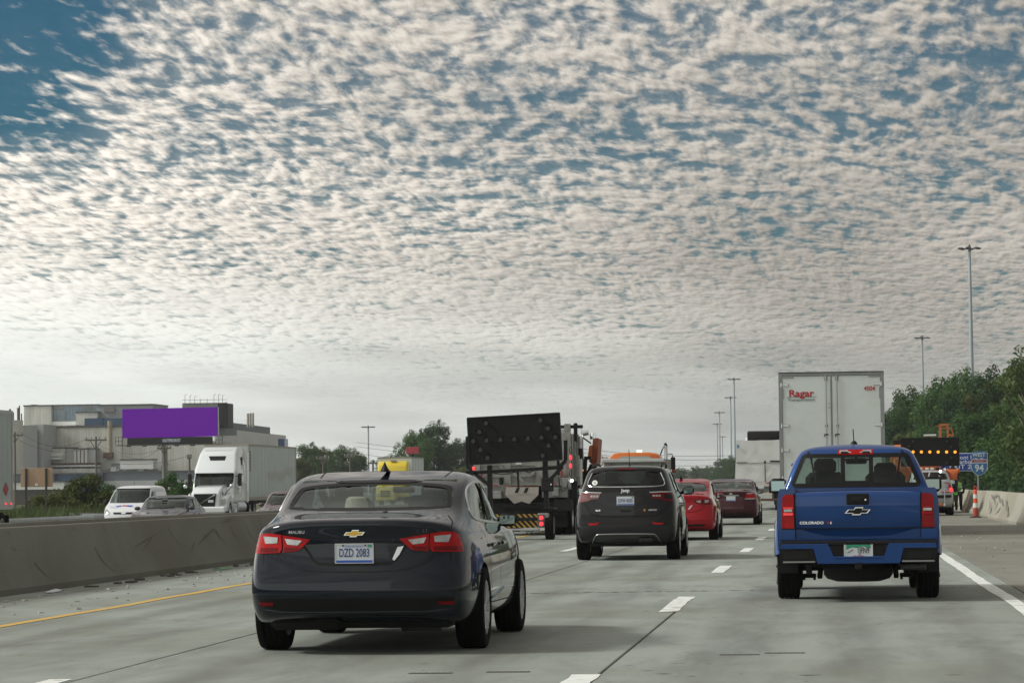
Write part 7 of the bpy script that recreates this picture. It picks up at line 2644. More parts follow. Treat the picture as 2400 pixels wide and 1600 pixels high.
def yellow_lorry():
    Y = 232.0
    c = Z8(1370, 730, Y)
    t = thing('box_lorry', 'yellow cab lorry with white box body, far off behind the dark sedan roof', 'lorry', (c.x, Y, GZ), PI)
    def L(zx, zy, dy=0.0):
        p = Z8(zx, zy, Y + dy)
        return Vector((-(p.x - c.x), -dy, p.z - GZ))
    a, b = L(1195, 690), L(1535, 690)
    zt = L(1370, 683, .6).z
    cab = MB().prism([(-1.7, .9), (-1.7, zt), (-.7, zt - .02), (-.25, zt - .35), (0, zt - 1.3), (0, .9)], 'x', b.x, a.x)
    link('cab', soft(cab, .14, 3), mat('cab_yellow', (.72, .55, .03), .35, 0, .6), t)
    obj('windscreen', MB().prism([(b.x + .15, zt - 1.75), (a.x - .15, zt - 1.75), (a.x - .22, zt - .95), (b.x + .22, zt - .95)], 'y', -.18, .03), mat('screen_teal', (.10, .16, .17), .1, .2, 1.0), t)
    hx = .30
    link('bonnet', soft(MB().prism([(hx - .72, .7), (hx - .72, 1.75), (hx - .55, 1.88), (hx + .55, 1.88), (hx + .72, 1.75), (hx + .72, .7)], 'y', 0, 1.9), .08), mat('cab_yellow', (.72, .55, .03)), t)
    obj('grille', MB().prism([(hx - .38, .95), (hx - .38, 1.45), (hx + .38, 1.45), (hx + .38, .95)], 'y', 1.88, 1.93), M_TRIM, t)
    for k in range(3):
        obj('grille_bar', MB().box((hx, 1.94, 1.07 + .13 * k), (.74, .03, .035)), mat('cab_yellow', (.72, .55, .03)), t)
    for s in (-1, 1):
        obj('headlight', MB().box((hx + s * .58, 1.92, 1.12), (.22, .06, .2), .04), M_LENS_CLEAR, t)
    obj('roof_badge', MB().box((.0, -.6, zt + .01), (.5, .3, .05), .01), mat('badge_purple', (.12, .06, .22), .5), t)
    p0, p1 = L(1200, 660, 2), L(1590, 640, 2)
    q = L(1842, 655, 8)
    zx_ = p1.z
    bx = MB().ab((p1.x, -9.0, 1.0), (p0.x, -1.9, zx_))
    obj('box_body', bx, M_TWHITE, t)
    obj('edge_rail', MB().ab((p1.x - .02, -9.0, zx_ - .1), (p1.x + .05, -1.88, zx_ + .02)).ab((p1.x + .05, -1.9, zx_ - .1), (p0.x, -1.87, zx_ + .02)), M_TGREY, t)
    for k in range(8):
        y = -2.4 - k * .88
        obj('side_rib', MB().ab((p1.x - .02, y - .02, 1.1), (p1.x, y + .02, zx_ - .1)), M_TGREY, t)
    obj('chassis', MB().ab((-.5, -8.5, .6), (.5, -.4, 1.0)), M_STEELDARK, t)
    for s in (-1, 1):
        wheel(t, s * 1.0, -.8, .48, .28, M_ALU, s, 'truck')
        wheel(t, s * 1.0, -6.8, .48, .28, M_ALU, s, 'truck')


yellow_lorry()

# -- red sign glimpsed in the tall tree
p = Z8(1602, 565, 420)
rs = thing('roadside_sign', 'small red sign on a pole glimpsed through the tall tree', 'sign', (p.x, 470, 0))
p = Z8(1602, 565, 400)
rs.location = (p.x, 400, 0)
obj('panel', MB().box((0, 0, p.z), (1.7, .2, .9), .05), mat('sign_red_bright', (.42, .03, .05), .5), rs)
obj('post', MB().tube((0, .2, -.7), (0, .2, p.z), .12), M_STEELDARK, rs)

# ------------------------------------------------------------------ foliage
def leaf_mat(name, c0, c1, c2, trans=.35):
    m = bpy.data.materials.new(name)
    m.use_nodes = True
    t = NT(m.node_tree)
    t.n.clear()
    out = t.node('ShaderNodeOutputMaterial')
    pos = t.node('ShaderNodeNewGeometry')
    oi = t.node('ShaderNodeObjectInfo')
    per = t.noise(pos.outputs['Position'], .55, 3, .6)
    fine = t.noise(pos.outputs['Position'], 4.0, 2, .5)
    c = t.mix(t.rng(per, .35, .65), tuple(c0) + (1,), tuple(c1) + (1,))
    c = t.mix(t.rng(fine, .55, .75, 0, .7), c, tuple(c2) + (1,))
    sc = t.vm('SCALE', c)
    t.set(sc.node.inputs[3], t.rng(oi.outputs['Random'], 0, 1, .78, 1.22, smooth=False))
    d = t.node('ShaderNodeBsdfDiffuse')
    tr = t.node('ShaderNodeBsdfTranslucent')
    gl = t.node('ShaderNodeBsdfGlossy')
    gl.inputs['Roughness'].default_value = .45
    gl.inputs[0].default_value = (.5, .55, .5, 1)
    t.set(d.inputs[0], sc)
    t.set(tr.inputs[0], sc)
    mx = t.node('ShaderNodeMixShader')
    mx.inputs[0].default_value = trans
    t.l.new(d.outputs[0], mx.inputs[1])
    t.l.new(tr.outputs[0], mx.inputs[2])
    m2 = t.node('ShaderNodeMixShader')
    m2.inputs[0].default_value = .015
    t.l.new(mx.outputs[0], m2.inputs[1])
    t.l.new(gl.outputs[0], m2.inputs[2])
    t.l.new(m2.outputs[0], out.inputs[0])
    MATS[name] = m
    return m


M_LEAF = leaf_mat('leaf_green', (.052, .112, .034), (.075, .142, .042), (.12, .175, .062))
M_LEAF_DARK = leaf_mat('leaf_dark', (.028, .066, .028), (.042, .088, .034), (.068, .115, .048))
M_LEAF_OLIVE = leaf_mat('leaf_olive', (.085, .108, .034), (.110, .130, .042), (.15, .15, .065))
M_REED = leaf_mat('reed_green', (.085, .120, .045), (.115, .150, .060), (.20, .20, .11))
M_BARK = mat('bark', (.055, .045, .035), .9, var=.3, vscale=6)


def leaves(rng, clumps, n, size, up=.5):
    """n leaf faces spread through the clumps (centre, radius)"""
    vs, fs = [], []
    tot = sum(r ** 2.2 for _, r in clumps)
    for c, r in clumps:
        k = max(4, int(n * r ** 2.2 / tot))
        for _ in range(k):
            u = rng.gauss(0, 1), rng.gauss(0, 1), rng.gauss(0, 1)
            L = math.sqrt(sum(a * a for a in u)) or 1
            rad = r * (rng.random() ** .38)
            d = Vector((u[0] / L, u[1] / L, u[2] / L))
            p = c + Vector((d.x * rad, d.y * rad, d.z * rad * .85))
            nn = (d + Vector((rng.uniform(-.8, .8), rng.uniform(-.8, .8), rng.uniform(-.5, 1.0) * up + .2))).normalized()
            a = nn.orthogonal().normalized()
            a = Matrix.Rotation(rng.uniform(0, 6.28), 3, nn) @ a
            b = nn.cross(a)
            s = size * rng.uniform(.55, 1.35)
            o = len(vs)
            vs += [p - a * s, p + b * s * .55 - a * s * .1, p + a * s, p - b * s * .55 + a * s * .1]
            fs.append((o, o + 1, o + 2, o + 3))
    me = bpy.data.meshes.new('crown')
    me.from_pydata([tuple(v) for v in vs], [], fs)
    me.update()
    return me


def grow(rng, H, R_, base=.22, lobes=9, sub=5, squash=1.0):
    """clumps of an uneven crown of height H and radius R_"""
    cl = []
    for i in range(lobes):
        a = 2 * PI * i / lobes + rng.uniform(-.5, .5)
        h = rng.uniform(base + .10, .86) * H
        w = R_ * (1 - ((h / H - .5) / .62) ** 2) * rng.uniform(.45, .85)
        c = Vector((math.cos(a) * w, math.sin(a) * w, h))
        r = R_ * rng.uniform(.26, .42)
        cl.append((c, r))
        for j in range(sub):
            d = Vector((rng.gauss(0, 1), rng.gauss(0, 1), rng.gauss(0, 1) * squash)).normalized()
            cl.append((c + d * r * rng.uniform(.75, 1.15), r * rng.uniform(.30, .55)))
    cl.append((Vector((rng.uniform(-.1, .1) * R_, 0, H * .86)), R_ * .34))
    cl.append((Vector((0, 0, H * .55)), R_ * .5))
    return cl


def trunk_mesh(rng, H, R_, cl, r0):
    mb = MB()
    pts = [Vector((rng.uniform(-.03, .03) * H * k / 5, rng.uniform(-.03, .03) * H * k / 5, H * .62 * k / 5)) for k in range(6)]
    for k in range(5):
        mb.tube(pts[k], pts[k + 1], r0 * (1 - .15 * k), r0 * (1 - .15 * (k + 1)), 8)
    big = sorted(cl, key=lambda c: -c[1])[:9]
    for c, r in big:
        a = pts[rng.randint(2, 4)]
        m = (a + c) / 2 + Vector((0, 0, -.03 * H))
        mb.tube(a, m, r0 * .38, r0 * .26, 6)
        mb.tube(m, c, r0 * .26, r0 * .10, 6)
    return mb.mesh('trunk', 60)


def make_tree(seed, H, R_, n, size, base=.22, lobes=9, squash=1.0):
    rng = random.Random(seed)
    cl = grow(rng, H, R_, base, lobes, 8, squash)
    return leaves(rng, cl, n, size), trunk_mesh(rng, H, R_, cl, H * .018)


KINDS = [make_tree(11, 10, 4.2, 22000, .125, .12, 12), make_tree(12, 10, 3.5, 20000, .12, .15, 13), make_tree(13, 10, 4.6, 23000, .13, .10, 14), make_tree(14, 10, 3.8, 20000, .12, .05, 13)]
M_OF = [M_LEAF, M_LEAF_DARK, M_LEAF_OLIVE]


def tree(loc, kind, m, s, rz, label, group, name='tree', sxy=None):
    t = thing(name, label, 'tree', loc, rz, group)
    sx = s if sxy is None else sxy
    t.scale = (sx, sx, s)
    cr, tr = KINDS[kind]
    c = bpy.data.objects.new('crown', cr)
    COL.objects.link(c)
    c.parent = t
    if len(cr.materials) == 0:
        cr.materials.append(m)
    c.material_slots[0].link = 'OBJECT'
    c.material_slots[0].material = m
    k = bpy.data.objects.new('trunk', tr)
    COL.objects.link(k)
    k.parent = t
    if len(tr.materials) == 0:
        tr.materials.append(M_BARK)
    return t


# right-hand wood: outline of its top in the photograph, (px, py)
TOPS = [(2078, 975, 330), (2100, 955, 320), (2128, 930, 310), (2160, 915, 300), (2190, 900, 292), (2222, 880, 284), (2258, 872, 276), (2300, 868, 268), (2335, 880, 258), (2372, 862, 250), (2395, 840, 242)]
g_wood = 'trees of the wood along the right shoulder'
rw = random.Random(5)
kinds_lab = {0: 'mid green leafy tree', 1: 'dark green leafy tree', 2: 'olive green leafy tree'}
where = ['beside the box trailer edge', 'right of the box trailer', 'behind the message board', 'behind the second light mast', 'above the lit arrow board', 'above the orange hoist frame',
         'behind the blue hospital sign', 'behind the tallest light mast', 'right of the interstate shield', 'above the scuffed barrier', 'at the picture edge behind the nearest tree']
for i, (px, py, Y) in enumerate(TOPS):
    top = at(px, py, Y)
    H = top.z + .75
    k = i % 4
    mi = (0, 1, 1, 0, 2, 1, 0, 1, 0, 2, 1)[i]
    s = H / 10 / .97
    tree((top.x, Y, -.75), k, M_OF[mi], s, rw.uniform(0, 6.28), '%s %s' % (kinds_lab[mi], where[i]), g_wood, 'tree', s * rw.uniform(.72, .95))
# a lower, nearer rank in front of it
FRONT = [(2085, 1030, 262, 2), (2112, 1020, 255, 2), (2150, 1000, 250, 0), (2200, 985, 240, 1), (2240, 990, 232, 0), (2275, 960, 225, 1), (2318, 950, 216, 0), (2362, 930, 208, 1), (2398, 920, 200, 0)]
where2 = ['low by the trailer frame', 'low behind the message board', 'low behind the arrow board', 'behind the hoist frame', 'behind the blue sign panel', 'behind the shield post', 'low beyond the orange cone', 'low over the barrier scuffs', 'low at the picture edge']
for i, (px, py, Y, mi) in enumerate(FRONT):
    top = at(px, py, Y)
    H = top.z + .75
    s = H / 10 / .97
    tree((top.x + 1, Y, -.75), (i + 2) % 4, M_OF[mi], s, rw.uniform(0, 6.28), '%s %s' % (['mid green bushy tree', 'dark green bushy tree', 'olive bushy tree'][mi], where2[i]), 'bushy trees in front of the wood', 'tree', s * 1.25)
# undergrowth along the foot of the wood
cl = []
ru = random.Random(9)
for k in range(150):
    y = ru.uniform(118, 300)
    x = 8.2 + ru.uniform(0, 7) + max(0, (y - 150)) * .045
    cl.append((Vector((x, y, ru.uniform(-.2, 1.6))), ru.uniform(.7, 1.5)))
und = link('undergrowth', leaves(ru, cl, 40000, .13), M_LEAF_DARK, kind='stuff')
# nearest tree at the right edge: larger leaves against the sky, pale stems
rng = random.Random(31)
cl = []
T0 = at(2405, 1000, 150)
stems = MB()
for px, py in ((2392, 822), (2380, 860), (2400, 850), (2362, 880), (2345, 905), (2390, 905), (2370, 940), (2335, 960), (2395, 960), (2350, 1000), (2385, 1010), (2400, 1045), (2372, 1060), (2398, 1100), (2388, 1130), (2360, 1040)):
    p = at(px, py, 150 + rng.uniform(-1.5, 1.5)) - Vector((T0.x, 150, -.7))
    cl.append((p, rng.uniform(.35, .62)))
    cl.append((p + Vector((rng.uniform(.2, .8), rng.uniform(-.5, .5), rng.uniform(-.6, .1))), rng.uniform(.4, .7)))
    base = Vector((.3, 0, max(.5, p.z - 2.2)))
    stems.tube(base, p, .035, .012, 6)
for k in range(14):
    cl.append((Vector((rng.uniform(.2, 2.6), rng.uniform(-1, 1), rng.uniform(1.2, 6.5))), rng.uniform(.6, .95)))
stems.tube((.5, 0, 0), (.35, 0, 3.4), .13, .07, 8)
stems.tube((.35, 0, 3.4), (.25, 0, 6.4), .07, .03, 8)
near = thing('tree', 'nearest tree at the picture edge with large separate leaves against the sky', 'tree', (T0.x, 150, -.7))
link('crown', leaves(rng, cl, 5200, .115, .3), leaf_mat('leaf_broad', (.085, .135, .045), (.115, .165, .055), (.22, .24, .12)), near)
obj('trunk', stems, mat('bark_pale', (.24, .20, .16), .8), near)

# left tree clumps
LEFT = [((705, 1040), 520, 0, 1.15), ((752, 1046), 530, 2, 1.1), ((800, 1046), 520, 0, 1.05), ((832, 1072), 500, 1, .9), ((690, 1072), 480, 2, 1.0)]
lw = ['against the white trailer edge', 'above the crossarm pole', 'right of the crossarm pole', 'lowest at the right end, by the lone mast', 'low behind the trailer']
for i, ((px, py), Y, mi, w) in enumerate(LEFT):
    top = at(px, py, Y)
    H = top.z + .75
    s = H / 10 / .97
    tree((top.x, Y, -.75), i % 4, M_OF[mi], s, rw.uniform(0, 6.28), '%s tree of the left clump, %s' % (['mid green', 'dark green', 'olive green'][mi], lw[i]), 'trees of the clump behind the lorry', 'tree', s * w)
CEN = [((1014, 983), 430, 1, .78), ((963, 1012), 425, 0, .80), ((1075, 1032), 440, 1, 1.1), ((1112, 1030), 445, 1, 1.1), ((1085, 1092), 400, 2, 1.2), ((925, 1066), 470, 1, .9)]
cw = ['tallest tree, dark and open topped', 'leafy left half of the tall tree, by the white box lorry', 'dark tree filling the gap beside the arrow board', 'dark tree right behind the arrow board', 'low sunlit olive bush under the arrow board', 'small dark tree top beside the white box lorry']
for i, ((px, py), Y, mi, w) in enumerate(CEN):
    top = at(px, py, Y)
    H = top.z + .75
    s = H / 10 / .97
    tree((top.x, Y, -.75), (i + 1) % 4, M_OF[mi], s, rw.uniform(0, 6.28), cw[i], 'trees left of the arrow board', 'tree', s * w)
# far hazy trees down the road
FAR = [(1560, 1106, 900), (1588, 1097, 880), (1612, 1100, 900), (1640, 1094, 860), (1668, 1092, 840), (1700, 1074, 700), (1716, 1070, 690), (1735, 1086, 720), (1535, 1112, 950), (1500, 1114, 980), (1460, 1116, 990), (1765, 1090, 760), (1420, 1112, 900)]
fw = ['behind the orange cab mirror', 'above the red sedan roof', 'right of that above the red sedan', 'left of the distant masts', 'at the foot of the distant masts', 'tall and near the wrapped load', 'touching the wrapped load', 'behind the wrapped load', 'left of the red sedan roof', 'behind the black car roof', 'behind the orange cab', 'behind the box trailer', 'behind the wing blade']
for i, (px, py, Y) in enumerate(FAR):
    top = at(px, py, Y)
    H = top.z + .75
    s = H / 10 / .97
    tree((top.x, Y, -.75), i % 4, M_OF[i % 2], s, rw.uniform(0, 6.28), 'distant hazy tree %s' % fw[i], 'distant trees down the road', 'tree', s * 1.25)
# the long far wood that closes the view
cl = []
for k in range(260):
    x = ru.uniform(-520, 140)
    y = ru.uniform(1500, 1640)
    cl.append((Vector((x, y, ru.uniform(0, 7))), ru.uniform(4, 7)))
link('far_wood', leaves(ru, cl, 26000, 1.1), M_LEAF_DARK, kind='stuff')

# bushes and reeds on the left bank
def bush(px, py, Y, w, h, n, size, label, m):
    c = at(px, py, Y)
    rng = random.Random(int(px))
    t = thing('bush', label, 'bush', (c.x, Y, -.75), 0, 'bushes on the left bank')
    H = c.z + .75
    cl = []
    for k in range(80):
        a = rng.uniform(0, 6.28)
        rr = rng.random() ** .6 * w
        z = rng.uniform(.08, 1.0) * H * math.sqrt(max(.08, 1 - (rr / w) ** 2 * .85))
        cl.append((Vector((math.cos(a) * rr, math.sin(a) * rr * .6, z * .90)), rng.uniform(.14, .26) * w))
    link('foliage', leaves(rng, cl, n, size), m, t)
    st = MB()
    for k in range(9):
        a = rng.uniform(0, 6.28)
        st.tube((math.cos(a) * .2, math.sin(a) * .2, 0), (math.cos(a) * w * .6, math.sin(a) * w * .35, H * .6), .05, .02, 6)
    obj('stem', st, M_BARK, t, kind='stuff')


bush(205, 1104, 150, 2.0, 0, 15000, .075, 'large round olive bush left of the white van', M_LEAF_OLIVE)
bush(395, 1092, 168, 1.8, 0, 11000, .08, 'loose bush between the white van and the lorry', M_LEAF)
bush(255, 1126, 153, 1.5, 0, 10000, .075, 'lower right shoulder of the olive bush by the van', M_LEAF)
bush(135, 1140, 146, 1.9, 0, 11000, .075, 'low wide bush under the tan panel', M_LEAF_OLIVE)
bush(440, 1122, 185, 1.5, 0, 5000, .10, 'dark low bush close against the lorry', M_LEAF_DARK)

rr = random.Random(77)
vs, fs = [], []
for k in range(16000):
    y = rr.uniform(108, 150)
    x = -31.6 - rr.random() * 9 - max(0, y - 118) * .16
    h = rr.uniform(.6, 1.55) * (1 + .25 * noise.noise(Vector((x * .5, y * .5, 0))))
    a = rr.uniform(0, 6.28)
    dx, dy = math.cos(a), math.sin(a)
    w = rr.uniform(.018, .04)
    ln = rr.uniform(.1, .6)
    z0 = -.75
    o = len(vs)
    vs += [(x - dy * w, y + dx * w, z0), (x + dy * w, y - dx * w, z0), (x + dx * ln * .35 - dy * w, y + dy * ln * .35 + dx * w, z0 + h * .6), (x + dx * ln * .35 + dy * w, y + dy * ln * .35 - dx * w, z0 + h * .6), (x + dx * ln, y + dy * ln, z0 + h)]
    fs += [(o, o + 1, o + 3, o + 2), (o + 2, o + 3, o + 4)]
me = bpy.data.meshes.new('reeds')
me.from_pydata(vs, [], fs)
link('reeds', me, M_REED, kind='stuff')

# ------------------------------------------------------------------ billboard, factory, poles on the left
def ZF(zx, zy, Y):
    return at(zx / 4.9, 900 + zy / 4.9, Y)


def clad_mat(name, col, line, pitch=.42):
    m = bpy.data.materials.new(name)
    m.use_nodes = True
    t = NT(m.node_tree)
    p = t.n['Principled BSDF']
    g = t.node('ShaderNodeNewGeometry').outputs['Position']
    x, y, z = t.sep(g)
    u = t.math('ADD', x, t.math('MULTIPLY', y, .6))
    w = t.math('PINGPONG', u, pitch)
    f = t.rng(w, pitch * .12, pitch * .4)
    st = t.noise(t.vm('MULTIPLY', g, (.8, .8, .12)), 1.2, 5, .6)
    c = t.mix(f, tuple(line) + (1,), tuple(col) + (1,))
    sc = t.vm('SCALE', c)
    t.set(sc.node.inputs[3], t.rng(st, .25, .75, .82, 1.12))
    t.set(p.inputs['Base Color'], sc)
    p.inputs['Roughness'].default_value = .55
    MATS[name] = m
    return m


M_CLAD = clad_mat('cladding_beige', (.64, .645, .585), (.55, .55, .50), .22)
M_CLAD2 = clad_mat('cladding_pale', (.66, .665, .61), (.59, .59, .54), .3)
M_GREY_SHADE = mat('wall_grey_shade', (.46, .48, .48), .6, var=.10, vscale=.4)  # grey wall colour, also put on faces that stand in shade
M_PALEWALL = mat('wall_pale', (.74, .76, .74), .5, var=.08, vscale=.3)
M_BLUEWALL = mat('wall_blue', (.035, .085, .16), .5, var=.12, vscale=.5)
M_SLATE = mat('wall_slate', (.13, .155, .185), .55, var=.15, vscale=.5)
M_ROOFTRIM = mat('roof_trim_dark', (.10, .105, .10), .6)
M_GLAZE = mat('factory_glazing', (.20, .245, .27), .25, .2, .5, var=.15, vscale=.5)
M_RUST = mat('rust_brown', (.12, .07, .045), .8, var=.3)


def factory():
    Y = 520.0
    t = thing('factory', 'large beige ribbed factory with blue panels and roof plant behind the billboard', 'building', (-130, Y, -.75))
    base = Vector((-130, Y, -.75))

    def P(zx, zy, dy=0):
        return ZF(zx, zy, Y + dy) - base

    def block(name, x0, y0, x1, y1, m, dy=0, dep=14, trim=True, parent=t, z0=None):
        a, b = P(x0, y0, dy), P(x1, y1, dy)
        zb = b.z if z0 is None else z0
        o = obj(name, MB().ab((a.x, dy, zb), (b.x, dy + dep, a.z)), m, parent)
        if trim:
            obj('coping', MB().ab((a.x - .12, dy - .12, a.z), (b.x + .12, dy + dep, a.z + .22)), M_ROOFTRIM, o)
        return o

    main = block('wall', 500, 505, 1400, 1150, M_CLAD, 0, 20, True, z0=0)
    block('wall', 780, 490, 1930, 1150, M_CLAD, .6, 20, True, z0=0)
    block('wall', 1400, 660, 2400, 1150, M_CLAD, .3, 20, False, z0=0)
    top = block('wall', 275, 255, 590, 1000, M_CLAD2, 8, 16, True, z0=0)
    win = block('glazed_bay', 590, 250, 1130, 432, M_GLAZE, 9, 12)
    for k in range(15):
        x = 600 + k * 36
        if 640 < x < 735 or 970 < x < 1065:
            continue
        a, b = P(x, 262, 9), P(x + 22, 410, 9)
        obj('pane', MB().ab((a.x, 8.9, b.z), (b.x, 9.02, a.z)), mat('pane_blue', (.14, .20, .25), .15, .2, .8), win)
    for x in (638, 970):
        a, b = P(x, 262, 9), P(x + 95, 290, 9)
        obj('louvre', MB().ab((a.x, 8.85, b.z), (b.x, 9.02, a.z)), mat('louvre_grey', (.22, .21, .19), .6), win)
    block('wall', 590, 430, 870, 470, M_PALEWALL, 8.5, 10, False)
    for k in range(4):
        x = 585 + k * 76
        a, b = P(x, 478, 4), P(x + 62, 528, 4)
        obj('window', MB().ab((a.x, 3.9, b.z), (b.x, 4.6, a.z)), M_RUST, t)
    a = block('wall', 575, 470, 872, 540, M_PALEWALL, 4.4, 8, False)
    block('wall', 872, 330, 1118, 495, M_CLAD2, 6, 10)
    block('wall', 1118, 248, 1760, 400, mat('bay_greyblue', (.30, .325, .33), .5, var=.1, vscale=.4), 8, 12)
    a, b = P(1200, 262, 7.9), P(1320, 318, 7.9)
    obj('louvre', MB().ab((a.x, 7.8, b.z), (b.x, 8.02, a.z)), mat('louvre_grey', (.22, .21, .19), .6), t)
    for x0, x1 in ((970, 1178), (1186, 1410)):
        block('blue_panel', x0, 392, x1, 490, M_BLUEWALL, 3, 4, False)
    # left wing, turned so that its corner faces us
    cpt = P(266, 412, -12)
    rot = Matrix.Translation((cpt.x, -12, 0)) @ Matrix.Rotation(R(38), 4, 'Z')
    wl = obj('wing', MB().ab((-6.2, 0, 0), (0, 9, cpt.z)).xf(rot), M_CLAD2, t)
    wr = obj('wing', MB().ab((-.02, .02, 0), (2.6, 8.6, cpt.z - .9)).xf(Matrix.Translation((cpt.x, -12, 0)) @ Matrix.Rotation(R(38), 4, 'Z')), M_GREY_SHADE, t)  # grey puts the shade of the right-hand face into the colour
    a, b = P(372, 462, -9), P(500, 1000, -9)
    obj('wing', MB().ab((cpt.x + .3, -8.8, 0), (b.x, 2, a.z)), M_GREY_SHADE, t)
    # low bays along the foot of the main wall
    for x0, y0, x1, y1, m, d in ((505, 742, 745, 910, M_CLAD2, -3), (745, 738, 850, 912, M_GREY_SHADE, -2.5), (850, 750, 1000, 915, M_PALEWALL, -3.2), (1000, 745, 1095, 912, M_GREY_SHADE, -2.6)):  # the grey bays are shaded sides, their shade put into the colour
        block('bay', x0, y0, x1, y1, m, d, 4)
    for k in range(3):
        a, b = P(878 + 42 * k, 755, -3.3), P(886 + 42 * k, 912, -3.3)
        obj('downpipe', MB().ab((a.x, -3.35, b.z), (b.x, -3.18, a.z)), M_RUST, t)
    for y0, y1, m in ((908, 925, M_RUST), (925, 950, M_PALEWALL), (950, 965, M_ROOFTRIM), (965, 1040, M_CLAD2)):
        block('loading_deck', 505, y0, 1110, y1, m, -4, 3, False)
    hood = block('canopy', 572, 795, 718, 828, M_PALEWALL, -4.2, 1.2, False)
    block('canopy', 566, 838, 715, 862, M_PALEWALL, -4.2, 1.2, False)
    a = P(520, 775, -3.2)
    obj('vent', MB().ball((a.x, -3.4, a.z), .5), M_PALEWALL, t)
    # round stack with its foot
    a, b = P(1255, 420, -1), P(1255, 860, -1)
    st = obj('stack', MB().tube((a.x, -.6, b.z), (a.x, -.6, a.z), .36, n=14), mat('stack_tan', (.36, .32, .24), .6, var=.15), t)
    obj('stack_head', MB().tube((a.x, -.6, a.z - 1.0), (a.x, -.6, a.z), .42, n=14), mat('stack_tan', (.36, .32, .24)), st)
    obj('stack_foot', MB().ab((a.x - 1.0, -1.6, P(0, 865, -1).z), (a.x + .6, -.2, P(0, 800, -1).z)), M_RUST, st)
    # pale tank trailer and clutter on the low roof
    q = block('tank', 1380, 875, 1760, 970, M_PALEWALL, -6, 3, True)
    for k in range(26):
        rg = random.Random(k)
        x, y = rg.uniform(1130, 1900), rg.uniform(900, 1000)
        a = P(x, y, -5)
        w, h = rg.uniform(.2, 1.0), rg.uniform(.3, 1.5)
        obj('roof_unit', MB().ab((a.x - w, -5 - rg.random(), a.z - h), (a.x + w, -4.2, a.z)), rg.choice([M_GREY_SHADE, M_PALEWALL, M_SLATE, M_ROOFTRIM]), t)
    block('low_block', 130, 1045, 620, 1150, M_SLATE, -14, 8, True, z0=0)
    block('low_block', 600, 1035, 1180, 1250, M_BLUEWALL, -13, 8, True, z0=0)
    block('low_block', 1180, 1015, 2480, 1110, M_SLATE, -12, 8, True)
    block('low_block', 1180, 1110, 2480, 1300, M_GREY_SHADE, -12.2, 8, False, z0=-1)
    block('low_block', 130, 1130, 740, 1205, M_PALEWALL, -20, 5, True)
    block('low_block', 130, 1205, 740, 1400, mat('wall_dark', (.06, .055, .05), .7), -19.8, 5, False, z0=-2)
    # right-hand hall, its roof stepping down
    def hall(px0, py0, px1, py1, m, dy, dep, zb=0):
        a, b = at(px0, py0, Y + dy) - base, at(px1, py1, Y + dy) - base
        return obj('hall', MB().ab((a.x, dy, zb), (b.x, dy + dep, a.z)), m, t)
    # far wall running away to the right: near top left (515,1000) to far top right (633,1014)
    def runaway(p0, p1, Ya, Yb, zlow_px, m, name, th=8):
        a, b = at(p0[0], p0[1], Ya) - base, at(p1[0], p1[1], Yb) - base
        dz = lambda p, Yq: (at(p[0], zlow_px, Yq) - base).z
        la, lb = dz(p0, Ya), dz(p1, Yb)
        ya, yb = Ya - Y, Yb - Y
        vs = [(a.x, ya, la), (b.x, yb, lb), (b.x, yb, b.z), (a.x, ya, a.z), (a.x - 2, ya + th, la), (b.x - 2, yb + th, lb), (b.x - 2, yb + th, b.z), (a.x - 2, ya + th, a.z)]
        return obj(name, MB().add(vs, [(0, 1, 2, 3), (7, 6, 5, 4), (0, 4, 5, 1), (1, 5, 6, 2), (2, 6, 7, 3), (3, 7, 4, 0)]), m, t)
    runaway((505, 1001), (633, 1017), 540, 600, 1150, M_PALEWALL, 'hall_wall')
    runaway((510, 986), (633, 1001), 541.5, 601.5, 1020, M_SLATE, 'hall_parapet')
    runaway((633, 1016), (670, 1020), 602, 640, 1150, M_PALEWALL, 'hall_wall')
    a, b = at(654, 1028, 601) - base, at(669, 1048, 601) - base
    obj('blue_window', MB().ab((a.x, 600 - Y, b.z), (b.x, 604 - Y, a.z)), mat('window_blue', (.05, .11, .30), .3, .2, .6), t)
    for px, pw, top in ((576, 3, 968), (582, 3, 967), (588, 3.2, 967)):
        a, b = at(px, top, 560) - base, at(px, 1000, 560) - base
        obj('flue', MB().tube((a.x, 42, b.z), (a.x, 42, a.z), .22, n=10), mat('flue_pale', (.45, .42, .36), .6, var=.2), t)
    # cooling tower on the roof with its rails and pipes
    a, b = at(430, 945, 545) - base, at(515, 990, 545) - base
    ct = obj('cooling_tower', MB().ab((a.x, 24, b.z - 1), (b.x, 30, a.z)), mat('tower_grey', (.22, .235, .225), .6, var=.2, vscale=.6), t)
    fins = at(512, 945, 544) - base
    for k in range(6):
        xx = (at(513 + 3.6 * k, 950, 544) - base)
        obj('riser_pipe', MB().tube((xx.x, 23.8, b.z - 1), (xx.x, 23.8, xx.z + .5), .16, n=8), M_STEELDARK, ct)
    obj('tower_side', MB().ab((fins.x, 24, b.z - 1), ((at(534, 950, 544) - base).x, 29, fins.z)), M_STEELDARK, ct)
    rl = MB()
    zr = (at(470, 937, 544) - base).z
    rl.bar((a.x, 23.8, zr), ((at(533, 937, 544) - base).x, 23.8, zr), .06, .06)
    rl.bar((a.x, 23.8, zr - .6), ((at(533, 937, 544) - base).x, 23.8, zr - .6), .05, .05)
    for px, top in ((434, 926), (446, 927), (457, 929), (470, 934), (486, 934), (502, 925), (513, 925), (522, 927), (530, 940)):
        p0, p1 = at(px, 948, 544) - base, at(px, top, 544) - base
        rl.bar((p0.x, 23.8, p0.z), (p0.x, 23.8, p1.z), .06, .06)
        if top < 930:
            rl.bar((p0.x, 23.8, p1.z), (p0.x + .35, 23.8, p1.z + .12), .06, .06)
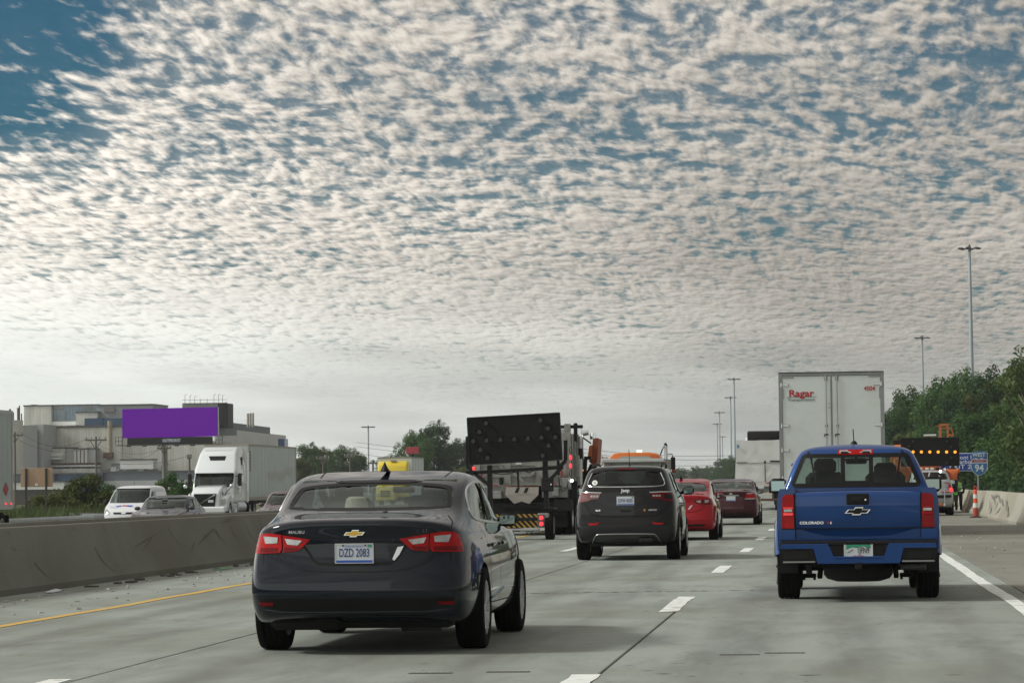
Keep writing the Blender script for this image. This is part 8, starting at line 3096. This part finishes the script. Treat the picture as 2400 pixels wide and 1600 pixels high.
    obj('guard_rail', rl, M_STEELDARK, ct)
    for px, top, w in ((20, 958, .18), (28, 966, .10), (40, 955, .28), (42, 950, .12), (47, 968, .10)):
        p0, p1 = at(px, 990, 512) - base, at(px, top, 512) - base
        obj('flue', MB().tube((p0.x, -7, p0.z - 2), (p0.x, -7, p1.z), w, n=8), M_STEELDARK if w < .2 else M_RUST, t)
    obj('roof_hatch', MB().ab((P(352, 238, 8).x, 8, P(0, 256, 8).z), (P(408, 238, 8).x, 11, P(0, 240, 8).z)), M_RUST, t)


factory()


def billboard():
    Y = 455.0
    a, b = at(286.5, 957.5, Y), at(509.5, 1022.5, Y)
    cx = (a.x + b.x) / 2
    t = thing('billboard', 'plain purple billboard on a post above the factory yard', 'billboard', (cx, Y, -.75))
    w, h = b.x - a.x, a.z - b.z
    zc = (a.z + b.z) / 2 + .75
    tilt = Matrix.Translation((0, 0, zc)) @ Matrix.Rotation(R(-.45), 4, 'Y')
    f = obj('frame', MB().box((0, .35, 0), (w - .02, .5, h - .02)).xf(tilt), M_STEELDARK, t)
    obj('face', MB().box((0, .05, 0), (w, .10, h)).xf(tilt), mat('billboard_purple', (.21, .0, .56), .8, spec=.0), t)
    zap = zc - h / 2 - .55
    ap = obj('apron', MB().box((.0, .1, zap), (w * .90, .16, 1.15), .03), M_BOARD, t)
    obj('badge_plate', MB().box((.25, -.0, zap + .02), (2.75, .06, .62), .02), mat('badge_navy', (.05, .05, .14), .5), ap)
    rear_text('lettering', 'OUTFRONT/', .62, (.25, -.05, zap + .02), M_SIGN_WHITE, ap, extrude=.01, sx=.80, bold=.02)
    cat = MB()
    for z in (zap - .66,):
        cat.box((0, -.35, z), (w + 1.6, .9, .10))
    for s in (-1, 1):
        x0, x1 = s * w * .49, s * (w / 2 + .95)
        for x in (x0, x1, (x0 + x1) / 2):
            cat.bar((x, -.75, zap - .66), (x, -.75, zap + .65), .06, .06)
        for z in (zap, zap + .65):
            cat.bar((x0, -.75, z), (x1, -.75, z), .06, .06)
    for k in range(6):
        cat.box((lerp(-w * .42, w * .42, k / 5), -.8, zap - .78), (.7, .3, .16))
    obj('catwalk', cat, M_STEELDARK, t)
    xs = at(511, 990, Y).x - cx
    obj('side_post', MB().bar((w / 2 + .15, .1, zc + h / 2), (w / 2 + .15, .1, zap - .5), .14, .14), M_GALV, t)
    px = at(384, 1045, Y).x - cx
    obj('post', MB().tube((px, .6, 0), (px, .6, zc), .45, n=16), M_TGREY, t)


billboard()

M_POLE = mat('pole_timber', (.13, .115, .095), .9, var=.2, vscale=3)


def utility_pole(px, top, foot, Y, arm, label, brace=True, lean=0.0):
    a = at(px, top, Y)
    t = thing('utility_pole', label, 'utility pole', (a.x, Y, -.75), 0, 'timber utility poles before the factory')
    H = a.z + .75
    k = Y / 7000
    obj('pole', MB().tube((lean, 0, 0), (0, 0, H), 5.0 * k / 2 * 1.1, 4.2 * k / 2, n=10), M_POLE, t)
    if arm:
        z = H - 8 * k
        w = arm * k / 2
        obj('crossarm', MB().bar((-w, -.12, z), (w, -.12, z), .16, .22), M_POLE, t)
        for s in (-.9, -.4, .35, .9):
            obj('insulator', MB().tube((s * w, -.12, z + .08), (s * w, -.12, z + .45), .09, n=8), M_TGREY, t)
        if brace:
            obj('brace', MB().bar((-w * .55, -.12, z), (0, -.12, z - w * .9), .08, .10).bar((w * .55, -.12, z), (0, -.12, z - w * .9), .08, .10), M_POLE, t)
    return t


utility_pole(35, 1012, 1145, 400, 40, 'timber pole with crossarm at far left before the factory')
utility_pole(225, 1023, 1110, 420, 52, 'stout timber pole with crossarm left of the billboard')
utility_pole(385, 1042, 1110, 380, 34, 'thin timber pole with braces directly below the billboard')
utility_pole(444, 1065, 1115, 360, 10, 'short timber pole beside the white lorry cab', False)
utility_pole(757, 1067, 1110, 430, 32, 'weathered pole with crossarm in front of the left tree clump')
utility_pole(820, 1062, 1110, 440, 26, 'weathered pole nearest the right end of the left tree clump', False)
utility_pole(874, 1077, 1105, 440, 22, 'dark pole with short crossarm beside the yellow cab', False)


def wire(name, pts, label, sag=.6, r=.022, grp='overhead wires'):
    P = []
    for a, b in zip(pts[:-1], pts[1:]):
        a, b = Vector(a), Vector(b)
        for k in range(10):
            u = k / 10
            P.append(a.lerp(b, u) - Vector((0, 0, sag * 4 * u * (1 - u))))
    P.append(Vector(pts[-1]))
    tag(obj(name, MB().path(P, r, 4), mat('wire_dark', (.05, .052, .055), .6), smooth=60), label, 'wire', grp)


wire('overhead_wire', [at(45, 1012, 400), at(205, 1026, 420), at(395, 1045, 380)], 'upper dark wire sagging between the poles before the factory', 1.6)
wire('overhead_wire', [at(25, 1020, 400), at(250, 1030, 420), at(375, 1050, 380)], 'lower dark wire sagging between the poles before the factory', 2.0)
wire('overhead_wire', [at(270, 1085, 360), at(444, 1067, 360)], 'dark wire rising to the short pole by the lorry', .5)
for k, (y0, y1) in enumerate(((1040, 1052), (1050, 1060), (1066, 1072), (1084, 1088))):
    lab = ['topmost', 'second', 'third', 'lowest'][k]
    wire('power_line', [at(835, y0 - 4, 760), at(1330, y0 + 6, 700), at(1840, y1 + 6, 700)], '%s thin power line crossing the pale sky behind the works vehicles' % lab, 1.6, .045, 'power lines across the low sky')


def back_sign():
    Y = 122.0
    a, b = at(49, 1097, Y), at(123.5, 1140, Y)
    t = thing('panel_sign', 'back of a tan plywood sign on two dark posts among the reeds', 'sign', ((a.x + b.x) / 2, Y, -.75))
    w, h = b.x - a.x, a.z - b.z
    z = (a.z + b.z) / 2 + .75
    obj('panel', MB().box((0, 0, z), (w, .04, h), .006), mat('plywood_tan', (.42, .29, .19), .7, var=.08, vscale=4), t)
    for px in (62, 109):
        x = at(px, 1120, Y).x - (a.x + b.x) / 2
        obj('post', MB().box((x, -.06, (z + h / 2) / 2), (.085, .08, z + h / 2 - .02), .01), mat('sign_post', (.055, .05, .04), .8), t)
    obj('tag_plate', MB().box((at(86, 1135, Y).x - (a.x + b.x) / 2, -.03, z - h * .38), (.12, .02, .09)), M_TWHITE, t)


back_sign()

# ------------------------------------------------------------------ litter by the median
def scrap(px, py, w, d, h, m, name, label):
    c = gnd(px, py)
    rg = random.Random(int(px))
    n = 9
    mb = MB()
    vs = [(0, 0, h)]
    for k in range(n):
        a = 2 * PI * k / n
        r = rg.uniform(.7, 1.15)
        vs.append((math.cos(a) * w / 2 * r, math.sin(a) * d / 2 * r, rg.uniform(.004, h * .6)))
    fs = [(0, 1 + k, 1 + (k + 1) % n) for k in range(n)] + [tuple(range(n, 0, -1))]
    o = tag(obj(name, mb.add(vs, fs), m, smooth=None), label, 'litter')
    o.location = (max(c.x, -10.3), c.y, .002)


M_PAPER = mat('paper_white', (.66, .69, .74), .6)
scrap(49, 1388, .12, .9, .05, M_PAPER, 'paper_scrap', 'crumpled white paper scrap at the barrier foot, far left')
scrap(551, 1318, .11, .9, .05, M_PAPER, 'paper_scrap', 'white paper scrap at the barrier foot near the dark sedan')
scrap(466, 1333, .28, 1.4, .02, mat('strap_green', (.10, .30, .10), .6), 'green_scrap', 'flat green strip lying along the barrier foot')

# ------------------------------------------------------------------ the air: an even, thin haze
hm = bpy.data.materials.new('haze_air')
hm.use_nodes = True
ht = NT(hm.node_tree)
ht.n.clear()
ho = ht.node('ShaderNodeOutputMaterial')
hv = ht.node('ShaderNodeVolumePrincipled')
hv.inputs['Color'].default_value = (.93, .97, .97, 1)
hv.inputs['Density'].default_value = .00015
hv.inputs['Anisotropy'].default_value = .0
ht.l.new(hv.outputs[0], ho.inputs['Volume'])
obj('haze', MB().ab((-2700, -80, -1.9), (2700, 3100, 45)), hm, kind='stuff', smooth=None)
